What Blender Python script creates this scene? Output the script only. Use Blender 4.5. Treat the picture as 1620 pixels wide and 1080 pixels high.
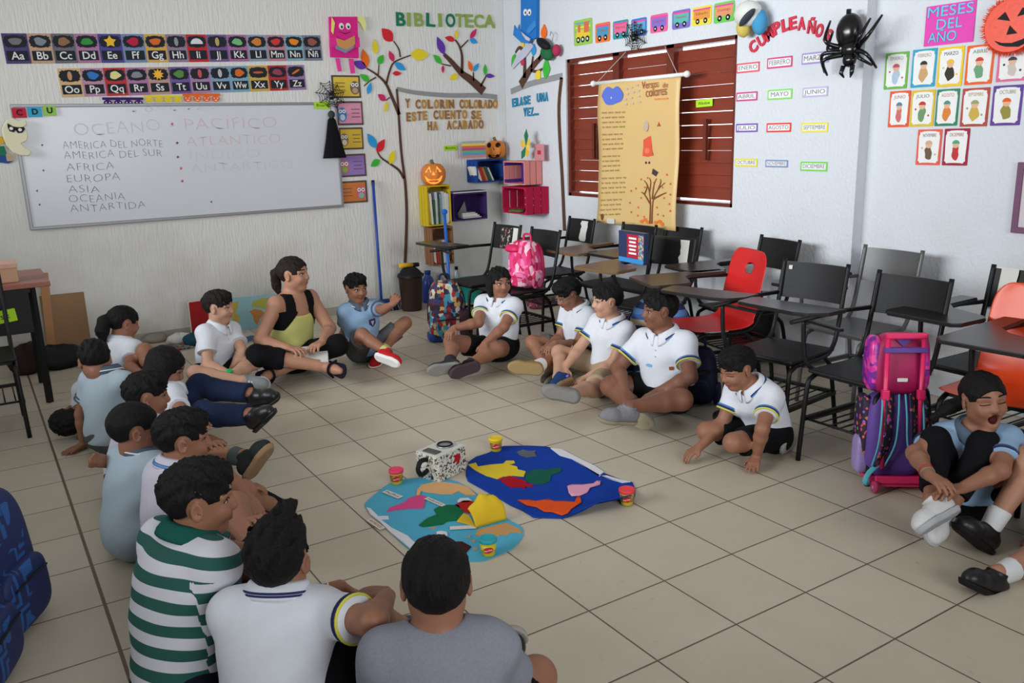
import bpy, bmesh, math, random
import numpy as np
from mathutils import Vector, Matrix, Quaternion
random.seed(7); rng = np.random.default_rng(7)
S = bpy.context.scene
for o in list(bpy.data.objects): bpy.data.objects.remove(o)
COL = S.collection
# ---------------------------------------------------------------- camera
F_PX = 1346.41
CR = np.array([[-0.8411709, 0.53997959, -0.02921575], [0.15240031, 0.18487721, -0.97087309], [-0.51885033, -0.82112268, -0.23780639]])
CC = np.array([2.1820116, 2.31744273, 1.52480336])
cam = bpy.data.cameras.new('camera'); cam.sensor_fit = 'HORIZONTAL'; cam.sensor_width = 36; cam.lens = F_PX*36/1620
cam.clip_start = .05
co = bpy.data.objects.new('camera', cam); COL.objects.link(co)
m = Matrix.Identity(4)
for i in range(3):
    m[i][0] = CR[0, i]; m[i][1] = -CR[1, i]; m[i][2] = -CR[2, i]; m[i][3] = CC[i]
co.matrix_world = m; S.camera = co
# ---------------------------------------------------------------- light and exposure
S.view_settings.view_transform = 'Standard'; S.view_settings.look = 'None'; S.view_settings.gamma = 1
S.view_settings.use_curve_mapping = False; S.view_settings.exposure = 0.14
W = bpy.data.worlds.new('sky'); S.world = W; W.use_nodes = True
bg = W.node_tree.nodes['Background']; bg.inputs[0].default_value = (.82, .9, 1, 1); bg.inputs[1].default_value = 2.6
def area(name, loc, target, sx, sy, power, col=(1, 1, 1)):
    l = bpy.data.lights.new(name, 'AREA'); l.shape = 'RECTANGLE'; l.size = sx; l.size_y = sy; l.energy = power; l.color = col
    o = bpy.data.objects.new(name, l); COL.objects.link(o); o.location = loc
    o.rotation_euler = (Vector(target)-Vector(loc)).to_track_quat('-Z', 'Y').to_euler(); return o
L1_ = area('daylight_left_windows', (4.5, -1.7, 2.15), (-2.2, -2.0, 1.85), 4.4, 1.0, 76.0, (.93, .97, 1)); L1_.data.spread = math.radians(74.0)
L2_ = area('daylight_front_door', (1.0, 4.5, 2.0), (-.4, -4.5, 2.1), 3.0, 1.2, 48.0, (.95, .98, 1)); L2_.data.spread = math.radians(90)  # added fill lamp, no such source known; brightens whiteboard wall and backs
# ---------------------------------------------------------------- pixel rays of that camera, used to read sizes off the photo
def ray(x, y): return CR.T @ np.array([(x-810)/F_PX, (y-540)/F_PX, 1.0])
def onp(x, y, ax, val):
    d = ray(x, y); return CC + d*((val-CC[ax])/d[ax])
def fl(x, y, z=0.): return onp(x, y, 2, z)
def pr(P):
    c = CR @ (np.array(P)-CC); return 810+F_PX*c[0]/c[2], 540+F_PX*c[1]/c[2]
YW, XW, XW2 = -4.8, -2.24, -2.33      # whiteboard wall, window wall, recessed part of the window wall
YREC = -0.86
# ---------------------------------------------------------------- materials
def lin(c):
    c = c/255.0; return c/12.92 if c <= .04045 else ((c+.055)/1.055)**2.4
MATS = {}
def mat(name, rgb, rough=.6, spec=.3, var=.08, scale=18, bump=0., bscale=60, metal=0., stretch=None):
    if name in MATS: return MATS[name]
    M = bpy.data.materials.new(name); M.use_nodes = True; nt = M.node_tree; N = nt.nodes; L = nt.links
    b = N['Principled BSDF']; b.inputs['Roughness'].default_value = rough; b.inputs['Specular IOR Level'].default_value = spec
    b.inputs['Metallic'].default_value = metal
    c = [lin(v) for v in rgb]
    tc = N.new('ShaderNodeTexCoord'); src = tc.outputs['Object']
    if stretch:
        mp = N.new('ShaderNodeMapping'); mp.inputs['Scale'].default_value = stretch; L.new(src, mp.inputs[0]); src = mp.outputs[0]
    nz = N.new('ShaderNodeTexNoise'); nz.inputs['Scale'].default_value = scale; nz.inputs['Detail'].default_value = 4; L.new(src, nz.inputs[0])
    r = N.new('ShaderNodeMix'); r.data_type = 'RGBA'
    r.inputs[6].default_value = (*[v*(1-var) for v in c], 1); r.inputs[7].default_value = (*[min(1, v*(1+var)) for v in c], 1)
    L.new(nz.outputs[0], r.inputs[0]); L.new(r.outputs[2], b.inputs['Base Color'])
    if bump:
        n2 = N.new('ShaderNodeTexNoise'); n2.inputs['Scale'].default_value = bscale; n2.inputs['Detail'].default_value = 5; L.new(src, n2.inputs[0])
        bp = N.new('ShaderNodeBump'); bp.inputs['Strength'].default_value = bump; bp.inputs['Distance'].default_value = .01
        L.new(n2.outputs[0], bp.inputs['Height']); L.new(bp.outputs[0], b.inputs['Normal'])
    MATS[name] = M; return M
def flat(rgb, rough=.75): return mat('paint_%d_%d_%d_%d' % (*rgb, rough*100), rgb, rough, .2, .05, 30)
# ---------------------------------------------------------------- objects
def new(name, me, m=None, parent=None):
    o = bpy.data.objects.new(name, me); COL.objects.link(o)
    if m is not None and me is not None:
        for x in (m if isinstance(m, (list, tuple)) else [m]): me.materials.append(x)
    if parent is not None: o.parent = parent
    return o
def tag(o, label, cat, group=None, kind=None):
    if label: o['label'] = label
    if cat: o['category'] = cat
    if group: o['group'] = group
    if kind: o['kind'] = kind
    return o
def thing(name, label, cat, mw=None, group=None):
    o = new(name, None); o.empty_display_size = .05
    if mw is not None: o.matrix_world = mw
    return tag(o, label, cat, group)
def T(loc=(0, 0, 0), rz=0., rx=0., ry=0.):
    return Matrix.Translation(Vector(loc)) @ Matrix.Rotation(rz, 4, 'Z') @ Matrix.Rotation(ry, 4, 'Y') @ Matrix.Rotation(rx, 4, 'X')
class MB:
    """collects verts / faces / material indices, then links them as one mesh object"""
    def __init__(s): s.v = []; s.f = []; s.mi = []; s.sm = []
    def add(s, v, f, mi=0, smooth=False):
        n = len(s.v); s.v += [tuple(p) for p in v]; s.f += [tuple(i+n for i in q) for q in f]
        s.mi += [mi]*len(f); s.sm += [smooth]*len(f); return s
    def box(s, c, d, M=None, mi=0, taper=1.):
        x, y, z = (q/2 for q in d); V = []
        for k in (-1, 1):
            t = taper if k > 0 else 1
            V += [(-x*t, -y*t, k*z), (x*t, -y*t, k*z), (x*t, y*t, k*z), (-x*t, y*t, k*z)]
        V = [Vector(p) for p in V]
        if M is not None: V = [M @ p for p in V]
        V = [p+Vector(c) for p in V]
        return s.add(V, [(3, 2, 1, 0), (4, 5, 6, 7), (0, 1, 5, 4), (1, 2, 6, 5), (2, 3, 7, 6), (3, 0, 4, 7)], mi)
    def bbox(s, c, d, b=.004, M=None, mi=0):
        """box with chamfered vertical and horizontal edges"""
        bm = bmesh.new(); bmesh.ops.create_cube(bm, size=1)
        for v in bm.verts: v.co = Vector((v.co.x*d[0], v.co.y*d[1], v.co.z*d[2]))
        bmesh.ops.bevel(bm, geom=bm.edges[:], offset=min(b, min(d)*.45), segments=2, profile=.5, affect='EDGES')
        V = [(M @ v.co if M is not None else v.co)+Vector(c) for v in bm.verts]
        s.add(V, [[v.index for v in f.verts] for f in bm.faces], mi); bm.free(); return s
    def tube(s, pts, r, n=8, mi=0, cap=True, radii=None, flatten=None, closed=False):
        P = [Vector(p) for p in pts]; V = []; F = []; m_ = len(P)
        up = None
        for i, p in enumerate(P):
            if closed: t = (P[(i+1) % m_]-P[i-1])
            else: t = (P[min(i+1, m_-1)]-P[max(i-1, 0)])
            t = t.normalized() if t.length > 1e-9 else Vector((0, 0, 1))
            if up is None: up = t.orthogonal().normalized()
            up = (up - t*up.dot(t)); up = up.normalized() if up.length > 1e-6 else t.orthogonal().normalized()
            w = t.cross(up); rr = radii[i] if radii else r
            for k in range(n):
                a = 2*math.pi*k/n; V.append(p+up*math.cos(a)*rr*(flatten or 1)+w*math.sin(a)*rr)
        for i in range(m_ if closed else m_-1):
            j = (i+1) % m_
            for k in range(n): F.append((i*n+k, i*n+(k+1) % n, j*n+(k+1) % n, j*n+k))
        s.add(V, F, mi, True)
        if cap and not closed: s.add([], []); b = len(s.v)-len(V); s.f += [tuple(b+k for k in reversed(range(n))), tuple(b+(m_-1)*n+k for k in range(n))]; s.mi += [mi]*2; s.sm += [False]*2
        return s
    def bar(s, a, b, w, h, mi=0, up=(0, 0, 1)):
        a = Vector(a); b = Vector(b); t = (b-a); L_ = t.length; t.normalize(); u = Vector(up); u = u-t*u.dot(t)
        if u.length < 1e-5: u = t.orthogonal()
        u.normalize(); w_ = u.cross(t); M = Matrix((w_, t, u)).transposed()
        return s.box((a+b)/2, (w, L_, h), M, mi)
    def prism(s, pts, z0, z1, mi=0, M=None):
        """2-D outline (counter-clockwise or not) pulled from z0 to z1"""
        A = sum(pts[i-1][0]*pts[i][1]-pts[i][0]*pts[i-1][1] for i in range(len(pts)))
        if A < 0: pts = pts[::-1]
        n = len(pts); V = [Vector((x, y, z0)) for x, y in pts]+[Vector((x, y, z1)) for x, y in pts]
        if M is not None: V = [M @ p for p in V]
        return s.add(V, [tuple(reversed(range(n))), tuple(range(n, 2*n))]+[(i, (i+1) % n, n+(i+1) % n, n+i) for i in range(n)], mi)
    def lathe(s, prof, n=24, mi=0, c=(0, 0, 0), M=None, fn=None):
        V = []; F = []
        for (r, z) in prof:
            for k in range(n):
                a = 2*math.pi*k/n; q = fn(a, z) if fn else 1
                p = Vector((r*q*math.cos(a), r*q*math.sin(a), z))
                V.append((M @ p if M is not None else p)+Vector(c))
        for i in range(len(prof)-1):
            for k in range(n): F.append((i*n+k, i*n+(k+1) % n, (i+1)*n+(k+1) % n, (i+1)*n+k))
        b = len(s.v); s.add(V, F, mi, True)
        s.f += [tuple(b+k for k in reversed(range(n))), tuple(b+(len(prof)-1)*n+k for k in range(n))]; s.mi += [mi]*2; s.sm += [False]*2
        return s
    def ball(s, c, r, mi=0, M=None, n=12, m_=8):
        R = r if isinstance(r, (tuple, list)) else (r, r, r); V = []; F = []
        for i in range(m_+1):
            t = math.pi*i/m_
            for k in range(n):
                a = 2*math.pi*k/n; p = Vector((R[0]*math.sin(t)*math.cos(a), R[1]*math.sin(t)*math.sin(a), -R[2]*math.cos(t)))
                V.append((M @ p if M is not None else p)+Vector(c))
        for i in range(m_):
            for k in range(n): F.append((i*n+k, i*n+(k+1) % n, (i+1)*n+(k+1) % n, (i+1)*n+k))
        return s.add(V, F, mi, True)
    def mesh(s, name):
        me = bpy.data.meshes.new(name); me.from_pydata(s.v, [], s.f); me.polygons.foreach_set('material_index', s.mi)
        me.polygons.foreach_set('use_smooth', s.sm); me.validate(); me.update(); return me
    def build(s, name, m, parent=None, mw=None):
        o = new(name, s.mesh(name), m, parent)
        if mw is not None: o.matrix_world = mw
        return o
def struct(o): o['kind'] = 'structure'; return o
# text as a real mesh
def text_mesh(txt, size, depth=.001, bold=0., align='CENTER', spacing=1., shear=0.):
    c = bpy.data.curves.new('lettering', 'FONT'); c.body = txt; c.size = size; c.extrude = depth; c.offset = bold; c.align_x = align
    c.align_y = 'CENTER'; c.space_character = spacing; c.shear = shear; c.resolution_u = 3; c.space_line = .9
    o = bpy.data.objects.new('lettering', c); COL.objects.link(o); bpy.context.view_layer.update()
    me = bpy.data.meshes.new_from_object(o.evaluated_get(bpy.context.evaluated_depsgraph_get()))
    bpy.data.objects.remove(o); bpy.data.curves.remove(c); return me
def text(name, txt, size, m, parent, loc=(0, 0, 0), rot=0., depth=.001, bold=0., align='CENTER', sx=1., width=None, spacing=1., shear=0., maxw=None):
    me = text_mesh(txt, size, depth, bold, align, spacing, shear)
    o = new(name, me, None, parent); me.materials.clear(); me.materials.append(m)
    if maxw and len(me.vertices):
        xs = [v.co.x for v in me.vertices]; width = min(maxw, max(xs)-min(xs))
    if width and len(me.vertices):
        xs = [v.co.x for v in me.vertices]; w = max(xs)-min(xs); sx = width/w if w > 0 else 1
    o.location = loc; o.rotation_euler = (0, 0, rot); o.scale = (sx, 1, 1)
    me.transform(Matrix.Diagonal((sx, 1, 1, 1))); o.scale = (1, 1, 1); return o
# frames on the walls and on the floor: local X to the right, local Y up (away, on the floor), local Z out of the surface
def wall_frame(wall, quad, off=0.):
    """wall 'B' (whiteboard) or 'R' (window wall); quad = tl,tr,br,bl seen in the photo -> matrix, width, height"""
    if wall == 'B': ax, val, nrm = 1, YW+off, Vector((0, 1, 0))
    elif wall == 'R': ax, val, nrm = 0, XW+off, Vector((1, 0, 0))
    else: ax, val, nrm = 0, XW2+off, Vector((1, 0, 0))
    tl, tr, br, bl = [Vector(onp(x, y, ax, val)) for x, y in quad]
    X = ((tr-tl)+(br-bl))/2; Y = ((tl-bl)+(tr-br))/2; w, h = X.length, Y.length
    X.normalize(); Y = nrm.cross(X); c = (tl+tr+br+bl)/4
    M = Matrix((X, Y, nrm)).transposed().to_4x4(); M.translation = c; return M, w, h
def rectpx(x0, y0, x1, y1): return [(x0, y0), (x1, y0), (x1, y1), (x0, y1)]
def lpt(M, wall, x, y, off=0.):
    """the point of M's own plane that the pixel shows, in M's coordinates"""
    n = np.array(M.to_3x3().col[2]); c = np.array(M.translation); d = ray(x, y)
    q = M.inverted() @ Vector(CC+d*(n @ (c-CC))/(n @ d)); return (q.x, q.y)
# ================================================================ the room
def plaster(name, base, dirt, streak):
    M = bpy.data.materials.new(name); M.use_nodes = True; nt = M.node_tree; N = nt.nodes; L = nt.links; b = N['Principled BSDF']
    b.inputs['Roughness'].default_value = .8; b.inputs['Specular IOR Level'].default_value = .15
    g = N.new('ShaderNodeNewGeometry'); mp = N.new('ShaderNodeMapping'); mp.inputs['Scale'].default_value = (1, 1, streak); L.new(g.outputs['Position'], mp.inputs[0])
    n1 = N.new('ShaderNodeTexNoise'); n1.inputs['Scale'].default_value = 55; n1.inputs['Detail'].default_value = 6; L.new(mp.outputs[0], n1.inputs[0])
    n2 = N.new('ShaderNodeTexNoise'); n2.inputs['Scale'].default_value = 2.2; n2.inputs['Detail'].default_value = 6; L.new(g.outputs['Position'], n2.inputs[0])
    n3 = N.new('ShaderNodeTexNoise'); n3.inputs['Scale'].default_value = 90; n3.inputs['Detail'].default_value = 2; L.new(g.outputs['Position'], n3.inputs[0])
    sp = N.new('ShaderNodeSeparateXYZ'); L.new(g.outputs['Position'], sp.inputs[0])
    # grime: stronger near the floor where hands and chairs rub the wall
    mr = N.new('ShaderNodeMapRange'); mr.inputs[1].default_value = 1.15; mr.inputs[2].default_value = .1; mr.inputs[3].default_value = 0; mr.inputs[4].default_value = .58; L.new(sp.outputs[2], mr.inputs[0])
    rp = N.new('ShaderNodeMapRange'); rp.inputs[1].default_value = .42; rp.inputs[2].default_value = .68; L.new(n2.outputs[0], rp.inputs[0])
    mu = N.new('ShaderNodeMath'); mu.operation = 'MULTIPLY'; L.new(mr.outputs[0], mu.inputs[0]); L.new(rp.outputs[0], mu.inputs[1])
    sk = N.new('ShaderNodeMapRange'); sk.inputs[1].default_value = .66; sk.inputs[2].default_value = .74; sk.inputs[4].default_value = .55; L.new(n3.outputs[0], sk.inputs[0])
    m3 = N.new('ShaderNodeMath'); m3.operation = 'MULTIPLY'; L.new(sk.outputs[0], m3.inputs[0]); L.new(mr.outputs[0], m3.inputs[1])
    ad = N.new('ShaderNodeMath'); ad.operation = 'ADD'; ad.use_clamp = True; L.new(mu.outputs[0], ad.inputs[0]); L.new(m3.outputs[0], ad.inputs[1])
    mx = N.new('ShaderNodeMix'); mx.data_type = 'RGBA'; mx.inputs[6].default_value = (*[lin(v) for v in base], 1); mx.inputs[7].default_value = (*[lin(v) for v in dirt], 1)
    L.new(ad.outputs[0], mx.inputs[0]); L.new(mx.outputs[2], b.inputs['Base Color'])
    bp = N.new('ShaderNodeBump'); bp.inputs['Strength'].default_value = .55; bp.inputs['Distance'].default_value = .012; L.new(n1.outputs[0], bp.inputs['Height']); L.new(bp.outputs[0], b.inputs['Normal'])
    return M
M_wallB = plaster('rough_white_plaster', (226, 226, 222), (168, 160, 148), .16)
M_wallR = plaster('smooth_white_plaster', (212, 216, 222), (168, 160, 148), .7)
def floor_mat():
    M = bpy.data.materials.new('cream_ceramic_tiles'); M.use_nodes = True; nt = M.node_tree; N = nt.nodes; L = nt.links; b = N['Principled BSDF']
    g = N.new('ShaderNodeNewGeometry'); sp = N.new('ShaderNodeSeparateXYZ'); L.new(g.outputs['Position'], sp.inputs[0])
    Tn = .33; outs = []; ids = []
    def math_(op, a, b_=None):
        q = N.new('ShaderNodeMath'); q.operation = op
        for i, v in enumerate((a, b_)):
            if v is None: continue
            if isinstance(v, (int, float)): q.inputs[i].default_value = v
            else: L.new(v, q.inputs[i])
        return q.outputs[0]
    for ax in (0, 1):
        d = math_('DIVIDE', sp.outputs[ax], Tn); fr = math_('FRACT', math_('ADD', d, 100.0)); ids.append(math_('FLOOR', d))
        e = math_('MINIMUM', fr, math_('SUBTRACT', 1.0, fr)); outs.append(math_('MULTIPLY', e, Tn))
    # the joint between two slabs at the sixth row is wider
    near = math_('LESS_THAN', math_('ABSOLUTE', math_('SUBTRACT', sp.outputs[0], 6*Tn)), .05)
    ex = math_('SUBTRACT', outs[0], math_('MULTIPLY', near, .0028))
    e = math_('MINIMUM', ex, outs[1])
    gm = N.new('ShaderNodeMapRange'); gm.inputs[1].default_value = .0020; gm.inputs[2].default_value = .0036; gm.inputs[3].default_value = 1; gm.inputs[4].default_value = 0; L.new(e, gm.inputs[0])
    cb = N.new('ShaderNodeCombineXYZ'); L.new(ids[0], cb.inputs[0]); L.new(ids[1], cb.inputs[1])
    wn = N.new('ShaderNodeTexWhiteNoise'); L.new(cb.outputs[0], wn.inputs[0])
    nz = N.new('ShaderNodeTexNoise'); nz.inputs['Scale'].default_value = 7; nz.inputs['Detail'].default_value = 5; L.new(g.outputs['Position'], nz.inputs[0])
    ns = N.new('ShaderNodeTexNoise'); ns.inputs['Scale'].default_value = 26; ns.inputs['Detail'].default_value = 3; L.new(g.outputs['Position'], ns.inputs[0])
    va = math_('ADD', math_('MULTIPLY', wn.outputs[0], .35), math_('MULTIPLY', nz.outputs[0], .65))
    mx = N.new('ShaderNodeMix'); mx.data_type = 'RGBA'; mx.inputs[6].default_value = (*[lin(v) for v in (188, 177, 157)], 1); mx.inputs[7].default_value = (*[lin(v) for v in (206, 196, 178)], 1); L.new(va, mx.inputs[0])
    sm = N.new('ShaderNodeMapRange'); sm.inputs[1].default_value = .68; sm.inputs[2].default_value = .76; sm.inputs[4].default_value = .3; L.new(ns.outputs[0], sm.inputs[0])
    ms = N.new('ShaderNodeMix'); ms.data_type = 'RGBA'; ms.inputs[7].default_value = (*[lin(v) for v in (140, 130, 112)], 1); L.new(sm.outputs[0], ms.inputs[0]); L.new(mx.outputs[2], ms.inputs[6])
    m2 = N.new('ShaderNodeMix'); m2.data_type = 'RGBA'; m2.inputs[7].default_value = (*[lin(v) for v in (98, 84, 66)], 1); L.new(gm.outputs[0], m2.inputs[0]); L.new(ms.outputs[2], m2.inputs[6])
    L.new(m2.outputs[2], b.inputs['Base Color'])
    rr = N.new('ShaderNodeMapRange'); rr.inputs[3].default_value = .33; rr.inputs[4].default_value = .5; L.new(nz.outputs[0], rr.inputs[0]); L.new(rr.outputs[0], b.inputs['Roughness'])
    b.inputs['Specular IOR Level'].default_value = .35
    bp = N.new('ShaderNodeBump'); bp.inputs['Strength'].default_value = .5; bp.inputs['Distance'].default_value = .003; bp.invert = True; L.new(gm.outputs[0], bp.inputs['Height']); L.new(bp.outputs[0], b.inputs['Normal'])
    return M
XL, YF, ZC = 4.7, 4.7, 2.85
struct(MB().box(((XW2+XL)/2-.1, (YW+YF)/2-.1, -.05), (XL-XW2+.5, YF-YW+.5, .1)).build('floor', floor_mat()))
struct(MB().box(((XW2+XL)/2, (YW+YF)/2, ZC+.05), (XL-XW2+.5, YF-YW+.5, .1)).build('ceiling', mat('white_ceiling', (225, 225, 220), .9, .1)))
struct(MB().box(((XW2+XL)/2, YW-.075, ZC/2), (XL-XW2+.3, .15, ZC)).build('wall_back', M_wallB))
# window wall with its opening, the return and the recessed stretch beyond it
WY0, WY1, WZ0, WZ1 = -3.71, -1.815, .985, 2.105
mb = MB(); th = .15
def wl(y0, y1, z0, z1, x=XW): mb.box((x-th/2, (y0+y1)/2, (z0+z1)/2), (th, y1-y0, z1-z0))
wl(YW, WY0, 0, ZC); wl(WY1, YREC, 0, ZC); wl(WY0, WY1, 0, WZ0); wl(WY0, WY1, WZ1, ZC); wl(YREC, YF, 0, ZC, XW2)
struct(mb.build('wall_right', M_wallR))
struct(MB().box((XW+.005, YW+.07, ZC/2), (.01, .14, ZC)).build('pillar_corner', mat('grey_cement_pillar', (204, 206, 208), .8, .2, .05, 8)))  # the corner strip's shaded look is put into its darker grey
struct(MB().box((XL+.07, (YW+YF)/2, .5), (.14, YF-YW, 1.0)).box((XL+.07, (YW+YF)/2, (2.75+ZC)/2), (.14, YF-YW, ZC-2.75)).box((XL+.07, -4.2, 1.9), (.14, 1.2, 1.8)).box((XL+.07, 3.4, 1.9), (.14, 2.6, 1.8)).build('wall_left', M_wallR))
struct(MB().box((-1.35, YF+.07, ZC/2), (2.2, .14, ZC)).box((3.9, YF+.07, ZC/2), (1.7, .14, ZC)).box((1.4, YF+.07, 2.7), (3.4, .14, .3)).box((1.4, YF+.07, .45), (3.4, .14, .9)).build('wall_front', M_wallR))
M_skirt = mat('grey_cement_skirting', (168, 160, 146), .7, .2, .15, 9)
struct(MB().box(((XW+XL)/2, YW+.006, .035), (XL-XW, .012, .07)).build('baseboard_back', M_skirt))
struct(MB().box((XW+.006, (YW+YREC)/2, .035), (.012, YREC-YW, .07)).build('baseboard_right', M_skirt))
# wooden louvred window
M_wood = mat('red_brown_varnished_wood', (128, 52, 32), .38, .45, .22, 5, .15, 40, stretch=(6, .7, 9))
M_wood2 = mat('dark_red_wood', (104, 40, 26), .42, .4, .2, 6)
win = struct(new('window_1', None)); win.location = (XW, 0, 0)
mb = MB(); fx = -.06; fw = .035
for y in (WY0+fw/2, WY1-fw/2): mb.box((fx, y, (WZ0+WZ1)/2), (.09, fw, WZ1-WZ0))
for z in (WZ0+.012, WZ1-.012): mb.box((fx, (WY0+WY1)/2, z), (.09, WY1-WY0, .024))
ym = [WY0+fw, -3.075, -2.465, WY1-fw]
for y in ym[1:3]: mb.box((fx, y, (WZ0+WZ1)/2), (.09, .075, WZ1-WZ0))
struct(mb.build('window_frame', M_wood2, win))
for k in range(3):
    a = ym[k]+(.0375 if k else 0); b_ = ym[k+1]-(.0375 if k < 2 else 0); mb = MB(); n = 12; z0 = WZ0+.036; z1 = WZ1-.044; dz = (z1-z0)/n
    for i in range(n):
        z = z0+(i+.5)*dz+(.004*math.sin(i*7+k)); Mr = Matrix.Rotation(math.radians(-9+1.5*math.sin(i*3+k*2)), 3, 'Y')
        mb.bbox((fx, (a+b_)/2, z), (.011, b_-a-.006, dz*.984), .003, Mr)
    o = mb.build('louvre_panel', M_wood, win)
    if k != 1: MB().box((fx+.05, (a*.42+b_*.58), 1.44), (.022, .03, .28)).build('louvre_handle', M_wood2, win)
# unseen opaque panels added so sky light stays out of the rear openings
M_panel = mat('frosted_white_pane', (214, 220, 224), .5, .4, .02, 4)
struct(MB().box((XL+.07, -.4, 1.875), (.03, 6.4, 1.76)).box((XL+.07, 1.4, 1.875), (.05, .06, 1.76)).box((XL+.07, -1.6, 1.875), (.05, .06, 1.76)).build('window_2', M_panel))
struct(MB().box((1.4, YF+.07, 1.725), (3.4, .03, 1.66)).box((1.4, YF+.07, 1.725), (.06, .05, 1.66)).build('window_3', M_panel))
# ================================================================ things on the walls
M_ink = flat((40, 40, 48)); M_white = flat((232, 232, 230)); M_blk = mat('black_card', (24, 24, 28), .6, .2, .1); M_dkpanel = flat((38, 42, 50))
ORD = ['first', 'second', 'third', 'fourth', 'fifth', 'sixth', 'seventh', 'eighth', 'ninth', 'tenth', 'eleventh', 'twelfth', 'thirteenth', 'fourteenth', 'fifteenth']
def frame(wall, quad, off=0., level=True, rot=0.):
    M, w, h = wall_frame(wall, quad, off)
    if level:
        n = Vector((0, 1, 0)) if wall == 'B' else Vector((1, 0, 0)); Y = Vector((0, 0, 1)); X = Y.cross(n)
        L = Matrix((X, Y, n)).transposed().to_4x4(); L.translation = M.translation
        ax, val = (1, YW+off) if wall == 'B' else (0, (XW if wall == 'R' else XW2)+off)
        P = [L.inverted() @ Vector(onp(x, y, ax, val)) for x, y in quad]
        w = (P[1].x-P[0].x+P[2].x-P[3].x)/2; h = (P[0].y-P[3].y+P[1].y-P[2].y)/2; M = L @ Matrix.Rotation(rot, 4, 'Z')
    return M, w, h
def rrect(w, h, r=.006, n=3, cx=0, cy=0):
    P = []
    for sx, sy, a0 in ((1, 1, 0), (-1, 1, 90), (-1, -1, 180), (1, -1, 270)):
        for k in range(n+1):
            a = math.radians(a0+90*k/n); P.append((cx+sx*(w/2-r)+r*math.cos(a), cy+sy*(h/2-r)+r*math.sin(a)))
    return P
def ellp(cx, cy, rx, ry, n=14, rot=0.): return [(cx+rx*math.cos(a)*math.cos(rot)-ry*math.sin(a)*math.sin(rot), cy+rx*math.cos(a)*math.sin(rot)+ry*math.sin(a)*math.cos(rot)) for a in [2*math.pi*k/n for k in range(n)]]
def starp(cx, cy, R, r, n=5, ph=math.pi/2): return [(cx+(R if k % 2 == 0 else r)*math.cos(ph+math.pi*k/n), cy+(R if k % 2 == 0 else r)*math.sin(ph+math.pi*k/n)) for k in range(2*n)]
def plate(name, pts, z0, z1, m, parent=None, mw=None): return MB().prism(pts, z0, z1).build(name, m, parent, mw)
# whiteboard
BQ = [(20, 172), (535, 160), (535, 321), (50, 367)]
BM, bw, bh = frame('B', BQ, .004)
board = thing('whiteboard', 'large white marker board with handwritten continents and oceans on the rough wall', 'whiteboard', BM)
M_board = mat('white_enamel_board', (214, 217, 224), .28, .4, .02, 3); M_alu = mat('dull_aluminium', (150, 150, 155), .45, .5, .1, 30, metal=.6)
MB().box((0, 0, .006), (bw, bh, .012)).build('writing_surface', M_board, board)
mb = MB(); e = .022
for a, b_, c, d in ((0, bh/2, bw+e, e), (0, -bh/2, bw+e, e)): mb.bbox((a, b_, .01), (c, d, .022), .004)
for a in (-bw/2, bw/2): mb.bbox((a, 0, .01), (e, bh, .0215), .004)
mb.build('aluminium_frame', M_alu, board)
def ink(txt, x0, x1, y, size, m, par=board, M=BM, rot=0., wall='B', depth=.0004, bold=-.0022, z=.0125):
    a = lpt(M, wall, x0, y); b_ = lpt(M, wall, x1, y); w = b_[0]-a[0]
    me = text_mesh(txt, size, depth, bold, 'LEFT', 1.05); xs = [v.co.x for v in me.vertices]; k = w/(max(xs)-min(xs))
    cnt = {}; 
    for v in me.vertices: v.co.x = (v.co.x-min(xs))*k; v.co.y += .006*math.sin(v.co.x*26)+.003*math.sin(v.co.x*61+1)
    o = new('handwriting', me, None, par); me.materials.clear(); me.materials.append(m); o.location = (a[0], a[1], z); o.rotation_euler = (0, 0, rot); return o
M_mk = flat((104, 106, 116)); M_pk = flat((218, 196, 204)); M_pk2 = flat((226, 178, 188)); M_gy = flat((184, 186, 196)); M_pk3 = flat((214, 208, 216)); M_rd = flat((206, 110, 130))
ink('de', 198, 216, 176, .05, M_gy); ink('O', 230, 240, 174, .06, M_rd); ink('ctubre  del 2019', 241, 337, 172, .05, M_gy)
ink('OCEANO', 117, 253, 207, .125, M_pk3, rot=.04)
for s, a, b_, y, z, c in (('- PACÍFICO', 268, 437, 198, .125, M_pk), ('- ATLANTICO', 277, 443, 225, .105, M_pk), ('- INDICO', 278, 410, 248, .1, M_pk3), ('- ANTARTICO', 283, 463, 268, .095, flat((208, 206, 214))), ('-', 284, 290, 287, .09, M_pk)): ink(s, a, b_, y, z, c)
for k, (x, y) in enumerate(((270, 198), (278, 228), (279, 250), (284, 268), (286, 288))): ink('•', x, x+4, y, .1, M_rd)
for s, a, b_, y in (('AMERICA DEL NORTE', 99, 257, 231), ('AMERICA DEL SUR', 101, 256, 247), ('AFRICA', 105, 180, 266), ('EUROPA', 106, 190, 284), ('ASIA', 108, 157, 301), ('OCEANIA', 109, 198, 316), ('ANTARTIDA', 111, 230, 331)): ink(s, a, b_, y, .078, M_mk)
for x, y in ((58, 308), (62, 330), (66, 236), (68, 276), (333, 325)): ink("'", x, x+3, y, .08, M_mk)
def card(name, wall, quad, m, label, cat, group=None, off=.002, th=.002, rot=0., r=.004):
    M, w, h = frame(wall, quad, off, True, rot); o = thing(name, label, cat, M, group); plate('card', rrect(w, h, r), 0, th, m, o); return o, M, w, h
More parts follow.
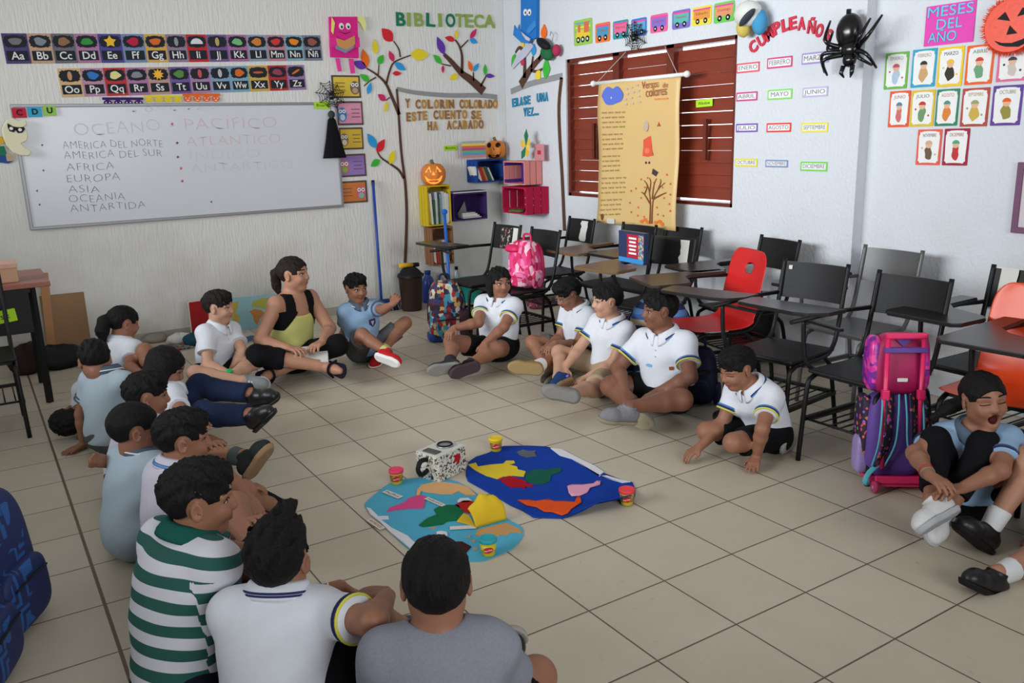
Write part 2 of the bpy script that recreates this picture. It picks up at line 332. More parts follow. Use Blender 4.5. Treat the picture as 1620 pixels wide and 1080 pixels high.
# green word labels and the three place-value cards
M_lime = flat((178, 226, 52))
def wordlabel(txt, wall, quad, label, off=.003, rot=0.):
    o, M, w, h = card('word_label', wall, quad, M_lime, label, 'label', 'lime green word labels', off, .0015, rot); text('lettering', txt, h*.62, M_ink, o, (0, 0, .002), 0, .0004, width=w*.72); return o
wordlabel('Board', 'B', rectpx(497, 161, 522, 172), 'lime green label reading Board on the whiteboard corner', .028)
wordlabel('Books', 'B', rectpx(702, 230, 723, 238), 'lime green label reading Books above the yellow crate', .003)
for s, x0, x1, y, c, w_ in (('C', 19, 42, 178.5, (196, 44, 62), 'red'), ('D', 43.5, 66.5, 177, (66, 168, 206), 'sky blue'), ('U', 68, 89, 175, (150, 204, 92), 'green')):
    o, M, w, h = card('letter_card', 'B', rectpx(x0, y-8, x1, y+8), flat(c), f'{w_} card with the letter {s} at the top left of the whiteboard', 'card', 'place value letter cards', .03)
    text('lettering', s, h*.8, M_ink, o, (0, 0, .003), 0, .0005, bold=.002)
# alphabet cards
R1 = [5, 128, 240, 352, 462, 575, 683, 785, 882, 980, 1078, 1172, 1265, 1352, 1437, 1525]
R2 = [272, 382, 490, 595, 697, 800, 898, 995, 1090, 1178, 1272, 1362, 1447]
C1 = [(84, 70, 120), (196, 160, 138), (112, 108, 116), (176, 122, 162), (84, 76, 152), (122, 142, 180), (214, 170, 92), (152, 128, 152), (190, 50, 56), (122, 92, 152), (172, 112, 162), (142, 160, 182), (192, 132, 152), (132, 176, 192), (122, 132, 152)]
C2 = [(214, 180, 132), (190, 142, 172), (190, 60, 62), (172, 122, 162), (190, 152, 142), (112, 92, 162), (172, 132, 172), (132, 162, 192), (122, 170, 192), (204, 170, 82), (182, 52, 56), (152, 122, 172)]
PIC1 = [(120, 120, 125), (130, 140, 150), (150, 110, 80), (60, 150, 70), (240, 190, 60), (190, 40, 70), (220, 110, 50), (150, 150, 150), (220, 225, 230), (190, 170, 110), (120, 190, 130), (215, 130, 60), (215, 60, 60), (235, 140, 40), (150, 90, 80)]
PIC2 = [(200, 150, 110), (60, 120, 200), (230, 220, 150), (140, 140, 150), (250, 190, 60), (90, 140, 80), (200, 90, 90), (190, 190, 195), (215, 110, 50), (210, 90, 60), (150, 70, 90), (225, 110, 40)]
L1 = 'A B C D E F G H I J K L M N Ñ'.split(); L2 = 'O P Q R S T U V W X Y Z'.split()
THING = dict(A='grey bee', B='grey whale', C='brown boat', D='green dinosaur', E='yellow star', F='red flower', G='orange cat', H='grey hippo', I='white igloo', J='tan giraffe', K='green kiwi', L='orange lion', M='red apple', N='orange', O='tan bear', P='blue ball', Q='pale cheese', R='grey rat', S='yellow sun', T='green turtle', U='red lipstick shape', V='grey figure', W='orange and blue toy', X='coloured xylophone', Y='red and blue jar', Z='orange carrot')
def alpha(row, k, Ls, xs, cols, pics, yt, yb, sh):
    n = len(Ls); f0, f1 = k/n, (k+1)/n
    q = [(xs[k]/3, (yt[0]+(yt[1]-yt[0])*f0)/3), (xs[k+1]/3, (yt[0]+(yt[1]-yt[0])*f1)/3), ((xs[k+1]+sh[0]+(sh[1]-sh[0])*f1)/3, (yb[0]+(yb[1]-yb[0])*f1)/3), ((xs[k]+sh[0]+(sh[1]-sh[0])*f0)/3, (yb[0]+(yb[1]-yb[0])*f0)/3)]
    L = Ls[k]; M, w, h = frame('B', q, .002, False)
    o = thing('alphabet_card', f'alphabet card with letters {L}{L.lower()} and a {THING.get(L, "brown box")} picture, {row} row', 'alphabet card', M, 'alphabet cards above the whiteboard')
    plate('card', rrect(w*.985, h, .003), 0, .002, flat(cols[k]), o)
    sc = [(w*.44*(1+.07*math.cos(12*a))*math.copysign(abs(math.cos(a))**.5, math.cos(a)), h*.235+h*.2*(1+.07*math.cos(12*a))*math.copysign(abs(math.sin(a))**.5, math.sin(a))) for a in [2*math.pi*i/48 for i in range(48)]]
    p = plate('picture_panel', sc, .002, .0028, M_dkpanel, o)
    c = flat(pics[k]); y = h*.235
    if L in 'ES': pts = starp(0, y, w*.27, w*.15, 5 if L == 'E' else 9)
    elif L == 'I': pts = [(w*.3*math.cos(a), y-h*.08+w*.27*math.sin(a)) for a in [math.pi*i/10 for i in range(11)]]
    elif L in 'JVUHO': pts = ellp(0, y, w*.1, h*.16, 12)+[]
    elif L in 'ZX': pts = ellp(0, y, w*.27, h*.045, 10, .5 if L == 'Z' else 0)
    else: pts = [(w*.25*(1+.18*math.sin(3*a+k))*math.cos(a), y+h*.13*(1+.15*math.cos(2*a+k*2))*math.sin(a)) for a in [2*math.pi*i/20 for i in range(20)]]
    plate('drawing', pts, .0028, .0034, c, p)
    q_ = plate('letter_panel', rrect(w*.84, h*.33, .004, 2, 0, -h*.24), .002, .0028, M_dkpanel, o)
    text('lettering', L+L.lower(), h*.36, M_white, q_, (0, -h*.25, .003), 0, .0003, bold=.0008, maxw=w*.66)
for k in range(15): alpha('upper', k, L1, R1, C1, PIC1, (158, 168), (303, 287), (23, 2))
for k in range(12): alpha('lower', k, L2, R2, C2, PIC2, (325, 308), (462, 425), (18, 3))
# pumpkin garlands on the board's top edge
for nm, c, x0, x1, y0, y1 in (('purple', (64, 34, 104), 487, 682, 462, 506), ('yellow', (232, 206, 60), 685, 866, 452, 486), ('orange', (236, 104, 40), 868, 1046, 443, 484)):
    M, w, h = frame('B', rectpx(x0/3, y0/3, x1/3, y1/3), .012, False)
    o = thing('paper_garland', f'{nm} paper garland of four pumpkin faces between whiteboard and alphabet cards', 'garland', M, 'pumpkin garlands'); m_ = flat(c)
    plate('strip', rrect(w, h*.28, .002, 2, 0, h*.36), 0, .001, m_, o)
    for k in range(4):
        cx = (k-1.5)*w/4; p = plate('pumpkin_cutout', ellp(cx, -h*.12, w*.105, h*.36, 16), 0, .0012, m_, o)
        fc = MB()
        for sx in (-1, 1): fc.prism([(cx+sx*w*.045-w*.02, -h*.1), (cx+sx*w*.045+w*.02, -h*.1), (cx+sx*w*.045, h*.05)], .0012, .0018)
        fc.prism([(cx-w*.055, -h*.25), (cx+w*.055, -h*.25), (cx, -h*.38)], .0012, .0018); fc.build('face', M_white if nm != 'yellow' else flat((214, 180, 40)), p)
# ghost cut-out and the paper figure beside it
M, w, h = frame('B', rectpx(3, 190, 48, 247), .045)
def P3(l, wall='B', s=3., ox=0, oy=0, M_=None): return [lpt(M_ if M_ is not None else M, wall, ox+x/s, oy+y/s) for x, y in l]
o = thing('ghost_cutout', 'cream foam ghost wearing black mask glasses at the left edge of the whiteboard', 'decoration', M)
gp = P3([(28, 572), (60, 560), (90, 574), (122, 570), (128, 590), (112, 604), (128, 620), (133, 648), (126, 668), (100, 680), (118, 700), (150, 716), (140, 738), (100, 738), (62, 724), (30, 690), (14, 650), (8, 610)])
b_ = MB().prism(gp, -.012, .02).build('body', mat('cream_foam', (232, 228, 196), .8, .2, .05), o)
bv = b_.modifiers.new('b', 'BEVEL'); bv.width = .006; bv.segments = 2
gl = MB().prism(P3([(34, 585), (60, 600), (84, 604), (112, 602), (118, 612), (104, 630), (84, 632), (74, 618), (64, 628), (44, 622), (36, 606)]), .02, .024).build('glasses', M_blk, o)
mb = MB()
for x, y in ((52, 610), (94, 616)): mb.prism(ellp(*lpt(M, 'B', x/3, y/3), .012, .011), .024, .027)
mb.build('eye', M_white, gl)
M, w, h = frame('B', rectpx(-14, 214, 20, 258), .006)
o = thing('paper_figure', 'small paper figure in green and blue clothes with yellow hair below the ghost', 'decoration', M)
plate('trousers', P3([(-30, 730), (30, 728), (62, 765), (40, 776), (-10, 770)]), 0, .003, flat((44, 84, 150)), o)
plate('shirt', P3([(-30, 695), (20, 692), (34, 735), (-30, 742)]), .001, .005, flat((44, 120, 84)), o)
plate('hair', ellp(*lpt(M, 'B', -2, 222), .035, .03), 0, .004, flat((226, 176, 60)), o); plate('bag', rrect(.04, .05, .004, 2, *lpt(M, 'B', 15, 249)), .004, .007, flat((196, 170, 140)), o)
# plastic spider webs
M_plas = mat('black_glossy_plastic', (14, 14, 16), .22, .5, .05)
def web(wall, quad, label, off):
    M, w, h = frame(wall, quad, off); o = thing('spider_web', label, 'decoration', M, 'black plastic spider webs'); mb = MB(); n = 9; rr = []
    for k in range(n):
        a = 2*math.pi*k/n+.2; q = .88+.12*math.sin(k*5); rr.append((w/2*q*math.cos(a), h/2*q*math.sin(a))); mb.tube([(0, 0, 0), (*rr[-1], 0)], .0028, 5)
    for f in (.35, .55, .75, .93):
        for k in range(n):
            a, b_ = rr[k], rr[(k+1) % n]; mid = ((a[0]+b_[0])/2*f*.86, (a[1]+b_[1])/2*f*.86, 0); mb.tube([(a[0]*f, a[1]*f, 0), mid, (b_[0]*f, b_[1]*f, 0)], .0024, 5)
    mb.build('web', M_plas, o)
    mb = MB().ball((0, -.012, .012), (.022, .028, .016)).ball((0, .018, .012), (.014, .014, .011))
    for s in (-1, 1):
        for k in range(4): mb.tube([(0, .005, .012), (s*(.03+.004*k), .03-.018*k, .02), (s*(.048), .045-.032*k, .004)], .0025, 5)
    mb.build('spider', M_plas, o); return o
web('B', rectpx(498, 122, 549, 178), 'black plastic spider web over the top right corner of the whiteboard', .035)
web('R', rectpx(984, 27, 1025, 87), 'black plastic spider web hanging over the weekday train above the window', .02)
# caped doll
M, w, h = frame('B', rectpx(510, 162, 550, 252), .075)
o = thing('caped_doll', 'black cloaked doll hanging at the right end of the whiteboard', 'doll', M)
a0 = lpt(M, 'B', 526, 190)[1]; a1 = lpt(M, 'B', 527, 250)[1]
mb = MB(); cx = lpt(M, 'B', 524, 180)[0]
mb.lathe([(.02, a0+.02), (.035, a0), (.06, (a0+a1)/2), (.088, a1+.03), (.096, a1)], 26, 0, (cx, 0, 0), Matrix(((1, 0, 0), (0, 0, 1), (0, .32, 0))), lambda a, z: 1+.14*math.cos(7*a)*(1 if z < a0-.02 else .2))
mb.build('cloak', mat('black_cloth', (20, 20, 24), .85, .15, .2, 30), o)
MB().ball((cx, a0+.045, .005), (.03, .034, .026)).build('head', flat((54, 64, 60)), o); MB().tube([(cx, a0+.07, .005), (cx-.01, a0+.16, -.01)], .002, 6).build('string', M_blk, o)
# owl posters
OW = [(525, 119, 570, 155, (226, 196, 76), 'yellow', 'topmost of the owl posters beside the whiteboard', .3), (533, 160, 574, 198, (222, 150, 178), 'pink', 'below the topmost owl poster', -.3), (537, 201.5, 574.5, 236.5, (218, 184, 66), 'yellow', 'between the pink and the purple owl posters', -.3), (535, 243.5, 579, 279.5, (150, 122, 190), 'purple', 'above the orange owl poster', -.28), (536, 286, 581, 321, (204, 122, 62), 'orange', 'lowest of the owl posters', .28)]
for k, (x0, y0, x1, y1, c, cn, wh, ox) in enumerate(OW):
    o, M, w, h = card('owl_poster', 'B', rectpx(x0, y0, x1, y1), flat((92, 78, 74)), f'{cn} poster with an owl drawing, {wh}', 'poster', 'owl posters beside the whiteboard', .003)
    plate('inner_sheet', rrect(w*.88, h*.84, .003), .002, .003, flat(c), o); ow = ox*w
    oc = [(120, 98, 84), (70, 130, 190), (140, 120, 110), (200, 110, 110), (216, 92, 130)][k]
    d = plate('owl_drawing', ellp(ow, -h*.05, w*.17, h*.3, 18), .003, .004, flat(oc), o)
    mb = MB(); mc = MB()
    for s in (-1, 1): mb.prism(ellp(ow+s*w*.07, h*.08, w*.065, w*.065), .004, .0046); mc.prism(ellp(ow+s*w*.07, h*.08, w*.026, w*.026), .0046, .005)
    mb.build('eye', M_white, d); mc.build('pupil', M_ink, d); plate('belly', ellp(ow, -h*.17, w*.1, h*.13), .004, .0045, flat([(190, 160, 130), (200, 220, 235), (230, 210, 180), (140, 180, 80), (120, 190, 170)][k]), d)
    mb = MB()
    for r in range(3): mb.box((-ow*.72, h*(.16-.16*r), .0034), (w*.34*(1-.15*(r % 2)), h*.035, .0008))
    mb.build('text_line', flat((110, 90, 80)), o)
# paper friends reading books
def c2(l, M_, wall='B'): return [lpt(M_, wall, 480+x/2.4545, y/2.4545) for x, y in l]
M, w, h = frame('B', rectpx(519, 25, 578, 117), .012)
o = thing('paper_elephant', 'hot pink paper elephant with yellow ears reading a book above the owl posters', 'decoration', M); M_hp = flat((222, 40, 140))
plate('body', c2([(98, 66), (206, 66), (212, 226), (104, 222)], M), -.006, .02, M_hp, o)
for q in ([(124, 226), (140, 226), (148, 276), (134, 278)], [(176, 228), (194, 228), (200, 284), (184, 286)]): plate('leg', c2(q, M), -.002, .006, flat((232, 70, 160)), o)
plate('ear', c2([(106, 68), (118, 90), (112, 134), (104, 122)], M), .02, .026, flat((236, 230, 120)), o); plate('ear', c2([(192, 66), (232, 64), (242, 96), (236, 124), (220, 92)], M), .01, .016, flat((232, 232, 150)), o)
for q in ([(98, 150), (116, 142), (160, 176), (140, 192), (98, 182)], [(212, 150), (206, 140), (170, 172), (178, 190), (214, 184)]): plate('arm', c2(q, M), .022, .032, flat((230, 50, 150)), o)
b_ = plate('book', c2([(122, 150), (152, 160), (192, 140), (194, 172), (158, 206), (126, 178)], M), .03, .04, flat((206, 150, 92)), o)
plate('page', c2([(120, 178), (158, 196), (190, 178), (188, 188), (156, 208), (116, 190)], M), .04, .043, flat((130, 140, 170)), b_)
for x in (144, 170):
    e = plate('eye', ellp(*c2([(x, 103)], M)[0], .022, .026), .02, .023, M_white, o); plate('pupil', ellp(*c2([(x+1, 106)], M)[0], .009, .011), .023, .025, M_ink, e)
plate('smile', c2([(128, 122), (158, 134), (188, 122), (158, 130)], M), .02, .022, M_ink, o)
def c5(l, M_, wall='R'): return [lpt(M_, wall, 760+x/5.4, y/5.4) for x, y in l]
M, w, h = frame('R', rectpx(818, -8, 854, 70), .014)
o = thing('paper_robot', 'blue paper figure with white eyes holding a book, right of the corner', 'decoration', M); M_bl = flat((38, 118, 196))
plate('body', c5([(362, -40), (497, -50), (494, 320), (470, 335), (438, 330), (362, 265)], M), -.006, .022, M_bl, o)
plate('arm', c5([(494, 170), (494, 230), (440, 290), (416, 268), (440, 228)], M), .022, .032, flat((60, 140, 210)), o)
b_ = plate('book', c5([(318, 216), (342, 258), (360, 210), (364, 262), (462, 330), (440, 372), (380, 366), (308, 300)], M), .026, .036, flat((48, 128, 206)), o); plate('page', c5([(380, 270), (410, 300), (454, 330), (450, 352), (420, 340), (392, 300)], M), .036, .04, flat((206, 198, 200)), b_)
for x in (403, 437): e = plate('eye', ellp(*c5([(x, 106)], M)[0], .03, .028), .022, .025, M_white, o); plate('pupil', ellp(*c5([(x+3, 110)], M)[0], .01, .011), .025, .027, M_ink, e)
# painted trees, leaves and the open book
M_bark = mat('brown_felt_branches', (92, 66, 56), .85, .1, .15, 25)
LC = {'red': (214, 44, 52), 'yellow': (236, 214, 48), 'orange': (240, 112, 40), 'purple': (104, 58, 168), 'green': (66, 184, 62), 'pink': (208, 48, 104), 'blue': (52, 156, 222)}
def strip2d(mb, P, w0, w1, z0, z1):
    n = len(P); A = []; B = []
    for i, p in enumerate(P):
        t = Vector(P[min(i+1, n-1)])-Vector(P[max(i-1, 0)]); t.normalize(); nn = Vector((-t.y, t.x)); w_ = (w0+(w1-w0)*i/(n-1))/2
        A.append((p[0]+nn.x*w_, p[1]+nn.y*w_)); B.append((p[0]-nn.x*w_, p[1]-nn.y*w_))
    V = [(x, y, z1) for x, y in A]+[(x, y, z1) for x, y in B]+[(x, y, z0) for x, y in A]+[(x, y, z0) for x, y in B]; F = []
    for i in range(n-1): F += [(i, n+i, n+i+1, i+1), (2*n+i, i, i+1, 2*n+i+1), (n+i, 3*n+i, 3*n+i+1, n+i+1)]
    F += [(0, 2*n, 3*n, n), (n-1, 2*n-1, 4*n-1, 3*n-1)]
    mb.add(V, F)
def smooth_path(P, k=4):
    P = [Vector(p) for p in P]; out = []
    for i in range(len(P)-1):
        a, b_, c, d = P[max(i-1, 0)], P[i], P[i+1], P[min(i+2, len(P)-1)]
        for j in range(k):
            t = j/k; out.append(.5*((2*b_)+(c-a)*t+(2*a-5*b_+4*c-d)*t*t+(3*b_-a-3*c+d)*t**3))
    return out+[P[-1]]
def tree(wall, conv, M, label, where, branches, leaves):
    o = thing('wall_tree', label, 'wall decoration', M)
    for P, w0, w1 in branches:
        mb = MB(); strip2d(mb, [tuple(p) for p in smooth_path(conv(P, M, wall))], w0, w1, 0, .003); mb.build('branch', M_bark, o)
    n = {}
    for c, b_, t, wd in leaves:
        a, e = conv([b_, t], M, wall); a = Vector(a); e = Vector(e); d = e-a; L = d.length; d.normalize(); nn = Vector((-d.y, d.x)); wd_ = wd
        pts = []; N_ = 9
        for sgn in (1, -1):
            for i in range(N_ if sgn > 0 else N_-1):
                f = i/N_ if sgn > 0 else 1-(i+0)/N_
                pts.append(tuple(a+d*L*f+nn*sgn*wd_/2*math.sin(math.pi*f**.85)))
        n[c] = n.get(c, 0)+1
        plate('leaf', pts, .003, .006, flat(LC[c]), o)
    return o
s2 = 1/2.4545/178*1.02
M, w, h = frame('B', rectpx(570, 40, 680, 420), .003)
br = [([(395, 1020), (401, 850), (396, 720), (381, 600), (372, 480), (368, 410), (362, 345)], .03, .018), ([(372, 445), (345, 380), (320, 325), (285, 290), (245, 265)], .035, .012), ([(322, 325), (335, 275), (355, 240), (420, 213)], .02, .01), ([(376, 222), (370, 190), (350, 160)], .014, .01), ([(290, 292), (293, 250)], .012, .008), ([(282, 300), (258, 314), (235, 334)], .012, .008), ([(335, 378), (320, 390)], .01, .008), ([(390, 692), (370, 660), (335, 635), (300, 610), (283, 578)], .026, .01)]
lv = [('red', (347, 160), (303, 110), .1), ('yellow', (280, 212), (276, 152), .055), ('yellow', (415, 213), (487, 212), .1), ('orange', (247, 262), (230, 190), .075), ('purple', (245, 262), (190, 240), .07), ('green', (290, 250), (310, 212), .06), ('pink', (350, 240), (332, 196), .05), ('blue', (353, 245), (398, 272), .06), ('red', (345, 285), (380, 285), .04), ('green', (257, 315), (218, 288), .055), ('blue', (250, 366), (262, 320), .045), ('pink', (320, 390), (288, 366), .055), ('yellow', (318, 436), (324, 393), .035), ('blue', (283, 575), (248, 518), .075), ('red', (285, 592), (315, 540), .07), ('yellow', (335, 637), (352, 583), .065), ('green', (297, 620), (260, 646), .06)]
tree('B', c2, M, 'tall brown wall tree with coloured leaves left of the library corner', '', br, lv)
M, w, h = frame('B', rectpx(690, 45, 785, 145), .003)
br = [([(700, 355), (650, 310), (615, 285), (575, 240), (545, 210)], .085, .03), ([(615, 285), (616, 220), (606, 180), (590, 155)], .03, .014), ([(612, 184), (640, 155)], .014, .01), ([(572, 256), (535, 248)], .014, .008), ([(660, 315), (660, 280)], .016, .01), ([(688, 335), (710, 294)], .022, .01)]
lv = [('purple', (547, 212), (518, 142), .075), ('red', (588, 156), (548, 145), .05), ('yellow', (592, 152), (595, 112), .035), ('pink', (647, 150), (672, 112), .045), ('blue', (645, 153), (676, 166), .05), ('green', (537, 247), (503, 212), .055), ('pink', (541, 253), (541, 285), .03), ('yellow', (600, 291), (567, 308), .055), ('orange', (655, 278), (640, 235), .045), ('blue', (660, 278), (681, 245), .042), ('green', (706, 292), (705, 248), .042), ('purple', (706, 293), (742, 296), .04)]
tree('B', c2, M, 'small brown wall tree with coloured leaves under the word BIBLIOTECA', '', br, lv)
M, w, h = frame('R', rectpx(808, 40, 872, 135), .003)
br = [([(345, 728), (385, 660), (430, 590), (500, 510), (545, 475)], .09, .035), ([(378, 665), (378, 500), (358, 425), (330, 408), (300, 450)], .05, .02), ([(438, 580), (450, 480)], .03, .02), ([(430, 598), (480, 610), (540, 585)], .03, .018), ([(500, 510), (525, 445)], .03, .02)]
lv = [('green', (300, 458), (270, 570), .06), ('yellow', (362, 402), (366, 348), .06), ('blue', (455, 478), (460, 372), .075), ('orange', (545, 338), (548, 205), .09), ('green', (535, 588), (600, 592), .16), ('yellow', (480, 612), (515, 672), .09), ('pink', (378, 545), (345, 505), .07)]
tree('R', c5, M, 'brown wall tree with coloured leaves between the corner and the window', '', br, lv)
o = plate('paper_butterfly', c5([(440, 365), (462, 395), (400, 480), (330, 540), (285, 592), (278, 560), (310, 490), (350, 440), (390, 390)], M), .007, .011, flat((196, 196, 216)), None, M)
tag(o, 'pale lilac paper butterfly wing under the blue paper figure', 'decoration')
# bird with green belly
M, w, h = frame('R', rectpx(850, 55, 886, 97), .05)
o = thing('paper_bird', 'dark green and black paper bird with a red end hanging left of the window', 'decoration', M)
p1, p2, p3, hk = [c5([q], M)[0] for q in ((555, 375), (570, 455), (650, 430), (612, 300))]
MB().ball((*p2, 0), (.09, .058, .04), 0, Matrix.Rotation(-.3, 3, 'Z')).build('belly', flat((38, 104, 66)), o); MB().ball((*p1, .02), (.1, .04, .04), 0, Matrix.Rotation(-.45, 3, 'Z')).build('back', M_blk, o)
MB().ball((*p3, 0), (.045, .05, .03)).build('tail', flat((176, 50, 84)), o); MB().tube([(hk[0], hk[1]-.05, .0), (hk[0]+.02, hk[1], .0), (hk[0]-.015, hk[1]+.03, 0), (hk[0]-.03, hk[1], 0)], .003, 6).build('hook', M_alu, o)
# the drawn open book around the library corner
M_grey = mat('grey_felt_band', (150, 150, 152), .85, .1, .1, 20)
M, w, h = frame('B', rectpx(630, 130, 785, 160), .002)
mb = MB(); strip2d(mb, [tuple(p) for p in smooth_path(c2([(362, 345), (440, 360), (560, 370), (680, 370), (752, 377)], M))], .035, .045, 0, .003); tag(mb.build('page_outline', M_grey, None, M), 'grey wavy band forming the top of the left book page on the wall', 'wall decoration', 'drawn book outline')
M, w, h = frame('R', rectpx(792, 120, 890, 155), .002)
mb = MB(); strip2d(mb, [tuple(p) for p in smooth_path(c5([(262, 782), (420, 718), (560, 682), (700, 648)], M, 'R'))], .05, .05, 0, .003); tag(mb.build('page_outline', M_grey, None, M), 'grey wavy band forming the top of the right book page near the window', 'wall decoration', 'drawn book outline')
def c3(l, M_, wall='R'): return [lpt(M_, wall, 860+x/2.7, y/2.7) for x, y in l]
M, w, h = frame('R', rectpx(880, 125, 895, 370), .002)
mb = MB(); strip2d(mb, [tuple(p) for p in smooth_path(c3([(77, 330), (66, 450), (70, 600), (80, 760), (90, 985)], M))], .04, .045, 0, .003); tag(mb.build('page_edge', M_bark, None, M), 'dark brown vertical line, right edge of the drawn book beside the window', 'wall decoration', 'drawn book outline')
# foam letters
def letters(word, wall, boxes, cols, what, where, size, yoff=0, off=.002, th=.008, rots=None, start=0):
    """boxes: pixel (cx, cy) of every letter"""
    for k, ch in enumerate(word):
        if ch == ' ': continue
        cx, cy, wpx = boxes[k]; c = cols[k % len(cols)]
        M, w, h = frame(wall, rectpx(cx-wpx/2, cy-5, cx+wpx/2, cy+5), off, True, rots[k] if rots else random.uniform(-.05, .05))
        me = text_mesh(ch, size, th/2, .004); xs = [v.co.x for v in me.vertices]; ww = max(xs)-min(xs); kx = min(1.5, max(.6, w/ww)) if ch != '.' else 1; cx_ = (max(xs)+min(xs))/2
        ys = [v.co.y for v in me.vertices]; cy_ = (max(ys)+min(ys))/2 if ch != '.' else 0
        for v in me.vertices: v.co.x = (v.co.x-cx_)*kx; v.co.y -= cy_; v.co.z += th/2
        o = new('foam_letter', me, None); me.materials.clear(); me.materials.append(c[0]); o.matrix_world = M
        n = word[:k].replace(' ', ''); tag(o, f'{c[1]} letter {ch if ch != "." else "dot"}, {ORD[len(word.split()[word[:k].count(" ")])*0+k-(word[:k].rfind(" ")+1)]} of {what[word[:k].count(" ")]} {where}', 'letter', f'letters of {" ".join(what)}'[:60])
gd, gl_ = (flat((34, 122, 88)), 'dark green'), (flat((146, 170, 88)), 'olive green')
bx = [(358, 397), (400, 418), (428, 468), (475, 512), (520, 540), (550, 590), (588, 625), (625, 660), (660, 700), (698, 745)]
letters('BIBLIOTECA', 'B', [(480+(a+b_)/2/2.4545, (75+k*.9)/2.4545, (b_-a)/2.4545*.93) for k, (a, b_) in enumerate(bx)], [gd, gl_, gl_, gd, gl_, gd, gl_, gl_, gl_, gl_], ['BIBLIOTECA'], 'at the top of the wall', .155)
br1, br2 = (flat((158, 112, 62)), 'brown'), (flat((190, 140, 64)), 'gold')
def spread(word, x0, x1, y0, y1, f=lambda x, y: (480+x/2.4545, y/2.4545), s=2.4545):
    n = len(word); wd = [.45 if c in 'I.' else 1 for c in word]; tot = sum(wd); out = []; x = x0
    for k, c in enumerate(word):
        ww = (x1-x0)*wd[k]/tot; cx = x+ww/2; x += ww; out.append((*f(cx, y0+(y1-y0)*(cx-x0)/(x1-x0)), ww/s*.8))
    return out
for word, x0, x1, y0, y1, wh in (('Y', 394, 414, 401, 401, 'the wall poem'), ('COLORIN', 432, 587, 404, 404, 'COLORIN in the wall poem'), ('COLORADO', 604, 754, 404, 404, 'COLORADO in the wall poem'), ('ESTE', 397, 482, 455, 447, 'ESTE in the wall poem'), ('CUENTO', 502, 637, 446, 444, 'CUENTO in the wall poem'), ('SE', 649, 692, 446, 446, 'SE in the wall poem'), ('HA', 479, 523, 489, 488, 'HA in the wall poem'), ('ACABADO', 555, 700, 485, 482, 'ACABADO in the wall poem')):
    letters(word, 'B', spread(word, x0, x1, y0, y1), [br1, br2], [wh], 'on the left book page', .105)
tb = (flat((52, 138, 178)), 'teal blue')
f5 = lambda x, y: (760+x/5.4, y/5.4)
letters('ERASE', 'R', spread('ERASE', 272, 432, 880, 850, f5, 5.4), [tb], ['ERASE'], 'on the right book page', .1); letters('UNA', 'R', spread('UNA', 482, 585, 838, 822, f5, 5.4), [tb], ['UNA'], 'on the right book page', .1)
letters('VEZ...', 'R', spread('VEZ...', 370, 500, 958, 950, f5, 5.4), [tb], ['VEZ'], 'on the right book page', .1)
rd = (flat((206, 58, 76)), 'red glitter')
CP = [(217, 222, 35), (257, 190, 32), (291, 162, 30), (328, 133, 20), (370, 118, 12), (405, 110, 6), (447, 112, 0), (495, 121, -8), (531, 145, -14), (572, 170, -20)]
letters('CUMPLEAÑOS', 'R', [(1120+x/3, y/3, 12) for x, y, a in CP], [rd], ['CUMPLEAÑOS'], 'arched above the month labels', .1, rots=[math.radians(a) for x, y, a in CP])
# birthday month labels
ML = [('ENERO', 137, 297, 245, 347, (226, 92, 110), 'red'), ('FEBRERO', 282, 270, 401, 325, (214, 74, 130), 'magenta'), ('MARZO', 446, 247, 575, 305, (168, 150, 206), 'lilac'), ('ABRIL', 135, 436, 235, 482, (206, 70, 140), 'magenta'), ('MAYO', 284, 423, 400, 475, (134, 216, 100), 'green'), ('JUNIO', 450, 412, 570, 463, (190, 180, 214), 'pale lilac'), ('JULIO', 134, 586, 236, 630, (126, 90, 180), 'purple'), ('AGOSTO', 279, 583, 395, 630, (232, 66, 60), 'red'), ('SEPTIEMBRE', 444, 582, 570, 630, (232, 220, 70), 'yellow'), ('OCTUBRE', 130, 752, 235, 793, (226, 214, 60), 'yellow'), ('NOVIEMBRE', 273, 758, 380, 797, (130, 150, 196), 'blue'), ('DICIEMBRE', 440, 767, 567, 815, (120, 210, 90), 'green')]
for t, x0, y0, x1, y1, c, cn in ML:
    ax, ay, bx_, by = 1120+x0/3, y0/3, 1120+x1/3, y1/3
    o, M, w, h = card('month_label', 'R', [(ax, ay+1), (bx_, ay-1), (bx_, by-2), (ax, by)], flat(c), f'{cn} bordered birthday label reading {t} right of the window', 'label', 'birthday month labels', .002)
    h_ = h; plate('inner_sheet', rrect(w-.02, h_-.02, .002), .002, .003, M_white, o); text('lettering', t, h_*.62, flat((112, 116, 128)), o, (0, 0, .0031), 0, .0003, width=min(w*.82, h_*.55*len(t)))
# weekday train
WD = [('', 130, 82, 208, 192, (150, 196, 90), (226, 200, 60), 'green and yellow train engine', 0), ('Lunes', 222, 97, 284, 180, (230, 120, 50), (70, 150, 190), 'orange edged wagon card reading Lunes', 0), ('Martes', 297, 87, 362, 165, (50, 150, 160), (220, 110, 150), 'teal edged wagon card reading Martes', 0), ('Miércoles', 375, 78, 440, 155, (60, 120, 200), (90, 170, 210), 'blue wagon card behind the spider web', 0), ('Jueves', 457, 60, 530, 138, (224, 100, 160), (130, 110, 200), 'pink edged wagon card reading Jueves', 0), ('Viernes', 550, 42, 626, 122, (120, 110, 190), (90, 180, 170), 'purple edged wagon card reading Viernes', 0), ('Sábado', 635, 27, 718, 107, (230, 214, 70), (220, 150, 70), 'yellow edged wagon card reading Sábado', 0), ('Domingo', 728, 8, 816, 95, (110, 200, 90), (224, 150, 110), 'green edged wagon card reading Domingo', 0)]
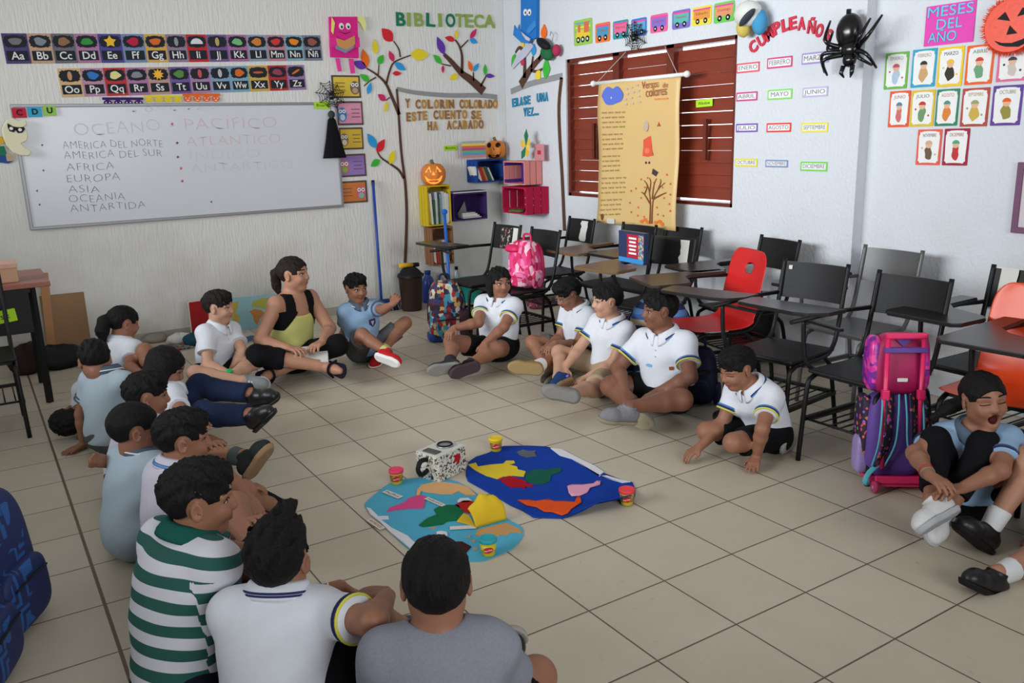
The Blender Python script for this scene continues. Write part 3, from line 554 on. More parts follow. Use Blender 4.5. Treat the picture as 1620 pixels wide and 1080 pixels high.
for t, x0, y0, x1, y1, c, c2_, lb, _ in WD:
    o, M, w, h = card('train_card', 'R', rectpx(860+x0/2.7, y0/2.7, 860+x1/2.7, y1/2.7), flat(c), f'{lb} above the window', 'card', 'weekday train cards', .002, .002, 0, .015)
    p = plate('wagon', rrect(w*.84, h*.5, .008, 3, 0, h*.06) if t else rrect(w*.7, h*.3, .006, 3, 0, -h*.05), .002, .0028, flat(c2_), o)
    if t:
        plate('roof', rrect(w*.9, h*.1, .004, 2, 0, h*.34), .002, .0029, flat((224, 80, 150)), o); text('lettering', t, h*.2, flat((176, 70, 50)), p, (0, h*.12, .003), 0, .0003, width=w*.62)
    else:
        mb = MB().prism(rrect(w*.26, h*.42, .004, 2, w*.2, h*.18), .0028, .0036).prism(rrect(w*.14, h*.3, .003, 2, -w*.2, h*.16), .0028, .0036); mb.build('engine_cab', flat((214, 110, 80)), p)
        for k in range(4): plate('stripe', rrect(w*.8, h*.06, .002, 2, 0, h*(.36-.16*k)), .0021, .0025, flat([(90, 170, 200), (240, 220, 80), (70, 150, 190), (230, 190, 60)][k]), o)
    for s in ((-1, 1) if t else (-1, 0, 1)):
        q = plate('wheel', ellp(s*w*(.2 if t else .25), -h*.28, h*.15 if t else h*.12, h*.15 if t else h*.12, 20), .003, .004, M_blk, o); plate('hub', ellp(s*w*(.2 if t else .25), -h*.28, h*.055, h*.055), .004, .0045, M_white, q)
# hanging paper toucan (white dome, yellow and blue lobes, dark beak)
M, w, h = frame('R', rectpx(1161, 2, 1209, 57), .09)
def c4(l, M_, wall='R'): return [lpt(M_, wall, 1120+x/3, y/3) for x, y in l]
o = thing('paper_balloon_bird', 'hanging paper bird with white dome and yellow and blue lobes above the month labels', 'decoration', M)
q = [c4([p], M)[0] for p in ((190, 65), (165, 130), (235, 105), (215, 85), (193, 5))]
MB().ball((*q[0], 0), (.1, .08, .07)).build('dome', flat((220, 222, 216)), o); MB().ball((*q[1], -.01), (.05, .062, .045)).build('lobe', flat((206, 186, 96)), o)
MB().ball((*q[2], -.02), (.05, .078, .045)).build('lobe', flat((70, 150, 196)), o); MB().ball((*q[3], .055), (.075, .02, .03), 0, Matrix.Rotation(.65, 3, 'Z')).build('beak', flat((60, 66, 74)), o)
MB().tube([(q[4][0], q[4][1]-.03, 0), (q[4][0], q[4][1]+.06, 0)], .003, 6).build('string', M_alu, o)
# big black spider
M, w, h = frame('R', rectpx(1303, 15, 1398, 122), .09)
o = thing('plastic_spider', 'big shiny black plastic spider hanging beside the word CUMPLEAÑOS', 'decoration', M)
ab = c4([(672, 150)], M)[0]; tx = c4([(682, 235)], M)[0]; hd = c4([(682, 285)], M)[0]
MB().ball((*ab, 0), (.078, .1, .06), n=24, m_=16).build('abdomen', M_plas, o)
mb = MB().ball((*tx, .01), (.055, .05, .04), n=20, m_=12).ball((hd[0], hd[1], .02), (.042, .04, .03))
for s in (-1, 1): mb.tube([(hd[0]+s*.03, hd[1]-.03, .03), (hd[0]+s*.035, hd[1]-.07, .04), (hd[0]+s*.02, hd[1]-.095, .03)], .012, 8, radii=[.014, .012, .004])
mb.build('thorax', M_plas, o)
for path, z in (([(715, 215), (765, 175), (782, 88)], .05), ([(728, 218), (790, 165), (822, 70)], .02), ([(635, 225), (600, 195), (592, 100)], .05), ([(630, 232), (596, 235), (588, 150)], .02), ([(640, 248), (575, 262), (553, 345)], .03), ([(650, 260), (596, 290), (582, 358)], .06), ([(720, 240), (785, 258), (800, 322)], .03), ([(712, 255), (770, 278), (795, 310)], .06)):
    P = c4(path, M); P = [(P[0][0], P[0][1], .02), (*P[1], z+.03), (*P[2], z-.03)]
    sp = smooth_path(P, 5); MB().tube(sp, .02, 8, radii=[.016-.01*(i/(len(sp)-1)) for i in range(len(sp))]).build('leg', M_plas, o)
hk = c4([(668, 66)], M)[0]; MB().tube([(hk[0], hk[1]-.03, 0), (hk[0], hk[1]+.025, 0)], .014, 8).build('hanger', M_plas, o)
# months-of-the-year poster, tinsel pumpkin, month cards (recessed wall)
M, w, h = frame('W', [(1120+1038/3, 30/3), (1120+1272/3, 2/3), (1120+1263/3, 197/3), (1120+1027/3, 222/3)], .003)
o = thing('title_card', 'bright pink card with blue glitter words MESES DEL AÑO', 'card', M); plate('card', rrect(w, h, .003), 0, .003, flat((224, 78, 176)), o)
M_glit = mat('blue_glitter_foam', (88, 196, 226), .5, .5, .35, 220)
for t, y, wf in (('MESES', .32, .92), ('DEL', .0, .52), ('AÑO', -.31, .58)): text('lettering', t, h*.36, M_glit, o, (0 if t != 'AÑO' else -.03, y*h, .005), .0, .003, width=w*wf)
M, w, h = frame('W', rectpx(1556, -8, 1650, 88), .03)
o = thing('tinsel_pumpkin', 'orange tinsel pumpkin face with black eyes and grin at the top right', 'decoration', M); R_ = w/2
M_or = mat('orange_foil', (232, 64, 22), .35, .5, .25, 60); M_ti = mat('orange_red_tinsel', (226, 74, 40), .3, .6, .3, 90)
MB().prism(ellp(0, 0, R_*.9, R_*.86, 40), -.01, .012).build('face', M_or, o)
mb = MB()
for k in range(520):
    a = random.uniform(0, 2*math.pi); r0 = R_*random.uniform(.84, .92); r1 = R_*random.uniform(1.0, 1.14); d = random.uniform(-.25, .25); z = random.uniform(-.012, .02)
    p0 = Vector((r0*math.cos(a), r0*math.sin(a)*.96, .004)); p1 = Vector((r1*math.cos(a+d*.3), r1*math.sin(a+d*.3)*.96, z)); n_ = Vector((-math.sin(a), math.cos(a), .4))*.0035
    mb.add([p0-n_, p0+n_, p1], [(0, 1, 2)])
tn = mb.build('tinsel_rim', M_ti, o); tn['kind'] = 'stuff'
E4 = lambda l: c4(l, M, 'W')
for q in ([(1380, 92), (1440, 100), (1418, 58)], [(1476, 78), (1540, 60), (1502, 36)]): plate('eye', E4(q), .012, .016, M_blk, o)
plate('nose', E4([(1424, 166), (1474, 158), (1440, 122)]), .012, .016, M_blk, o); plate('mouth', E4([(1366, 194), (1400, 204), (1450, 204), (1500, 186), (1540, 160), (1530, 196), (1480, 222), (1420, 222), (1390, 214)]), .012, .016, M_blk, o)
MC = [('ENERO', 840, 250, 950, 422, (112, 176, 80), 'green', (190, 90, 110), (170, 190, 210)), ('FEBRERO', 968, 234, 1083, 413, (60, 160, 190), 'blue', (60, 56, 60), (200, 160, 110)), ('MARZO', 1092, 224, 1212, 410, (232, 196, 50), 'yellow', (226, 190, 60), (60, 56, 50)), ('ABRIL', 1225, 214, 1355, 400, (232, 104, 50), 'orange', (206, 70, 60), (110, 160, 120)), ('MAYO', 1375, 218, 1520, 385, (220, 110, 150), 'pink', (70, 70, 90), (200, 190, 180)), ('JUNIO', 860, 433, 958, 603, (226, 92, 56), 'orange red', (90, 130, 160), (200, 110, 110)), ('JULIO', 962, 429, 1075, 600, (216, 186, 60), 'yellow', (196, 60, 60), (110, 150, 100)), ('AGOSTO', 1082, 424, 1190, 597, (60, 130, 100), 'green', (80, 140, 130), (216, 130, 60)), ('SEPTIEMBRE', 1203, 419, 1333, 600, (176, 80, 66), 'brick red', (150, 160, 110), (200, 170, 80)), ('OCTUBRE', 1348, 406, 1490, 595, (104, 70, 150), 'purple', (226, 96, 50), (150, 140, 70)), ('NOVIEMBRE', 992, 615, 1107, 783, (226, 96, 80), 'orange red', (200, 170, 140), (110, 90, 70)), ('DICIEMBRE', 1118, 611, 1238, 785, (160, 44, 66), 'dark red', (80, 160, 130), (190, 60, 60))]
for k, (t, x0, y0, x1, y1, c, cn, fc, gc) in enumerate(MC):
    wh = f'{ORD[k % 5]} card of the {"top" if k < 5 else "second" if k < 10 else "bottom"} row'
    ax, ay, bx_, by = 1120+x0/3, y0/3, 1120+x1/3, y1/3
    o, M, w, h = card('month_card', 'W', [(ax, ay+1), (bx_, ay-2), (bx_, by-1), (ax, by+1)], flat(c), f'{cn} edged calendar card titled {t}, {wh}', 'card', 'illustrated month cards', .002)
    wv = [(w*.42*(1+.03*math.sin(9*a))*math.copysign(abs(math.cos(a))**.25, math.cos(a)), h*.44*(1+.025*math.sin(9*a))*math.copysign(abs(math.sin(a))**.25, math.sin(a))) for a in [2*math.pi*i/48 for i in range(48)]]
    plate('inner_sheet', wv, .002, .003, M_white, o); text('lettering', t, h*.13, flat(tuple(int(v*.8) for v in gc)), o, (0, h*.33, .0031), 0, .0003, width=w*.55)
    d = plate('drawing', [(w*.16*(1+.2*math.sin(2*a+k)+.1*math.sin(5*a+2*k))*math.cos(a), -h*.16+h*.2*(1+.1*math.sin(3*a+k))*math.sin(a)) for a in [2*math.pi*i/22 for i in range(22)]], .003, .0036, flat(gc), o)
    MB().prism(ellp(0, h*.07, w*.13, h*.1, 14), .0036, .0042).build('drawn_head', flat((222, 178, 146)), d); MB().prism([(w*.15*math.cos(a), h*.09+h*.1*math.sin(a)) for a in [math.pi*i/10 for i in range(11)]], .0042, .0046).build('drawn_hat', flat(fc), d)
    if k % 2 == 0: MB().prism(ellp(-w*.27, -h*.02, w*.04, w*.04), .003, .0035).prism(ellp(w*.28, -h*.2, w*.04, w*.04), .003, .0035).build('drawn_dot', flat(fc), d)
# hanging verse poster over the window
off = .1; M, w, h = frame('R', [(948, 131), (1074, 119), (1073, 360), (948, 356)], off)
o = thing('verse_poster', 'tan hanging poster of verses with cloud, girl and tree over the window', 'poster', M)
M_tan = mat('tan_printed_vinyl', (216, 182, 122), .4, .35, .05, 6)
nx, ny = 16, 30; mb = MB(); V = []
for zz in (0, -.0015):
    for j in range(ny+1):
        for i in range(nx+1):
            u = i/nx; v = j/ny; z = .01*math.sin(v*9)*(1-v*.3)+.012*math.sin(u*5+v*3)+(.05*max(0, v-.84)**1.2*6*(1-u)) ; x = (u-.5)*w; y = (.5-v)*h*(1+.0*(1-u))
            V.append((x+(.03*max(0, v-.8)*5*(1-u)*.3), y+(.02*(1-u)*max(0, v-.9)*10*.2), z+zz))
q_ = (nx+1)*(ny+1); F = []
for j in range(ny):
    for i in range(nx):
        a = j*(nx+1)+i; F += [(a, a+nx+1, a+nx+2, a+1), (q_+a, q_+a+1, q_+a+nx+2, q_+a+nx+1)]
for i in range(nx): F += [(i, i+1, q_+i+1, q_+i), (ny*(nx+1)+i, q_+ny*(nx+1)+i, q_+ny*(nx+1)+i+1, ny*(nx+1)+i+1)]
for j in range(ny): a = j*(nx+1); b_ = a+nx; F += [(a, q_+a, q_+a+nx+1, a+nx+1), (b_, b_+nx+1, q_+b_+nx+1, q_+b_)]
sheet = mb.add(V, F, 0, True).build('sheet', M_tan, o)
def zz(x, y): u = x/w+.5; v = .5-y/h; return .01*math.sin(v*9)*(1-v*.3)+.012*math.sin(u*5+v*3)+(.05*max(0, v-.84)**1.2*6*(1-u))
MB().tube([(-w/2-.075, h/2-.0, .0), (w/2+.07, h/2, .0)], .014, 12).build('rod', M_white, o)
for s in (-1, 1): MB().ball((s*(w/2+.07), h/2, 0), .024).build('rod_end', M_white, o)
for a, b_ in (((-w/2-.02, h/2, .01), c3([(312, 220)], M)[0]), ((w/2-.01, h/2, .01), c3([(477, 196)], M)[0])): MB().tube([a, (*b_, -.09)], .0022, 6).build('string', flat((200, 196, 190)), o)
pp = lambda l: c3(l, M)
def on_sheet(name, polys, m, dz=.004, th=.001):
    mb = MB()
    for P in polys:
        cx = sum(p[0] for p in P)/len(P); cy = sum(p[1] for p in P)/len(P); mb.prism(P, zz(cx, cy)+dz, zz(cx, cy)+dz+th)
    return mb.build(name, m, sheet)
cl = [(lambda c: (c[0], c[1]))(p) for p in pp([(258, 410), (266, 388), (284, 370), (304, 380), (322, 368), (340, 384), (350, 404), (342, 430), (322, 440), (300, 448), (276, 444)])]
cl2 = smooth_path(cl+[cl[0]], 3)[:-1]; on_sheet('cloud', [[tuple(p) for p in cl2]], flat((92, 116, 208)))
fx_, fy_ = pp([(300, 400)])[0]; on_sheet('cloud_face', [ellp(fx_-.008, fy_+.01, .006, .01), ellp(fx_+.008, fy_+.01, .006, .01), ellp(fx_, fy_-.03, .005, .008)], M_white, .0055)
on_sheet('raindrop', [rrect(.03, .012, .003, 2, *pp([(x, y)])[0]) for x, y in ((362, 380), (382, 374), (404, 364), (366, 402), (390, 394), (410, 388), (358, 425), (382, 418), (412, 412), (360, 445), (386, 442), (415, 436))], flat((190, 180, 176)))
for t, px_, py, sz, ww in (('Versos', 458, 362, .075, .17), ('de', 520, 364, .05, .05), ('colores', 483, 392, .095, .215)):
    p = pp([(px_, py)])[0]; text('lettering', t, sz, flat((170, 104, 74)), sheet, (*p, zz(*p)+.011), .03, .0006, width=ww)
on_sheet('subtitle_line', [rrect(.14, .012, .003, 2, *pp([(503, 422)])[0])], flat((222, 140, 80)))
P = []; H_ = []
for s_ in range(5):
    for r in range(4):
        y = 482+s_*93+r*20.5; L = 100-14*((r*3+s_) % 3); x = 257-s_*2; a, b_ = pp([(x, y), (x+L, y-3)])
        n = 7
        for k in range(n):
            x0 = a[0]+(b_[0]-a[0])*(k+.08)/n; x1 = a[0]+(b_[0]-a[0])*(k+.85-.25*((k+r) % 2))/n; yy = a[1]+(b_[1]-a[1])*k/n; (H_ if (k >= 4 and r == 3) else P).append([(x0, yy-.0055), (x1, yy-.0055), (x1, yy+.0055), (x0, yy+.0055)])
on_sheet('verse_line', P, flat((168, 138, 92))); on_sheet('coloured_word', H_, flat((150, 150, 60)))
on_sheet('dress', [[tuple(q) for q in pp([(420, 566), (452, 564), (456, 640), (462, 664), (436, 670), (416, 666), (420, 630)])]], flat((222, 92, 66))); on_sheet('dress_pocket', [ellp(*pp([(436, 644)])[0], .028, .02)], flat((232, 120, 90)), .0055)
on_sheet('girl_head', [ellp(*pp([(436, 538)])[0], .028, .04)], flat((196, 172, 150))); on_sheet('shoe_drawing', [ellp(*pp([(x, 695)])[0], .009, .009) for x in (430, 444)], flat((60, 50, 50))); on_sheet('bow', [starp(*pp([(490, 533)])[0], .022, .009, 3)], flat((176, 76, 60)))
on_sheet('kite', [[tuple(q) for q in pp([(462, 720), (486, 736), (476, 754), (458, 742)])]], flat((70, 60, 62)))
mb = MB()
for br_ in ([(461, 955), (458, 860), (445, 800), (425, 770)], [(470, 955), (470, 860), (490, 810), (520, 780)], [(458, 870), (430, 830), (415, 820)], [(466, 850), (470, 790), (480, 762)], [(470, 850), (510, 830), (530, 822)], [(452, 820), (455, 780), (448, 760)], [(490, 810), (500, 780), (498, 765)], [(430, 830), (440, 800), (436, 780)]):
    P_ = pp(br_); sp = [tuple(q) for q in smooth_path(P_, 4)]; n0 = len(mb.v); strip2d(mb, sp, .014, .005, 0, .001)
    for i in range(n0, len(mb.v)): x, y, z = mb.v[i]; mb.v[i] = (x, y, z+zz(x, y)+.004)
mb.build('tree_drawing', flat((128, 74, 44)), sheet)
on_sheet('leaf_dot', [ellp(*pp([(x, y)])[0], .008, .008, 8) for x, y in ((412, 766), (392, 805), (372, 815), (368, 866), (376, 905), (405, 885), (406, 920), (526, 746), (545, 785), (548, 830), (545, 870), (550, 900), (520, 845), (490, 885), (495, 915), (520, 920), (430, 800), (440, 760), (470, 780), (510, 800), (416, 845), (434, 925))], flat((220, 102, 56)))
on_sheet('leaf_pile', [ellp(*pp([(x, y)])[0], .022, .014, 8) for x, y in ((425, 945), (440, 938), (452, 948), (488, 950), (505, 945), (515, 955))], flat((228, 120, 50)))
t_ = on_sheet('name_tag', [rrect(.095, .04, .006, 2, *pp([(297, 943)])[0])], flat((206, 206, 196)), .006)
on_sheet('acorn', [ellp(*pp([(262, 925)])[0], .018, .026)], flat((120, 72, 46)))
# word label on the shutter and the drawing of two marks on the wall
wordlabel('Window', 'R', [(860+650/2.7, 428/2.7), (860+722/2.7, 422/2.7), (860+722/2.7, 454/2.7), (860+652/2.7, 458/2.7)], 'lime green label reading Window on the right shutter', -.044, .03)
M, w, h = frame('W', [(1612, 268), (1690, 255), (1690, 360), (1611, 372)], .003)
o = thing('framed_board', 'mauve framed board cut off by the right edge below the month cards', 'board', M); MB().box((0, 0, .006), (w, h, .012)).build('board', flat((206, 196, 200)), o); mb = MB()
for sx in (-1, 1): mb.box((sx*w/2, 0, .01), (.03, h+.03, .02))
for sy in (-1, 1): mb.box((0, sy*h/2, .01), (w-.03, .03, .02))
mb.build('frame', flat((120, 84, 110)), o)
# ================================================================ chairs
M_steel = mat('black_painted_steel', (17, 17, 19), .48, .3, .15, 30); M_seat = mat('black_worn_board', (24, 23, 24), .5, .25, .2, 14, .08, 80)
M_tab = mat('dark_worn_tablet_board', (58, 48, 42), .32, .45, .35, 7); M_tabk = mat('black_edged_board', (30, 28, 28), .3, .5, .2, 9); M_paper = mat('torn_white_paper', (214, 212, 206), .8, .2, .05, 20)
M_greych = mat('grey_painted_steel', (86, 86, 86), .35, .5, .1, 10); M_tabb = mat('tan_worn_board', (112, 86, 60), .35, .45, .25, 6)
M_redp = mat('red_plastic', (206, 34, 34), .32, .45, .04, 6); M_orgp = mat('orange_plastic', (226, 74, 30), .33, .45, .04, 6)
def smooth_edges(me, a=.7):
    me.set_sharp_from_angle(angle=a); return me
def arc(pts, k=5): return [tuple(p) for p in smooth_path(pts, k)]
def shell_mesh(slot=True):
    prof = smooth_path([(.2, 0, .425), (.1, 0, .42), (-.06, 0, .418), (-.15, 0, .44), (-.195, 0, .52), (-.225, 0, .66), (-.27, 0, .84)], 4); n = len(prof); ny = 10; bm = bmesh.new(); g = []
    for i, p in enumerate(prof):
        f = i/(n-1); hw = .2*(1-.12*max(0, f-.75)*4*.5)-(.05*max(0, (f-.92)/.08)**2 if f > .92 else 0)-(.03*max(0, (.08-f)/.08)**2); r = []
        for j in range(ny+1):
            t = j/ny*2-1; lift = .02*t*t; r.append(bm.verts.new((p.x+(lift if f > .55 else 0), t*hw, p.z+(lift*.5 if f <= .55 else 0))))
        g.append(r)
    for i in range(n-1):
        for j in range(ny):
            if slot and i == n-4 and 4 <= j <= 5: continue
            bm.faces.new((g[i][j], g[i][j+1], g[i+1][j+1], g[i+1][j]))
    bmesh.ops.recalc_face_normals(bm, faces=bm.faces)
    me = bpy.data.meshes.new('seat_shell'); bm.to_mesh(me); bm.free(); me.polygons.foreach_set('use_smooth', [True]*len(me.polygons)); return me
PROTO = {}
SIDE_T = [(-.02, -.15), (.0, -.3), (.05, -.62), (.07, -.64), (.19, -.62), (.21, -.6), (.21, -.27), (.18, -.2), (.1, -.15)]
def part_meshes(kind):
    if kind in PROTO: return PROTO[kind]
    L = []; r = .0115
    for s in (1, -1):
        y = s*.175
        L.append(('leg', MB().tube(arc([(.1, y, .41), (.17, y, .395), (.2, y, .34), (.225, y*1.05, .0)], 4), r, 8).mesh('leg'), 'f'))
        L.append(('leg', MB().tube(arc([(-.1, y, .41), (-.16, y, .36), (-.19, y, .3), (-.245, y*1.05, .0)], 4), r, 8).mesh('leg'), 'f'))
    mb = MB()
    for s in (1, -1):
        y = s*.178; top = .835 if kind != 'shell' else .55
        P = [(-.285, y, .845), (-.255, y, .7), (-.215, y, .52), (-.175, y, .44), (-.1, y, .408), (.13, y, .408)]
        if kind == 'shell': P = P[2:]
        mb.tube(arc(P, 4), r, 8); mb.bar((.21, y*1.03, .2), (-.215, y*1.03, .2), .018, .018)
    mb.bar((.13, -.175, .408), (.13, .175, .408), .02, .02); mb.bar((-.1, -.175, .408), (-.1, .175, .408), .02, .02); mb.bar((-.215, -.18, .2), (-.215, .18, .2), .018, .018)
    L.append(('frame', mb.mesh('frame'), 'f'))
    mb = MB()
    for k in range(7): mb.tube([(-.21, -.15+.05*k, .2), (.2, -.15+.05*k, .2)], .004, 5)
    mb.tube([(.19, -.18, .2), (.19, .18, .2)], .006, 6); L.append(('book_rack', mb.mesh('book_rack'), 'f'))
    if kind == 'shell': L.append(('seat_shell', shell_mesh(), 's'))
    else:
        L.append(('seat', MB().bbox((.0, 0, .428), (.38, .37, .018), .008).mesh('seat'), 'b'))
        V = []; F = []; ny = 8
        for t in (0, .012):
            for i in range(2):
                for j in range(ny+1): u = j/ny*2-1; V.append((-.248-.034*i-.022*(1-u*u)-t, u*.178, .645+.183*i))
        q = 2*(ny+1)
        for j in range(ny): a = j; b_ = ny+1+j; F += [(a, a+1, b_+1, b_), (q+a, q+b_, q+b_+1, q+a+1), (a, q+a, q+a+1, a+1), (b_, b_+1, q+b_+1, q+b_)]
        F += [(0, ny+1, q+ny+1, q), (ny, q+ny, q+2*ny+1, 2*ny+1)]
        L.append(('backrest', smooth_edges(MB().add(V, F, 0, True).mesh('backrest')), 'b'))
    mb = MB().tube(arc([(.1, -.178, .41), (.16, -.2, .44), (.185, -.215, .52), (.19, -.22, .665)], 4), .011, 8).tube([(-.25, -.182, .668), (-.1, -.215, .668), (.3, -.2, .668)], .011, 8); mb.bar((.19, -.22, .662), (.24, .02, .662), .02, .012)
    L.append(('tablet_support', mb.mesh('tablet_support'), 'f'))
    P = SIDE_T if kind == 'side' else [(-.2, -.275), (.36, -.285), (.4, -.25), (.405, .06), (.37, .09), (.2, .09), (.16, .06), (.1, -.12), (.03, -.18), (-.2, -.19)]
    bm = bmesh.new(); vs = [bm.verts.new((x, y, .674)) for x, y in P]; f = bm.faces.new(vs); ex = bmesh.ops.extrude_face_region(bm, geom=[f]); bmesh.ops.translate(bm, verts=[v for v in ex['geom'] if isinstance(v, bmesh.types.BMVert)], vec=(0, 0, .018))
    bmesh.ops.recalc_face_normals(bm, faces=bm.faces); bmesh.ops.bevel(bm, geom=bm.edges[:], offset=.004, segments=2, affect='EDGES'); me = bpy.data.meshes.new('tablet_arm'); bm.to_mesh(me); bm.free(); L.append(('tablet_arm', me, 't'))
    PROTO[kind] = L; return L
GCH = 'tablet arm school chairs along the window wall'
def chair(loc, rz, label, kind='board', mats=None, skip=(), group=GCH):
    mm = dict(f=M_steel, b=M_seat, t=M_tabk, s=M_redp); mm.update(mats or {})
    o = thing('tablet_arm_chair', label, 'chair', T(loc, rz), group); out = {}
    for nm, me, k in part_meshes(kind):
        if nm in skip: continue
        c = me.copy(); x = new(nm, c, mm[k], o); out[nm] = x
        if nm == 'seat_shell': sd = x.modifiers.new('thickness', 'SOLIDIFY'); sd.thickness = .006; sv = x.modifiers.new('sub', 'SUBSURF'); sv.levels = 1; sv.render_levels = 1
    return o, out
def by_back(ax, ay, bx_, by, z=.835, rz_add=0., back=.28):
    p, q = fl(ax, ay, z), fl(bx_, by, z); w = q-p; a = math.atan2(w[1], w[0])-math.pi/2+rz_add; c = (p+q)/2
    return (c[0]+back*math.cos(a), c[1]+back*math.sin(a), 0), a
def sticker(bk, y, w, m, name='paper_scrap', parent_label=None, zc=.735, h=.16, jag=.012):
    mb = MB(); n = 7; L_ = []; R_ = []
    for i in range(n+1):
        t = i/n; z = zc-h/2+h*t; x = -.248-.034*(z-.645)/.183+.004; u = y/.178; x -= .022*(1-u*u)
        L_.append((x, y-w/2+random.uniform(-jag, jag), z)); R_.append((x, y+w/2+random.uniform(-jag, jag)*.5, z))
    V = L_+R_+[(a+.001, b_, c) for a, b_, c in L_]+[(a+.001, b_, c) for a, b_, c in R_]; k = n+1; F = []
    for i in range(n): F += [(2*k+i, 3*k+i, 3*k+i+1, 2*k+i+1), (i, i+1, k+i+1, k+i), (i, 2*k+i, 2*k+i+1, i+1), (k+i, k+i+1, 3*k+i+1, 3*k+i)]
    return mb.add(V, F).build(name, m, bk)
def spots_mat(name, base, cols, scale, amount=.35, metal=0):
    """plain ground with scattered irregular coloured patches"""
    M = bpy.data.materials.new(name); M.use_nodes = True; N = M.node_tree.nodes; L = M.node_tree.links; b = N['Principled BSDF']; b.inputs['Roughness'].default_value = .7
    tc = N.new('ShaderNodeTexCoord'); nz = N.new('ShaderNodeTexNoise'); nz.inputs['Scale'].default_value = scale; nz.inputs['Detail'].default_value = 2; L.new(tc.outputs['Object'], nz.inputs[0])
    vo = N.new('ShaderNodeTexVoronoi'); vo.inputs['Scale'].default_value = scale; L.new(tc.outputs['Object'], vo.inputs[0])
    sp = N.new('ShaderNodeSeparateColor'); L.new(vo.outputs['Color'], sp.inputs[0])
    cr = N.new('ShaderNodeValToRGB'); cr.color_ramp.interpolation = 'CONSTANT'; e = cr.color_ramp.elements; n = len(cols)
    while len(e) < n: e.new(.5)
    for i, c in enumerate(cols): e[i].position = i/n; e[i].color = (*[lin(v) for v in c], 1)
    L.new(sp.outputs[0], cr.inputs[0])
    gt = N.new('ShaderNodeMath'); gt.operation = 'GREATER_THAN'; gt.inputs[1].default_value = 1-amount; mp = N.new('ShaderNodeMapRange'); mp.inputs[1].default_value = .25; mp.inputs[2].default_value = .75; L.new(nz.outputs[0], mp.inputs[0]); L.new(mp.outputs[0], gt.inputs[0])
    mx = N.new('ShaderNodeMix'); mx.data_type = 'RGBA'; mx.inputs[6].default_value = (*[lin(v) for v in base], 1); L.new(gt.outputs[0], mx.inputs[0]); L.new(cr.outputs[0], mx.inputs[7]); L.new(mx.outputs[2], b.inputs['Base Color'])
    return M
M_stk = spots_mat('sticker_scraps', (26, 24, 26), [(190, 190, 186), (150, 60, 60), (120, 120, 118)], 42, .36)
# the row seen from the corner to the right
l, a = by_back(782, 352.8, 823.7, 357.9); o, q = chair(l, a, 'black school chair with peeling stickers and a white strip on its backrest', kind='side', mats=dict(t=M_tabk)); sticker(q['backrest'], -.05, .2, M_stk, 'sticker_patch', zc=.73, jag=.004); sticker(q['backrest'], .11, .07, M_paper, jag=.003)
CH1 = (l, a)
l, a = by_back(841, 360, 886, 366); chair(l, a, 'black school chair carrying the pink camouflage backpack on its seat', mats=dict(t=M_tab), skip=('tablet_arm', 'tablet_support')); CH2 = (l, a)
l, a = by_back(901.5, 343.2, 939.8, 348); o, q = chair(l, a, 'black school chair with a torn white paper in the middle of its back'); sticker(q['backrest'], .02, .09, M_paper)
l, a = by_back(988.8, 353, 1034.6, 357.7); chair(l, a, 'plain black school chair under the verse poster', mats=dict(t=M_tabb))
l, a = by_back(1054.8, 357.3, 1109, 363, .83); chair(l, a, 'black school chair right of the verse poster, behind the torn paper chair')
l, a = by_back(1032.5, 366, 1100.6, 369.4, .86, -.2); l = (l[0], l[1], 0); o, q = chair(l, a, 'black school chair with a large torn white paper on the right of its backrest', mats=dict(t=M_tabb)); sticker(q['backrest'], .09, .075, M_paper)
l, a = by_back(1204.7, 373, 1264.5, 382); chair(l, a, 'black school chair against the wall behind the red plastic chair')
l, a = by_back(1244, 412, 1338.5, 419.8, .835, -.12); o, q = chair(l, a, 'black school chair with a small white scrap on the corner of its backrest', 'side', mats=dict(t=M_tabk)); sticker(q['backrest'], -.14, .02, M_paper, h=.02, zc=.8, jag=.002); CH10 = (l, a)
l, a = by_back(1366.9, 389, 1461.3, 399.4); chair(l, a, 'large grey metal school chair against the recessed wall', mats=dict(f=M_greych, b=M_greych))
l, a = by_back(1393.6, 430, 1502, 444.4); chair(l, a, 'black school chair just behind the pink and purple trolley bag', 'side'); CH12 = (l, a)
p = fl(1565, 421, .835); a = math.radians(-2); o, q = chair((p[0]+.28, p[1]+.185, 0), a, 'black school chair with a white notice on its back at the right edge'); sticker(q['backrest'], -.115, .11, M_paper, 'paper_notice', h=.2, zc=.735, jag=.005)
chair((-1.33, -1.1, 0), math.radians(-17), 'red plastic shell school chair with a slotted back', 'shell', dict(t=M_tab, s=M_redp))
o, q = chair((-1.33, .57, 0), math.radians(4), 'orange plastic shell school chair behind the yawning girl', 'shell', dict(s=M_orgp, t=M_tabk))
for k_ in ('tablet_arm', 'tablet_support'): q[k_].location = (-.03, .14, 0)
p = fl(52.8, 691); chair((p[0]+.2, p[1]-.225, 0), math.radians(90), 'black school chair at the left edge in front of the desk', group=None)
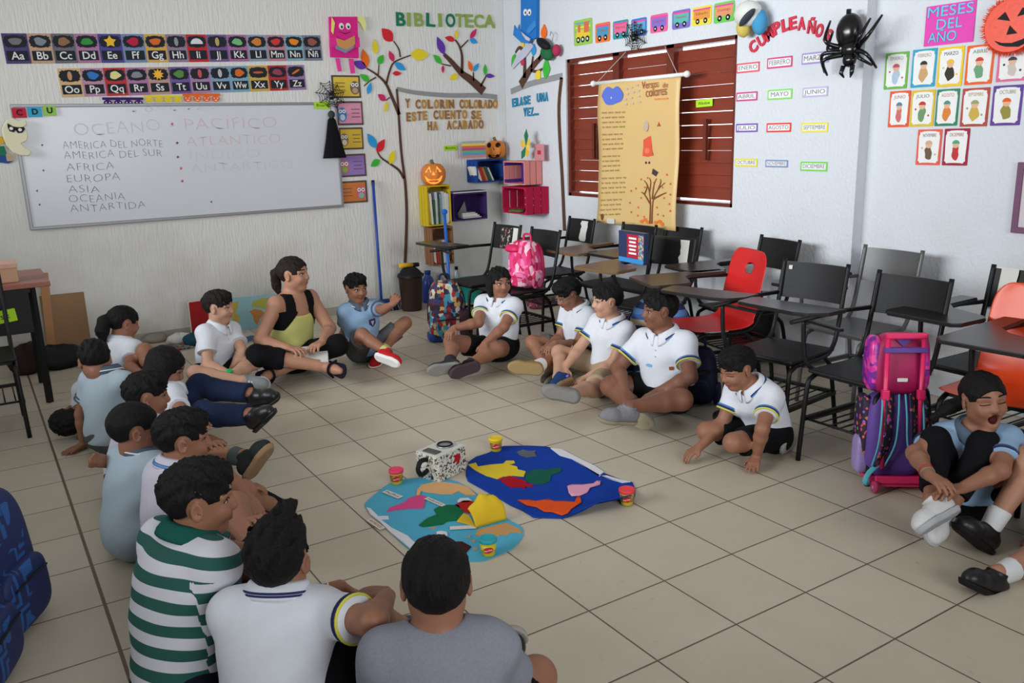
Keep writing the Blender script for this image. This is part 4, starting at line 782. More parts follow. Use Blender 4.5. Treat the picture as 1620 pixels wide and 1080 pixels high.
# ================================================================ desk and things along the whiteboard wall
M_dtop = mat('reddish_laminate', (150, 92, 78), .4, .4, .08, 6); M_card = mat('beige_cardboard', (190, 152, 122), .7, .2, .06, 12); M_ply = mat('stained_plywood', (150, 116, 84), .65, .25, .2, 4)
dc = fl(93, 463, .75); dx1, dyf = dc[0], -3.42
o = thing('teacher_desk', 'desk with reddish top and black steel front at the left edge', 'desk', T((dx1, dyf, 0)))
MB().bbox((.55, -.3, .735), (1.1, .66, .03), .004).build('desk_top', M_dtop, o)
MB().bbox((.6, -.035, .58), (.98, .012, .27), .003).build('front_panel', M_steel, o)
for x, y in ((.1, -.03), (1.04, -.03), (.1, -.57), (1.04, -.57)): MB().bar((x, y, .72), (x-.0, y, 0), .03, .03).build('leg', M_steel, o)
mb = MB(); mb.bar((.1, -.57, .7), (1.04, -.57, .7), .025, .025).bar((.1, -.03, .7), (1.04, -.03, .7), .025, .025).bar((.1, -.03, .7), (.1, -.57, .7), .025, .025).build('frame', M_steel, o)
Md = T((dx1+.295, dyf-.02, .56)) @ Matrix(((-1, 0, 0, 0), (0, 0, 1, 0), (0, 1, 0, 0), (0, 0, 0, 1)))
o2 = thing('word_label', 'lime green label reading Desk on the black desk front', 'label', Md, 'lime green word labels'); plate('card', rrect(.19, .075, .003), 0, .0015, M_lime, o2); text('lettering', 'Desk', .05, M_ink, o2, (0, 0, .002), 0, .0004, width=.12)
o2.matrix_world = T((0, .004, 0)) @ Md @ Matrix.Rotation(.1, 4, 'Z')
o = thing('cardboard_box', 'pinkish beige cardboard box on the desk beside the paper roll', 'box', T((dx1+.255, dyf-.17, .75), 0)); MB().bbox((0, 0, .045), (.2, .2, .088), .003).build('box', M_card, o); MB().bbox((0, 0, .1), (.206, .206, .03), .003).build('lid', mat('pale_pink_card', (200, 160, 142), .7), o)
o = thing('paper_roll', 'beige paper roll with a dark open end on the desk', 'roll', T((dx1+.43, dyf-.17, .8), 1.5)); mb = MB().tube([(-.17, 0, 0), (.17, 0, 0)], .05, 20, cap=False); mb.tube([(-.165, 0, 0), (.165, 0, 0)], .034, 16).build('core', M_blk, o)
V = []; F = []; n = 24
for x in (-.17, .17):
    for r in (.05, .036):
        for k in range(n): t = 2*math.pi*k/n; V.append((x, r*math.cos(t), r*math.sin(t)))
for k in range(n): j = (k+1) % n; F += [(k, j, 2*n+j, 2*n+k), (k, n+k, n+j, j), (2*n+k, 2*n+j, 3*n+j, 3*n+k)]
MB().add(V, F, 0, True).build('paper', M_card, o)
def leaning(name, quad, m, label, cat, off=.12, th=.012, tilt=-.12):
    M, w, h = wall_frame('B', quad, off); o = thing(name, label, cat); b = MB().bbox((0, 0, 0), (w, h, th), .002).build('panel', m, o); o.matrix_world = M @ Matrix.Rotation(tilt, 4, 'X'); return o, w, h
leaning('plywood_board', [(66, 468), (132, 462), (146, 550), (72, 560)], M_ply, 'brown stained plywood sheet leaning on the wall behind the desk', 'board', .12, .01)
leaning('wood_plank', [(60, 432), (74, 432), (92, 566), (78, 568)], mat('raw_pine', (170, 124, 84), .6, .2, .15, 5), 'narrow pine plank standing behind the desk', 'plank', .22, .02)
o, w, h = leaning('world_map', [(352, 474), (462, 462), (466, 522), (356, 530)], mat('map_sea_blue', (146, 190, 200), .6, .2, .04), 'light blue world map sheet leaning on the wall behind the woman', 'map', .09, .004, -.1)
wm = [c for c in o.children][0]
def onmap(name, pts, c): return plate(name, [((x-.5)*w, (y-.5)*h) for x, y in pts], .002, .0032, flat(c), wm)
onmap('map_africa', [(.36, .6), (.44, .66), (.54, .6), (.58, .5), (.5, .38), (.46, .22), (.42, .3), (.41, .46)], (196, 132, 70)); onmap('map_eurasia', [(.4, .72), (.42, .86), (.56, .93), (.8, .9), (.92, .8), (.8, .62), (.7, .52), (.6, .62), (.5, .68)], (172, 172, 80)); onmap('map_america', [(.06, .85), (.22, .9), (.2, .7), (.16, .6), (.22, .5), (.2, .3), (.17, .16), (.12, .4), (.1, .62)], (190, 170, 80)); onmap('map_australia', [(.8, .34), (.9, .38), (.92, .26), (.82, .22)], (190, 110, 80))
# clutter on the floor by the wall
def lump(name, label, cat, px, sz, m, seed=0, rz=0., z0=0.):
    p = fl(*px); o = MB(); rr = random.Random(seed); V = []; F = []; n, k_ = 20, 10
    for i in range(k_+1):
        t = math.pi*i/k_
        for k in range(n):
            a = 2*math.pi*k/n; f = 1+.13*math.sin(3*a+seed)*math.sin(2*t)+.09*math.sin(5*a+2*seed+t*3)
            V.append((sz[0]*f*math.sin(t)*math.cos(a), sz[1]*f*math.sin(t)*math.sin(a), max(-sz[2]*.55, -sz[2]*math.cos(t)*f)+sz[2]*.55))
    for i in range(k_):
        for k in range(n): F.append((i*n+k, i*n+(k+1) % n, (i+1)*n+(k+1) % n, (i+1)*n+k))
    ob = o.add(V, F, 0, True).build(name, m, None, T((p[0], p[1], z0), rz)); return tag(ob, label, cat)
M_dkcl = mat('black_bag_nylon', (18, 18, 22), .6, .3, .2, 20, .2, 12)
lump('black_bag', 'black cloth bag lying on the floor below the plywood sheet', 'bag', (92, 580), (.17, .13, .1), M_dkcl, 2)
lump('brown_bag', 'dark brown bag under the desk', 'bag', (50, 588), (.13, .1, .13), mat('dark_brown_cloth', (50, 38, 38), .8, .2, .2, 10, .2, 15), 5)
o = MB().bbox((0, 0, .008), (.3, .22, .014), .005).build('patterned_mat', spots_mat('red_grey_pattern', (96, 92, 84), [(160, 40, 44), (60, 60, 60), (150, 150, 140)], 30, .5), None, T(tuple(fl(268, 552)[:2])+(0,), .1)); tag(o, 'small red and grey patterned mat on the floor by the wall', 'mat')
lump('white_rag', 'crumpled white rag on the floor against the wall', 'rag', (285, 542), (.1, .07, .05), M_paper, 3); lump('teal_rag', 'crumpled teal cloth on the floor left of the boy with the green watch', 'rag', (308, 545), (.08, .07, .06), mat('teal_cloth', (44, 84, 102), .85, .1, .15, 20), 4); lump('grey_rag', 'crumpled grey plastic bag on the floor behind the patterned mat', 'rag', (244, 541), (.1, .06, .045), mat('grey_plastic_bag', (140, 134, 126), .5, .4, .2, 12), 8)
p = fl(318, 535); o = thing('red_folder', 'red folder standing behind the boy with the green watch', 'folder', T((p[0], -4.55, 0), .1)); MB().bbox((0, 0, .16), (.17, .03, .32), .006).build('cover', flat((168, 34, 38)), o); MB().bbox((.004, 0, .163), (.165, .022, .316), .002).build('pages', M_paper, o)
p = fl(393, 538); o = thing('floor_notebook', 'thin blue and white notebook lying beside the woman', 'notebook', T((p[0], p[1], 0), .5)); MB().bbox((0, 0, .005), (.2, .14, .008), .002).build('pages', M_paper, o); MB().bbox((0, 0, .0105), (.2, .14, .003), .001).build('cover', flat((70, 90, 130)), o)
# brooms
M_bst = mat('blue_plastic_pole', (38, 74, 168), .4, .4, .1, 10)
b1 = onp(604, 484, 1, YW+.16); b1[2] = 0; b0 = onp(590, 285, 1, YW+.03)
o = thing('broom', 'blue handled broom leaning on the wall near the boy with red sneakers', 'broom', T((b1[0], b1[1], 0), 0)); P = lambda q: (q[0]-b1[0], q[1]-b1[1], q[2]); MB().tube([P(b0), (0, 0, .1)], .0125, 10).build('handle', M_bst, o)
pp_ = P(b0); MB().tube([pp_, (pp_[0]*1.0, pp_[1], pp_[2]-.05)], .0145, 10).build('grip', M_blk, o)
MB().bbox((-.06, 0, .085), (.24, .05, .05), .01).build('head', flat((32, 58, 120)), o); mb = MB()
for k in range(60): x = random.uniform(-.17, .05); y = random.uniform(-.02, .02); mb.tube([(x, y, .065), (x*1.15, y*1.7, 0)], .0025, 4)
br_ = mb.build('bristles', flat((26, 44, 92)), o); br_['kind'] = 'stuff'
q1 = fl(714, 500); q0 = onp(703, 335, 1, q1[1]-.25)
o = thing('mop', 'bright blue stick with a hanger end standing among the chairs', 'mop', T((q1[0], q1[1], 0))); P = lambda q: (q[0]-q1[0], q[1]-q1[1], q[2]); MB().tube([P(q0), (0, 0, .06)], .014, 10).build('handle', mat('bright_blue_pole', (36, 104, 200), .4, .4, .1, 10), o); e = P(q0)
MB().ball(e, (.03, .02, .025)).build('hanger_end', flat((40, 110, 200)), o); MB().bbox((0, 0, .03), (.16, .05, .06), .012).build('head', M_bl, o)
# bin with rubbish bag
p = fl(652, 490); o = thing('waste_bin', 'brown plastic waste bin in the library corner with a black liner', 'bin', T((p[0], p[1], 0))); MB().lathe([(.085, 0), (.09, .005), (.108, .3), (.114, .302), (.114, .32), (.104, .32), (.084, .03)], 24).build('bin', mat('brown_plastic', (58, 40, 34), .5, .4, .1), o)
MB().lathe([(.116, .3), (.118, .325), (.1, .335), (.085, .36), (.06, .385), (.02, .39)], 20, fn=lambda a, z: 1+.07*math.sin(5*a+z*40)).build('liner', M_dkcl, o)
o = thing('duster', 'yellow handled duster resting across the waste bin', 'duster', T((p[0], p[1], .405), .25)); MB().tube([(-.03, 0, 0), (.11, 0, .012)], .018, 10).build('handle', flat((226, 176, 30)), o); MB().tube([(-.03, 0, 0), (-.1, 0, -.005)], .02, 10).build('socket', M_blk, o)
def bottle(px, h, r, m, cap, label, z=0.):
    p = fl(*px, z); o = thing('bottle', label, 'bottle', T((p[0], p[1], z))); MB().lathe([(r*.9, 0), (r, .01), (r, h*.62), (r*.8, h*.75), (r*.4, h*.86), (r*.4, h*.92)], 18).build('body', m, o); MB().lathe([(r*.46, h*.9), (r*.46, h)], 14).build('cap', cap, o)
bottle((679, 478), .3, .06, mat('blue_jug_plastic', (34, 62, 140), .3, .5, .1), flat((30, 60, 120)), 'tall blue plastic jug between the bin and the patterned backpack'); bottle((697, 474), .26, .05, mat('clear_bottle_plastic', (170, 178, 180), .15, .5, .1), M_white, 'cloudy clear bottle behind the patterned backpack'); bottle((724, 470), .3, .035, mat('clear_bottle_plastic', (170, 178, 180)), M_blk, 'slim clear bottle with a black cap by the wall')
p = fl(749, 476); o = thing('teal_basket', 'teal plastic basket on the floor under the sticker covered chair', 'basket', T((p[0], p[1], 0))); MB().lathe([(.1, 0), (.105, .005), (.125, .2), (.132, .2), (.132, .215), (.118, .215), (.1, .02)], 24).build('basket', mat('teal_plastic', (30, 150, 140), .4, .4, .05), o); MB().lathe([(.134, .205), (.136, .212), (.134, .219)], 24).build('rim', mat('teal_rim', (40, 168, 156), .4), o)
# ================================================================ library crates and what is in them
def crate(name, wall, px, depth, col, inner, label, side_slats=3, vertical=False, back=True, slots=False):
    """open fruit crate fixed to the wall: px = front opening rectangle in the photo"""
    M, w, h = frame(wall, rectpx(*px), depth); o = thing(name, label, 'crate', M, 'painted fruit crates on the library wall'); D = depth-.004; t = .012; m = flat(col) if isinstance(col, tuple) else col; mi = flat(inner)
    def slats(nm, c, size, along, n, gap=.12):
        mb = MB(); L = size[along]; s = L/n
        for k in range(n):
            d = list(size); d[along] = s*(1-gap); cc = list(c); cc[along] += -L/2+s*(k+.5); mb.bbox(cc, d, .0015)
        mb.build(nm, m, o)
    sa = 2 if wall == 'B' else 2
    for sx in (-1, 1): slats('side_slats', (sx*(w/2-t/2), 0, -D/2), (t, h, D), 2, side_slats)
    for sy in (-1, 1): slats('end_slats', (0, sy*(h/2-t/2), -D/2), (w-2*t, t, D), 2, side_slats)
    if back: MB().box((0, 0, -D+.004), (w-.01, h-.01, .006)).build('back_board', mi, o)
    mb = MB()
    for sx in (-1, 1):
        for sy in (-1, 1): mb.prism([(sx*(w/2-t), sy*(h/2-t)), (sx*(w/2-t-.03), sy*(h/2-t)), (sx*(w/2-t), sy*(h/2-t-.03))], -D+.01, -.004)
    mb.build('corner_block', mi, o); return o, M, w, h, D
def shelf_book(M, x, y, z, th, hh, dp, col, lean, label, grp, spine=None):
    o = thing('book', label, 'book', M @ Matrix.Translation((x, y, z)) @ Matrix.Rotation(lean, 4, 'Z'), grp)
    MB().bbox((0, hh/2, -dp/2), (th*.8, hh*.97, dp*.97), .001).build('pages', M_paper, o); mb = MB()
    for s in (-1, 1): mb.box((s*th*.45, hh/2, -dp/2), (th*.12, hh, dp))
    mb.box((0, hh/2, .0), (th, hh, .002)); mb.build('cover', flat(col), o); return o
BC = [(196, 170, 60), (222, 220, 210), (60, 90, 60), (190, 196, 200), (130, 150, 160), (216, 214, 206), (90, 120, 150), (200, 204, 206), (170, 60, 50), (230, 226, 214), (60, 70, 100), (180, 130, 60)]
BN = ['ochre', 'cream', 'dark green', 'pale grey', 'blue grey', 'ivory', 'dull blue', 'light grey', 'red', 'off white', 'navy', 'tan']
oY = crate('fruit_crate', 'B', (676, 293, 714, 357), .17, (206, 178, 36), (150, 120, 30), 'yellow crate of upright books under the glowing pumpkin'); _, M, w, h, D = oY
x = -w/2+.016
for k in range(9):
    th = (w-.034)/9*.92; ci = [0, 1, 2, 3, 2, 4, 3, 5, 7][k]; hh = h*(.8 if k not in (2, 4) else .66)-.01*(k % 3)
    shelf_book(M, x+th/2+.002, -h/2+.014, -.012, th, hh, .12, BC[ci], .0 if k > 1 else .05, f'{BN[ci]} spined book, {ORD[k]} from the left in the yellow crate', 'books in the yellow crate'); x += th*1.08
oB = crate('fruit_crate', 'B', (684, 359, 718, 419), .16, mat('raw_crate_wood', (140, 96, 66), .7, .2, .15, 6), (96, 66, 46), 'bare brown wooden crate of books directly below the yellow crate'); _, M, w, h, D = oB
for k in range(5): ci = [9, 8, 11, 7, 1][k]; th = .026; shelf_book(M, -w/2+.03+k*.034, -h/2+.016, -.012, th, h*.6, .11, BC[ci], .06, f'{BN[ci]} book, {ORD[k]} from the left in the brown crate', 'books in the brown crate')
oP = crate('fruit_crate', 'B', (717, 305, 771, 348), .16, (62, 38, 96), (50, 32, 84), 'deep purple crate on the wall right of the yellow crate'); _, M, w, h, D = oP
for k in range(4): ci = [10, 3, 9, 4][k]; z = -h/2+.015+k*.014; o = thing('book', f'{BN[ci]} book lying flat, {ORD[k]} from the bottom in the purple crate', 'book', M @ Matrix.Translation((.03-.012*k, z, -.015)), 'books in the purple crate'); MB().bbox((0, .0065, -.055), (.19-.02*k, .010, .105), .001).build('pages', M_paper, o); MB().box((0, .0125, -.055), (.195-.02*k, .002, .11)).box((0, .001, -.055), (.195-.02*k, .002, .11)).build('cover', flat(BC[ci]), o)
o = thing('folded_card', 'grey folded card standing in the purple crate', 'card', M @ Matrix.Translation((-.05, -h/2+.072, -.06))); MB().prism([(-.05, 0), (.04, 0), (.02, .1)], -.004, .004).build('card', flat((120, 118, 124)), o)
o = thing('magazine', 'dark blue magazine lying on top of the purple crate', 'magazine', M @ Matrix.Translation((0, h/2+.001, -.07))); MB().bbox((0, .007, 0), (w*.95, .012, .13), .002).build('pages', M_paper, o); MB().box((0, .0145, 0), (w*.96, .003, .132)).build('cover', flat((40, 56, 90)), o)
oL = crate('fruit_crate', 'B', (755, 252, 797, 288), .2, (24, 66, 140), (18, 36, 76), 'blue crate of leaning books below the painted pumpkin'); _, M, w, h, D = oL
for k in range(8): ci = [1, 9, 8, 8, 11, 10, 2, 3][k]; th = .016; shelf_book(M, -w/2+.025+k*.022, -h/2+.015, -.012, th, h*.66-.006*(k % 3), .13, BC[ci], .3+.02*k, f'{BN[ci]} book leaning left, {ORD[k]} from the left in the blue crate', 'books in the blue crate')
oK = crate('fruit_crate', 'R', (796, 255, 829, 292), .2, (222, 142, 136), (84, 50, 140), 'salmon pink crate with a purple inside beside the blue crate')
oM = crate('fruit_crate', 'R', (794, 296, 832, 338), .25, (178, 24, 66), (190, 30, 76), 'crimson crate on the wall below the salmon pink crate', back=False); _, M, w, h, D = oM
mb = MB()
for k in range(4): mb.bbox((0, -h/2+h*(k+.5)/4, -D+.006), (w-.02, h/4*.78, .008), .0015)
mb.build('back_slats', flat((170, 26, 66)), oM[0])
p = M @ Vector((-.03, -h/2+.012, -.05)); ob = lump('dried_leaves', 'bunch of dry green leaves lying in the crimson crate', 'leaves', (900, 700), (.06, .09, .018), mat('dry_green', (96, 110, 60), .8, .2, .3, 30), 4); ob.matrix_world = T(tuple(p), .1)
# pumpkins
def pumpkin(c, r, label, glow=False):
    o = thing('pumpkin', label, 'pumpkin', T(c)); prof = [(r*.15, .0), (r*.55, .02*r), (r*.9, r*.35), (r, r*.8), (r*.92, r*1.25), (r*.6, r*1.6), (r*.2, r*1.66), (r*.05, r*1.6)]
    pr_ = [(p.x, p.y) for p in smooth_path([Vector(q) for q in prof], 3)]
    MB().lathe(pr_, 64, fn=lambda a, z: 1-.06*abs(math.sin(4.5*a))**2.5-.02).build('body', mat('orange_foam_pumpkin', (216, 128, 48), .5, .35, .1, 8), o); MB().tube([(0, 0, r*1.58), (.01, .005, r*1.75), (.02, .012, r*1.92)], .015, 8, radii=[.02, .014, .016]).build('stem', flat((112, 104, 84)), o)
    d = Vector((CC[0]-c[0], CC[1]-c[1], 0)).normalized(); a0 = math.atan2(d.y, d.x)+(-.25 if not glow else .0)
    m = flat((18, 16, 14))
    if glow:
        m = bpy.data.materials.new('lit_pumpkin_opening'); m.use_nodes = True; b = m.node_tree.nodes['Principled BSDF']; nz = m.node_tree.nodes.new('ShaderNodeTexNoise'); nz.inputs['Scale'].default_value = 30; b.inputs['Base Color'].default_value = (.9, .25, .05, 1); b.inputs['Emission Color'].default_value = (1, .2, .03, 1); b.inputs['Emission Strength'].default_value = 1.6
    def onb(pts, nm):
        V = []; n = len(pts)
        for dz in (.004, -.012):
            for (u, v) in pts:
                a = a0+u/r*1.05; rad = r*(1-.4*abs(v/r)**2.4)-.006+dz; V.append((rad*math.cos(a), rad*math.sin(a), r*.82+v))
        F = [tuple(range(n)), tuple(reversed(range(n, 2*n)))]+[(i, n+i, n+(i+1) % n, (i+1) % n) for i in range(n)]
        MB().add(V, F).build(nm, m, o)
    for s in (-1, 1): onb([(s*.05-.03, .025), (s*.05+.03, .025), (s*.045+s*-.005, .075)] if glow else ellp(s*.05, .045, .028, .022, 10, s*.5), 'eye')
    onb([(-.014, .0), (.014, .0), (0, .03)], 'nose'); tt = [(-.085, -.01), (-.05, -.035), (-.02, -.042), (.02, -.042), (.05, -.035), (.085, -.01), (.07, -.055), (.04, -.075), (.0, -.082), (-.04, -.075), (-.07, -.055)] if glow else [(-.08, -.015), (-.06, -.045), (-.04, -.038), (-.02, -.052), (0, -.045), (.02, -.052), (.04, -.038), (.06, -.045), (.08, -.015), (.06, -.066), (.02, -.074), (-.02, -.074), (-.06, -.066)]
    onb(tt, 'mouth'); return o
M, w, h = oY[1:4]; c = M @ Vector((0, h/2+.001, -.085)); pumpkin((c.x, c.y, c.z), .115, 'orange pumpkin with glowing carved face on the yellow crate', True)
M, w, h = oL[1:4]; c = M @ Vector((0, h/2+.001, -.1)); c2_ = onp(784, 235, 1, YW+.115); pumpkin((c2_[0], YW+.115, c.z), .1, 'orange pumpkin with painted black face on the blue crate')
M2, w2, h2 = frame('B', rectpx(731, 223, 768, 249), .22); o = thing('striped_folder', 'pastel rainbow striped card standing left of the painted pumpkin', 'folder', M2 @ Matrix.Rotation(-.06, 4, 'X'))
for k, c_ in enumerate(((206, 140, 140), (96, 160, 200), (110, 176, 130), (176, 90, 130), (216, 110, 80), (236, 206, 90), (170, 176, 180))): MB().box((0, -h2/2+h2*(k+.5)/7, 0), (w2, h2/7, .006)).build('stripe', flat(c_), o)
# pinwheel flower and pink card on the salmon crate
M, w, h = frame('R', rectpx(818, 206, 846, 252), .12); o = thing('paper_pinwheel', 'yellow and green paper pinwheel flower standing on the salmon crate', 'decoration', M); cc = lpt(M, 'R', 833, 231)
for k, (dx_, dy_, c_) in enumerate(((-.1, .035, (236, 196, 70)), (.06, .06, (236, 200, 80)), (.02, -.1, (232, 190, 60)), (.015, .15, (34, 120, 84)), (-.075, -.115, (40, 124, 88)), (.075, -.02, (236, 206, 96)))):
    d = Vector((dx_, dy_)); n_ = Vector((-d.y, d.x)).normalized()*.034; e = Vector(cc)+d; mid = Vector(cc)+d*.6
    plate('petal', [tuple(cc), tuple(mid+n_), tuple(e), tuple(mid-n_)], .002*k, .002*k+.002, flat(c_), o)
zt = oK[1].translation.z+oK[3]/2; MB().tube([(*cc, -.004), (cc[0]+.0, zt-M.translation.z, -.004)], .004, 6).build('stick', M_white, o)
M, w, h = frame('R', rectpx(846, 228, 861, 254), .06); o, = [thing('pink_card', 'pink folded card with a red mark at the right end of the salmon crate', 'card', M)]; MB().box((0, 0, 0), (w, h, .004)).build('card', flat((206, 140, 150)), o); plate('red_mark', rrect(w*.35, h*.25, .004), .002, .004, flat((190, 50, 60)), o)
# ================================================================ school bags
def voro_mat(name, cols, scale, rough=.7, stretch=(1, 1, 1), dark=None):
    M = bpy.data.materials.new(name); M.use_nodes = True; N = M.node_tree.nodes; L = M.node_tree.links; b = N['Principled BSDF']; b.inputs['Roughness'].default_value = rough
    tc = N.new('ShaderNodeTexCoord'); mp = N.new('ShaderNodeMapping'); mp.inputs['Scale'].default_value = stretch; L.new(tc.outputs['Object'], mp.inputs[0])
    nz = N.new('ShaderNodeTexNoise'); nz.inputs['Scale'].default_value = scale*.8; L.new(mp.outputs[0], nz.inputs[0])
    av = N.new('ShaderNodeVectorMath'); av.operation = 'MULTIPLY_ADD'; av.inputs[1].default_value = (.03, .03, .03); L.new(nz.outputs[1], av.inputs[0]); L.new(mp.outputs[0], av.inputs[2])
    vo = N.new('ShaderNodeTexVoronoi'); vo.inputs['Scale'].default_value = scale; L.new(av.outputs[0], vo.inputs[0]); sp = N.new('ShaderNodeSeparateColor'); L.new(vo.outputs['Color'], sp.inputs[0])
    cr = N.new('ShaderNodeValToRGB'); cr.color_ramp.interpolation = 'CONSTANT'; e = cr.color_ramp.elements
    while len(e) < len(cols): e.new(.5)
    for i, c in enumerate(cols): e[i].position = i/len(cols); e[i].color = (*[lin(v) for v in c], 1)
    L.new(sp.outputs[0], cr.inputs[0]); out = cr.outputs[0]
    if dark:
        gt = N.new('ShaderNodeMath'); gt.operation = 'GREATER_THAN'; gt.inputs[1].default_value = dark[0]; L.new(vo.outputs['Distance'], gt.inputs[0])
        mx = N.new('ShaderNodeMix'); mx.data_type = 'RGBA'; L.new(gt.outputs[0], mx.inputs[0]); L.new(out, mx.inputs[6]); mx.inputs[7].default_value = (*[lin(v) for v in dark[1]], 1); out = mx.outputs[2]
    L.new(out, b.inputs['Base Color']); return M
def wave_mat(name, cols, scale, axis='Z', dist=4, dscale=1.5):
    M = bpy.data.materials.new(name); M.use_nodes = True; N = M.node_tree.nodes; L = M.node_tree.links; b = N['Principled BSDF']; b.inputs['Roughness'].default_value = .7
    tc = N.new('ShaderNodeTexCoord'); w = N.new('ShaderNodeTexWave'); w.wave_profile = 'SAW'; w.bands_direction = axis; w.inputs['Scale'].default_value = scale; w.inputs['Distortion'].default_value = dist; w.inputs['Detail Scale'].default_value = dscale; L.new(tc.outputs['Object'], w.inputs[0])
    cr = N.new('ShaderNodeValToRGB'); cr.color_ramp.interpolation = 'CONSTANT'; e = cr.color_ramp.elements
    while len(e) < len(cols): e.new(.5)
    for i, c in enumerate(cols): e[i].position = i/len(cols); e[i].color = (*[lin(v) for v in c], 1)
    L.new(w.outputs[0], cr.inputs[0]); L.new(cr.outputs[0], b.inputs['Base Color']); return M
def sup(mb, c, s, e=.45, top=.8, n=40, m_=24, sag=0.):
    """soft box: superellipsoid with a narrower top, flat underneath"""
    V = []; F = []; pw = lambda v, q: math.copysign(abs(v)**q, v)
    for i in range(m_+1):
        t = math.pi*i/m_-math.pi/2
        for k in range(n):
            a = 2*math.pi*k/n; z = pw(math.sin(t), e); r = pw(math.cos(t), e); f = 1-(1-top)*max(0, z*.5+.5)**1.5
            V.append((c[0]+s[0]*pw(math.cos(a), e)*r*f, c[1]+s[1]*pw(math.sin(a), e)*r*f+sag*math.sin(z*2)*.02, c[2]+s[2]*z))
    for i in range(m_):
        for k in range(n): F.append((i*n+k, i*n+(k+1) % n, (i+1)*n+(k+1) % n, (i+1)*n+k))
    return mb.add(V, F, 0, True)
def backpack(label, loc, rz, w, d, h, m, mp, mt, name='backpack', straps=True, side=True, base=None, tilt=0., group=None, pocket_h=.45):
    """front towards local +X"""
    o = thing(name, label, 'bag', T(loc, rz, 0, tilt), group)
    sup(MB(), (0, 0, h/2), (d/2, w/2, h/2), .5, .78).build('body', m, o); p = sup(MB(), (d*.46, 0, h*(pocket_h/2+.05)), (d*.16, w*.4, h*pocket_h/2), .5, .9).build('front_pocket', mp, o)
    mb = MB(); mb.tube([(d*.46+d*.165, -w*.28, h*(pocket_h*.85)), (d*.46+d*.175, 0, h*(pocket_h*.88)), (d*.46+d*.165, w*.28, h*(pocket_h*.85))], .004, 6).build('zip', mt, p)
    MB().tube(arc([(-d*.2, -.035, h*.97), (-d*.2, -.03, h+.035), (-d*.2, .03, h+.035), (-d*.2, .035, h*.97)], 4), .008, 8).build('top_handle', mt, o)
    z = MB().tube(arc([(d*.1, -w*.49, h*.35), (d*.12, -w*.46, h*.7), (d*.1, -w*.3, h*.93), (d*.1, 0, h*.985), (d*.1, w*.3, h*.93), (d*.12, w*.46, h*.7), (d*.1, w*.49, h*.35)], 4), .004, 6).build('main_zip', mt, o)
    if side:
        for s in (-1, 1): sup(MB(), (0, s*w*.49, h*.2), (d*.3, w*.07, h*.19), .5, .95).build('side_pocket', mp, o)
    if straps:
        for s in (-1, 1): MB().tube(arc([(-d*.42, s*w*.15, h*.9), (-d*.62, s*w*.2, h*.75), (-d*.6, s*w*.28, h*.4), (-d*.42, s*w*.36, h*.12)], 4), .022, 8, flatten=.3).build('shoulder_strap', mt, o)
    if base: sup(MB(), (0, 0, h*.075), (d*.51, w*.51, h*.08), .5, 1.).build('base', base, o)
    return o
M_comic = voro_mat('comic_print_cloth', [(44, 24, 40), (172, 40, 40), (60, 150, 176), (46, 44, 92), (206, 176, 110), (120, 26, 34), (206, 206, 200), (40, 60, 110)], 36, stretch=(1, 1, .7))
M_navy = mat('navy_nylon', (24, 28, 62), .6, .3, .15, 15, .15, 30); M_mesh = mat('dark_red_mesh', (78, 50, 58), .7, .2, .3, 90)
p = fl(704, 540); o = backpack('backpack with red, blue and cream comic print standing in front of the mop', (p[0]-.05, p[1]-.05, 0), math.radians(70), .3, .2, .46, M_comic, M_comic, M_navy, base=mat('blue_nylon', (36, 62, 140), .6, .3, .1), side=False); sup(MB(), (.06, .125, .13), (.07, .06, .11), .5, .95).build('mesh_pocket', M_mesh, o)
M_pinkc = voro_mat('pink_camouflage', [(214, 30, 96), (236, 120, 170), (240, 190, 210), (176, 24, 70), (226, 60, 130)], 34, stretch=(1, 1, .6)); M_pk_ = mat('hot_pink_nylon', (206, 28, 88), .5, .35, .08, 10)
l, a = CH2; o = backpack('pink camouflage backpack sitting on a black school chair', (l[0]-.07*math.cos(a), l[1]-.07*math.sin(a)+.03, .44), a+.2, .26, .17, .34, M_pinkc, M_pinkc, M_pk_, pocket_h=.3); f_ = sup(MB(), (.03, -.055, .285), (.07, .075, .03), .6, .8).build('flap', M_pk_, o); MB().lathe([(.02, 0), (.022, .004), (.0, .005)], 16, 0, (.05, -.07, .314)).build('badge', M_white, f_)
M_wave = wave_mat('blue_wave_stripes', [(94, 140, 196), (26, 44, 92), (120, 160, 206), (24, 40, 84), (206, 190, 150), (60, 110, 180)], 1.5, 'Z', 3, 1.2)
c = fl(1042, 600); o = backpack('large blue backpack with wavy stripes on the floor behind the seated boys', (c[0], c[1], .0), math.radians(50), .42, .18, .52, M_wave, M_wave, M_navy, pocket_h=.35)
c = fl(1004, 588); backpack('dark backpack with red and orange patches behind the boy in khaki shorts', (c[0], c[1], 0), math.radians(60), .2, .11, .33, spots_mat('fire_print', (40, 30, 44), [(176, 50, 36), (206, 110, 50), (120, 30, 40)], 16, .45), M_navy, M_navy)
c = fl(1105, 585, .18); backpack('dark navy backpack standing behind the large boy', (c[0]+.03, c[1]+.02, 0), math.radians(30), .24, .14, .33, M_navy, M_navy, M_navy)
c = fl(1218, 505, .25); backpack('black backpack with a red panel behind the chair with a white scrap', (c[0]+.16, c[1], 0), math.radians(20), .28, .18, .42, M_dkcl, mat('red_nylon', (160, 26, 34), .5, .35, .1), M_dkcl)
p = fl(850, 485); lump('pink_bag', 'pink patterned cloth bag on the floor under the chairs', 'bag', (852, 486), (.11, .09, .07), spots_mat('faded_pink_print', (130, 60, 78), [(190, 110, 130), (90, 34, 50)], 30, .5), 6)
p = fl(800, 428, .1); o = thing('storage_crate', 'yellow crate holding a green box on the floor behind the chairs', 'crate', T((p[0]-.1, -4.45, 0))); mb = MB()
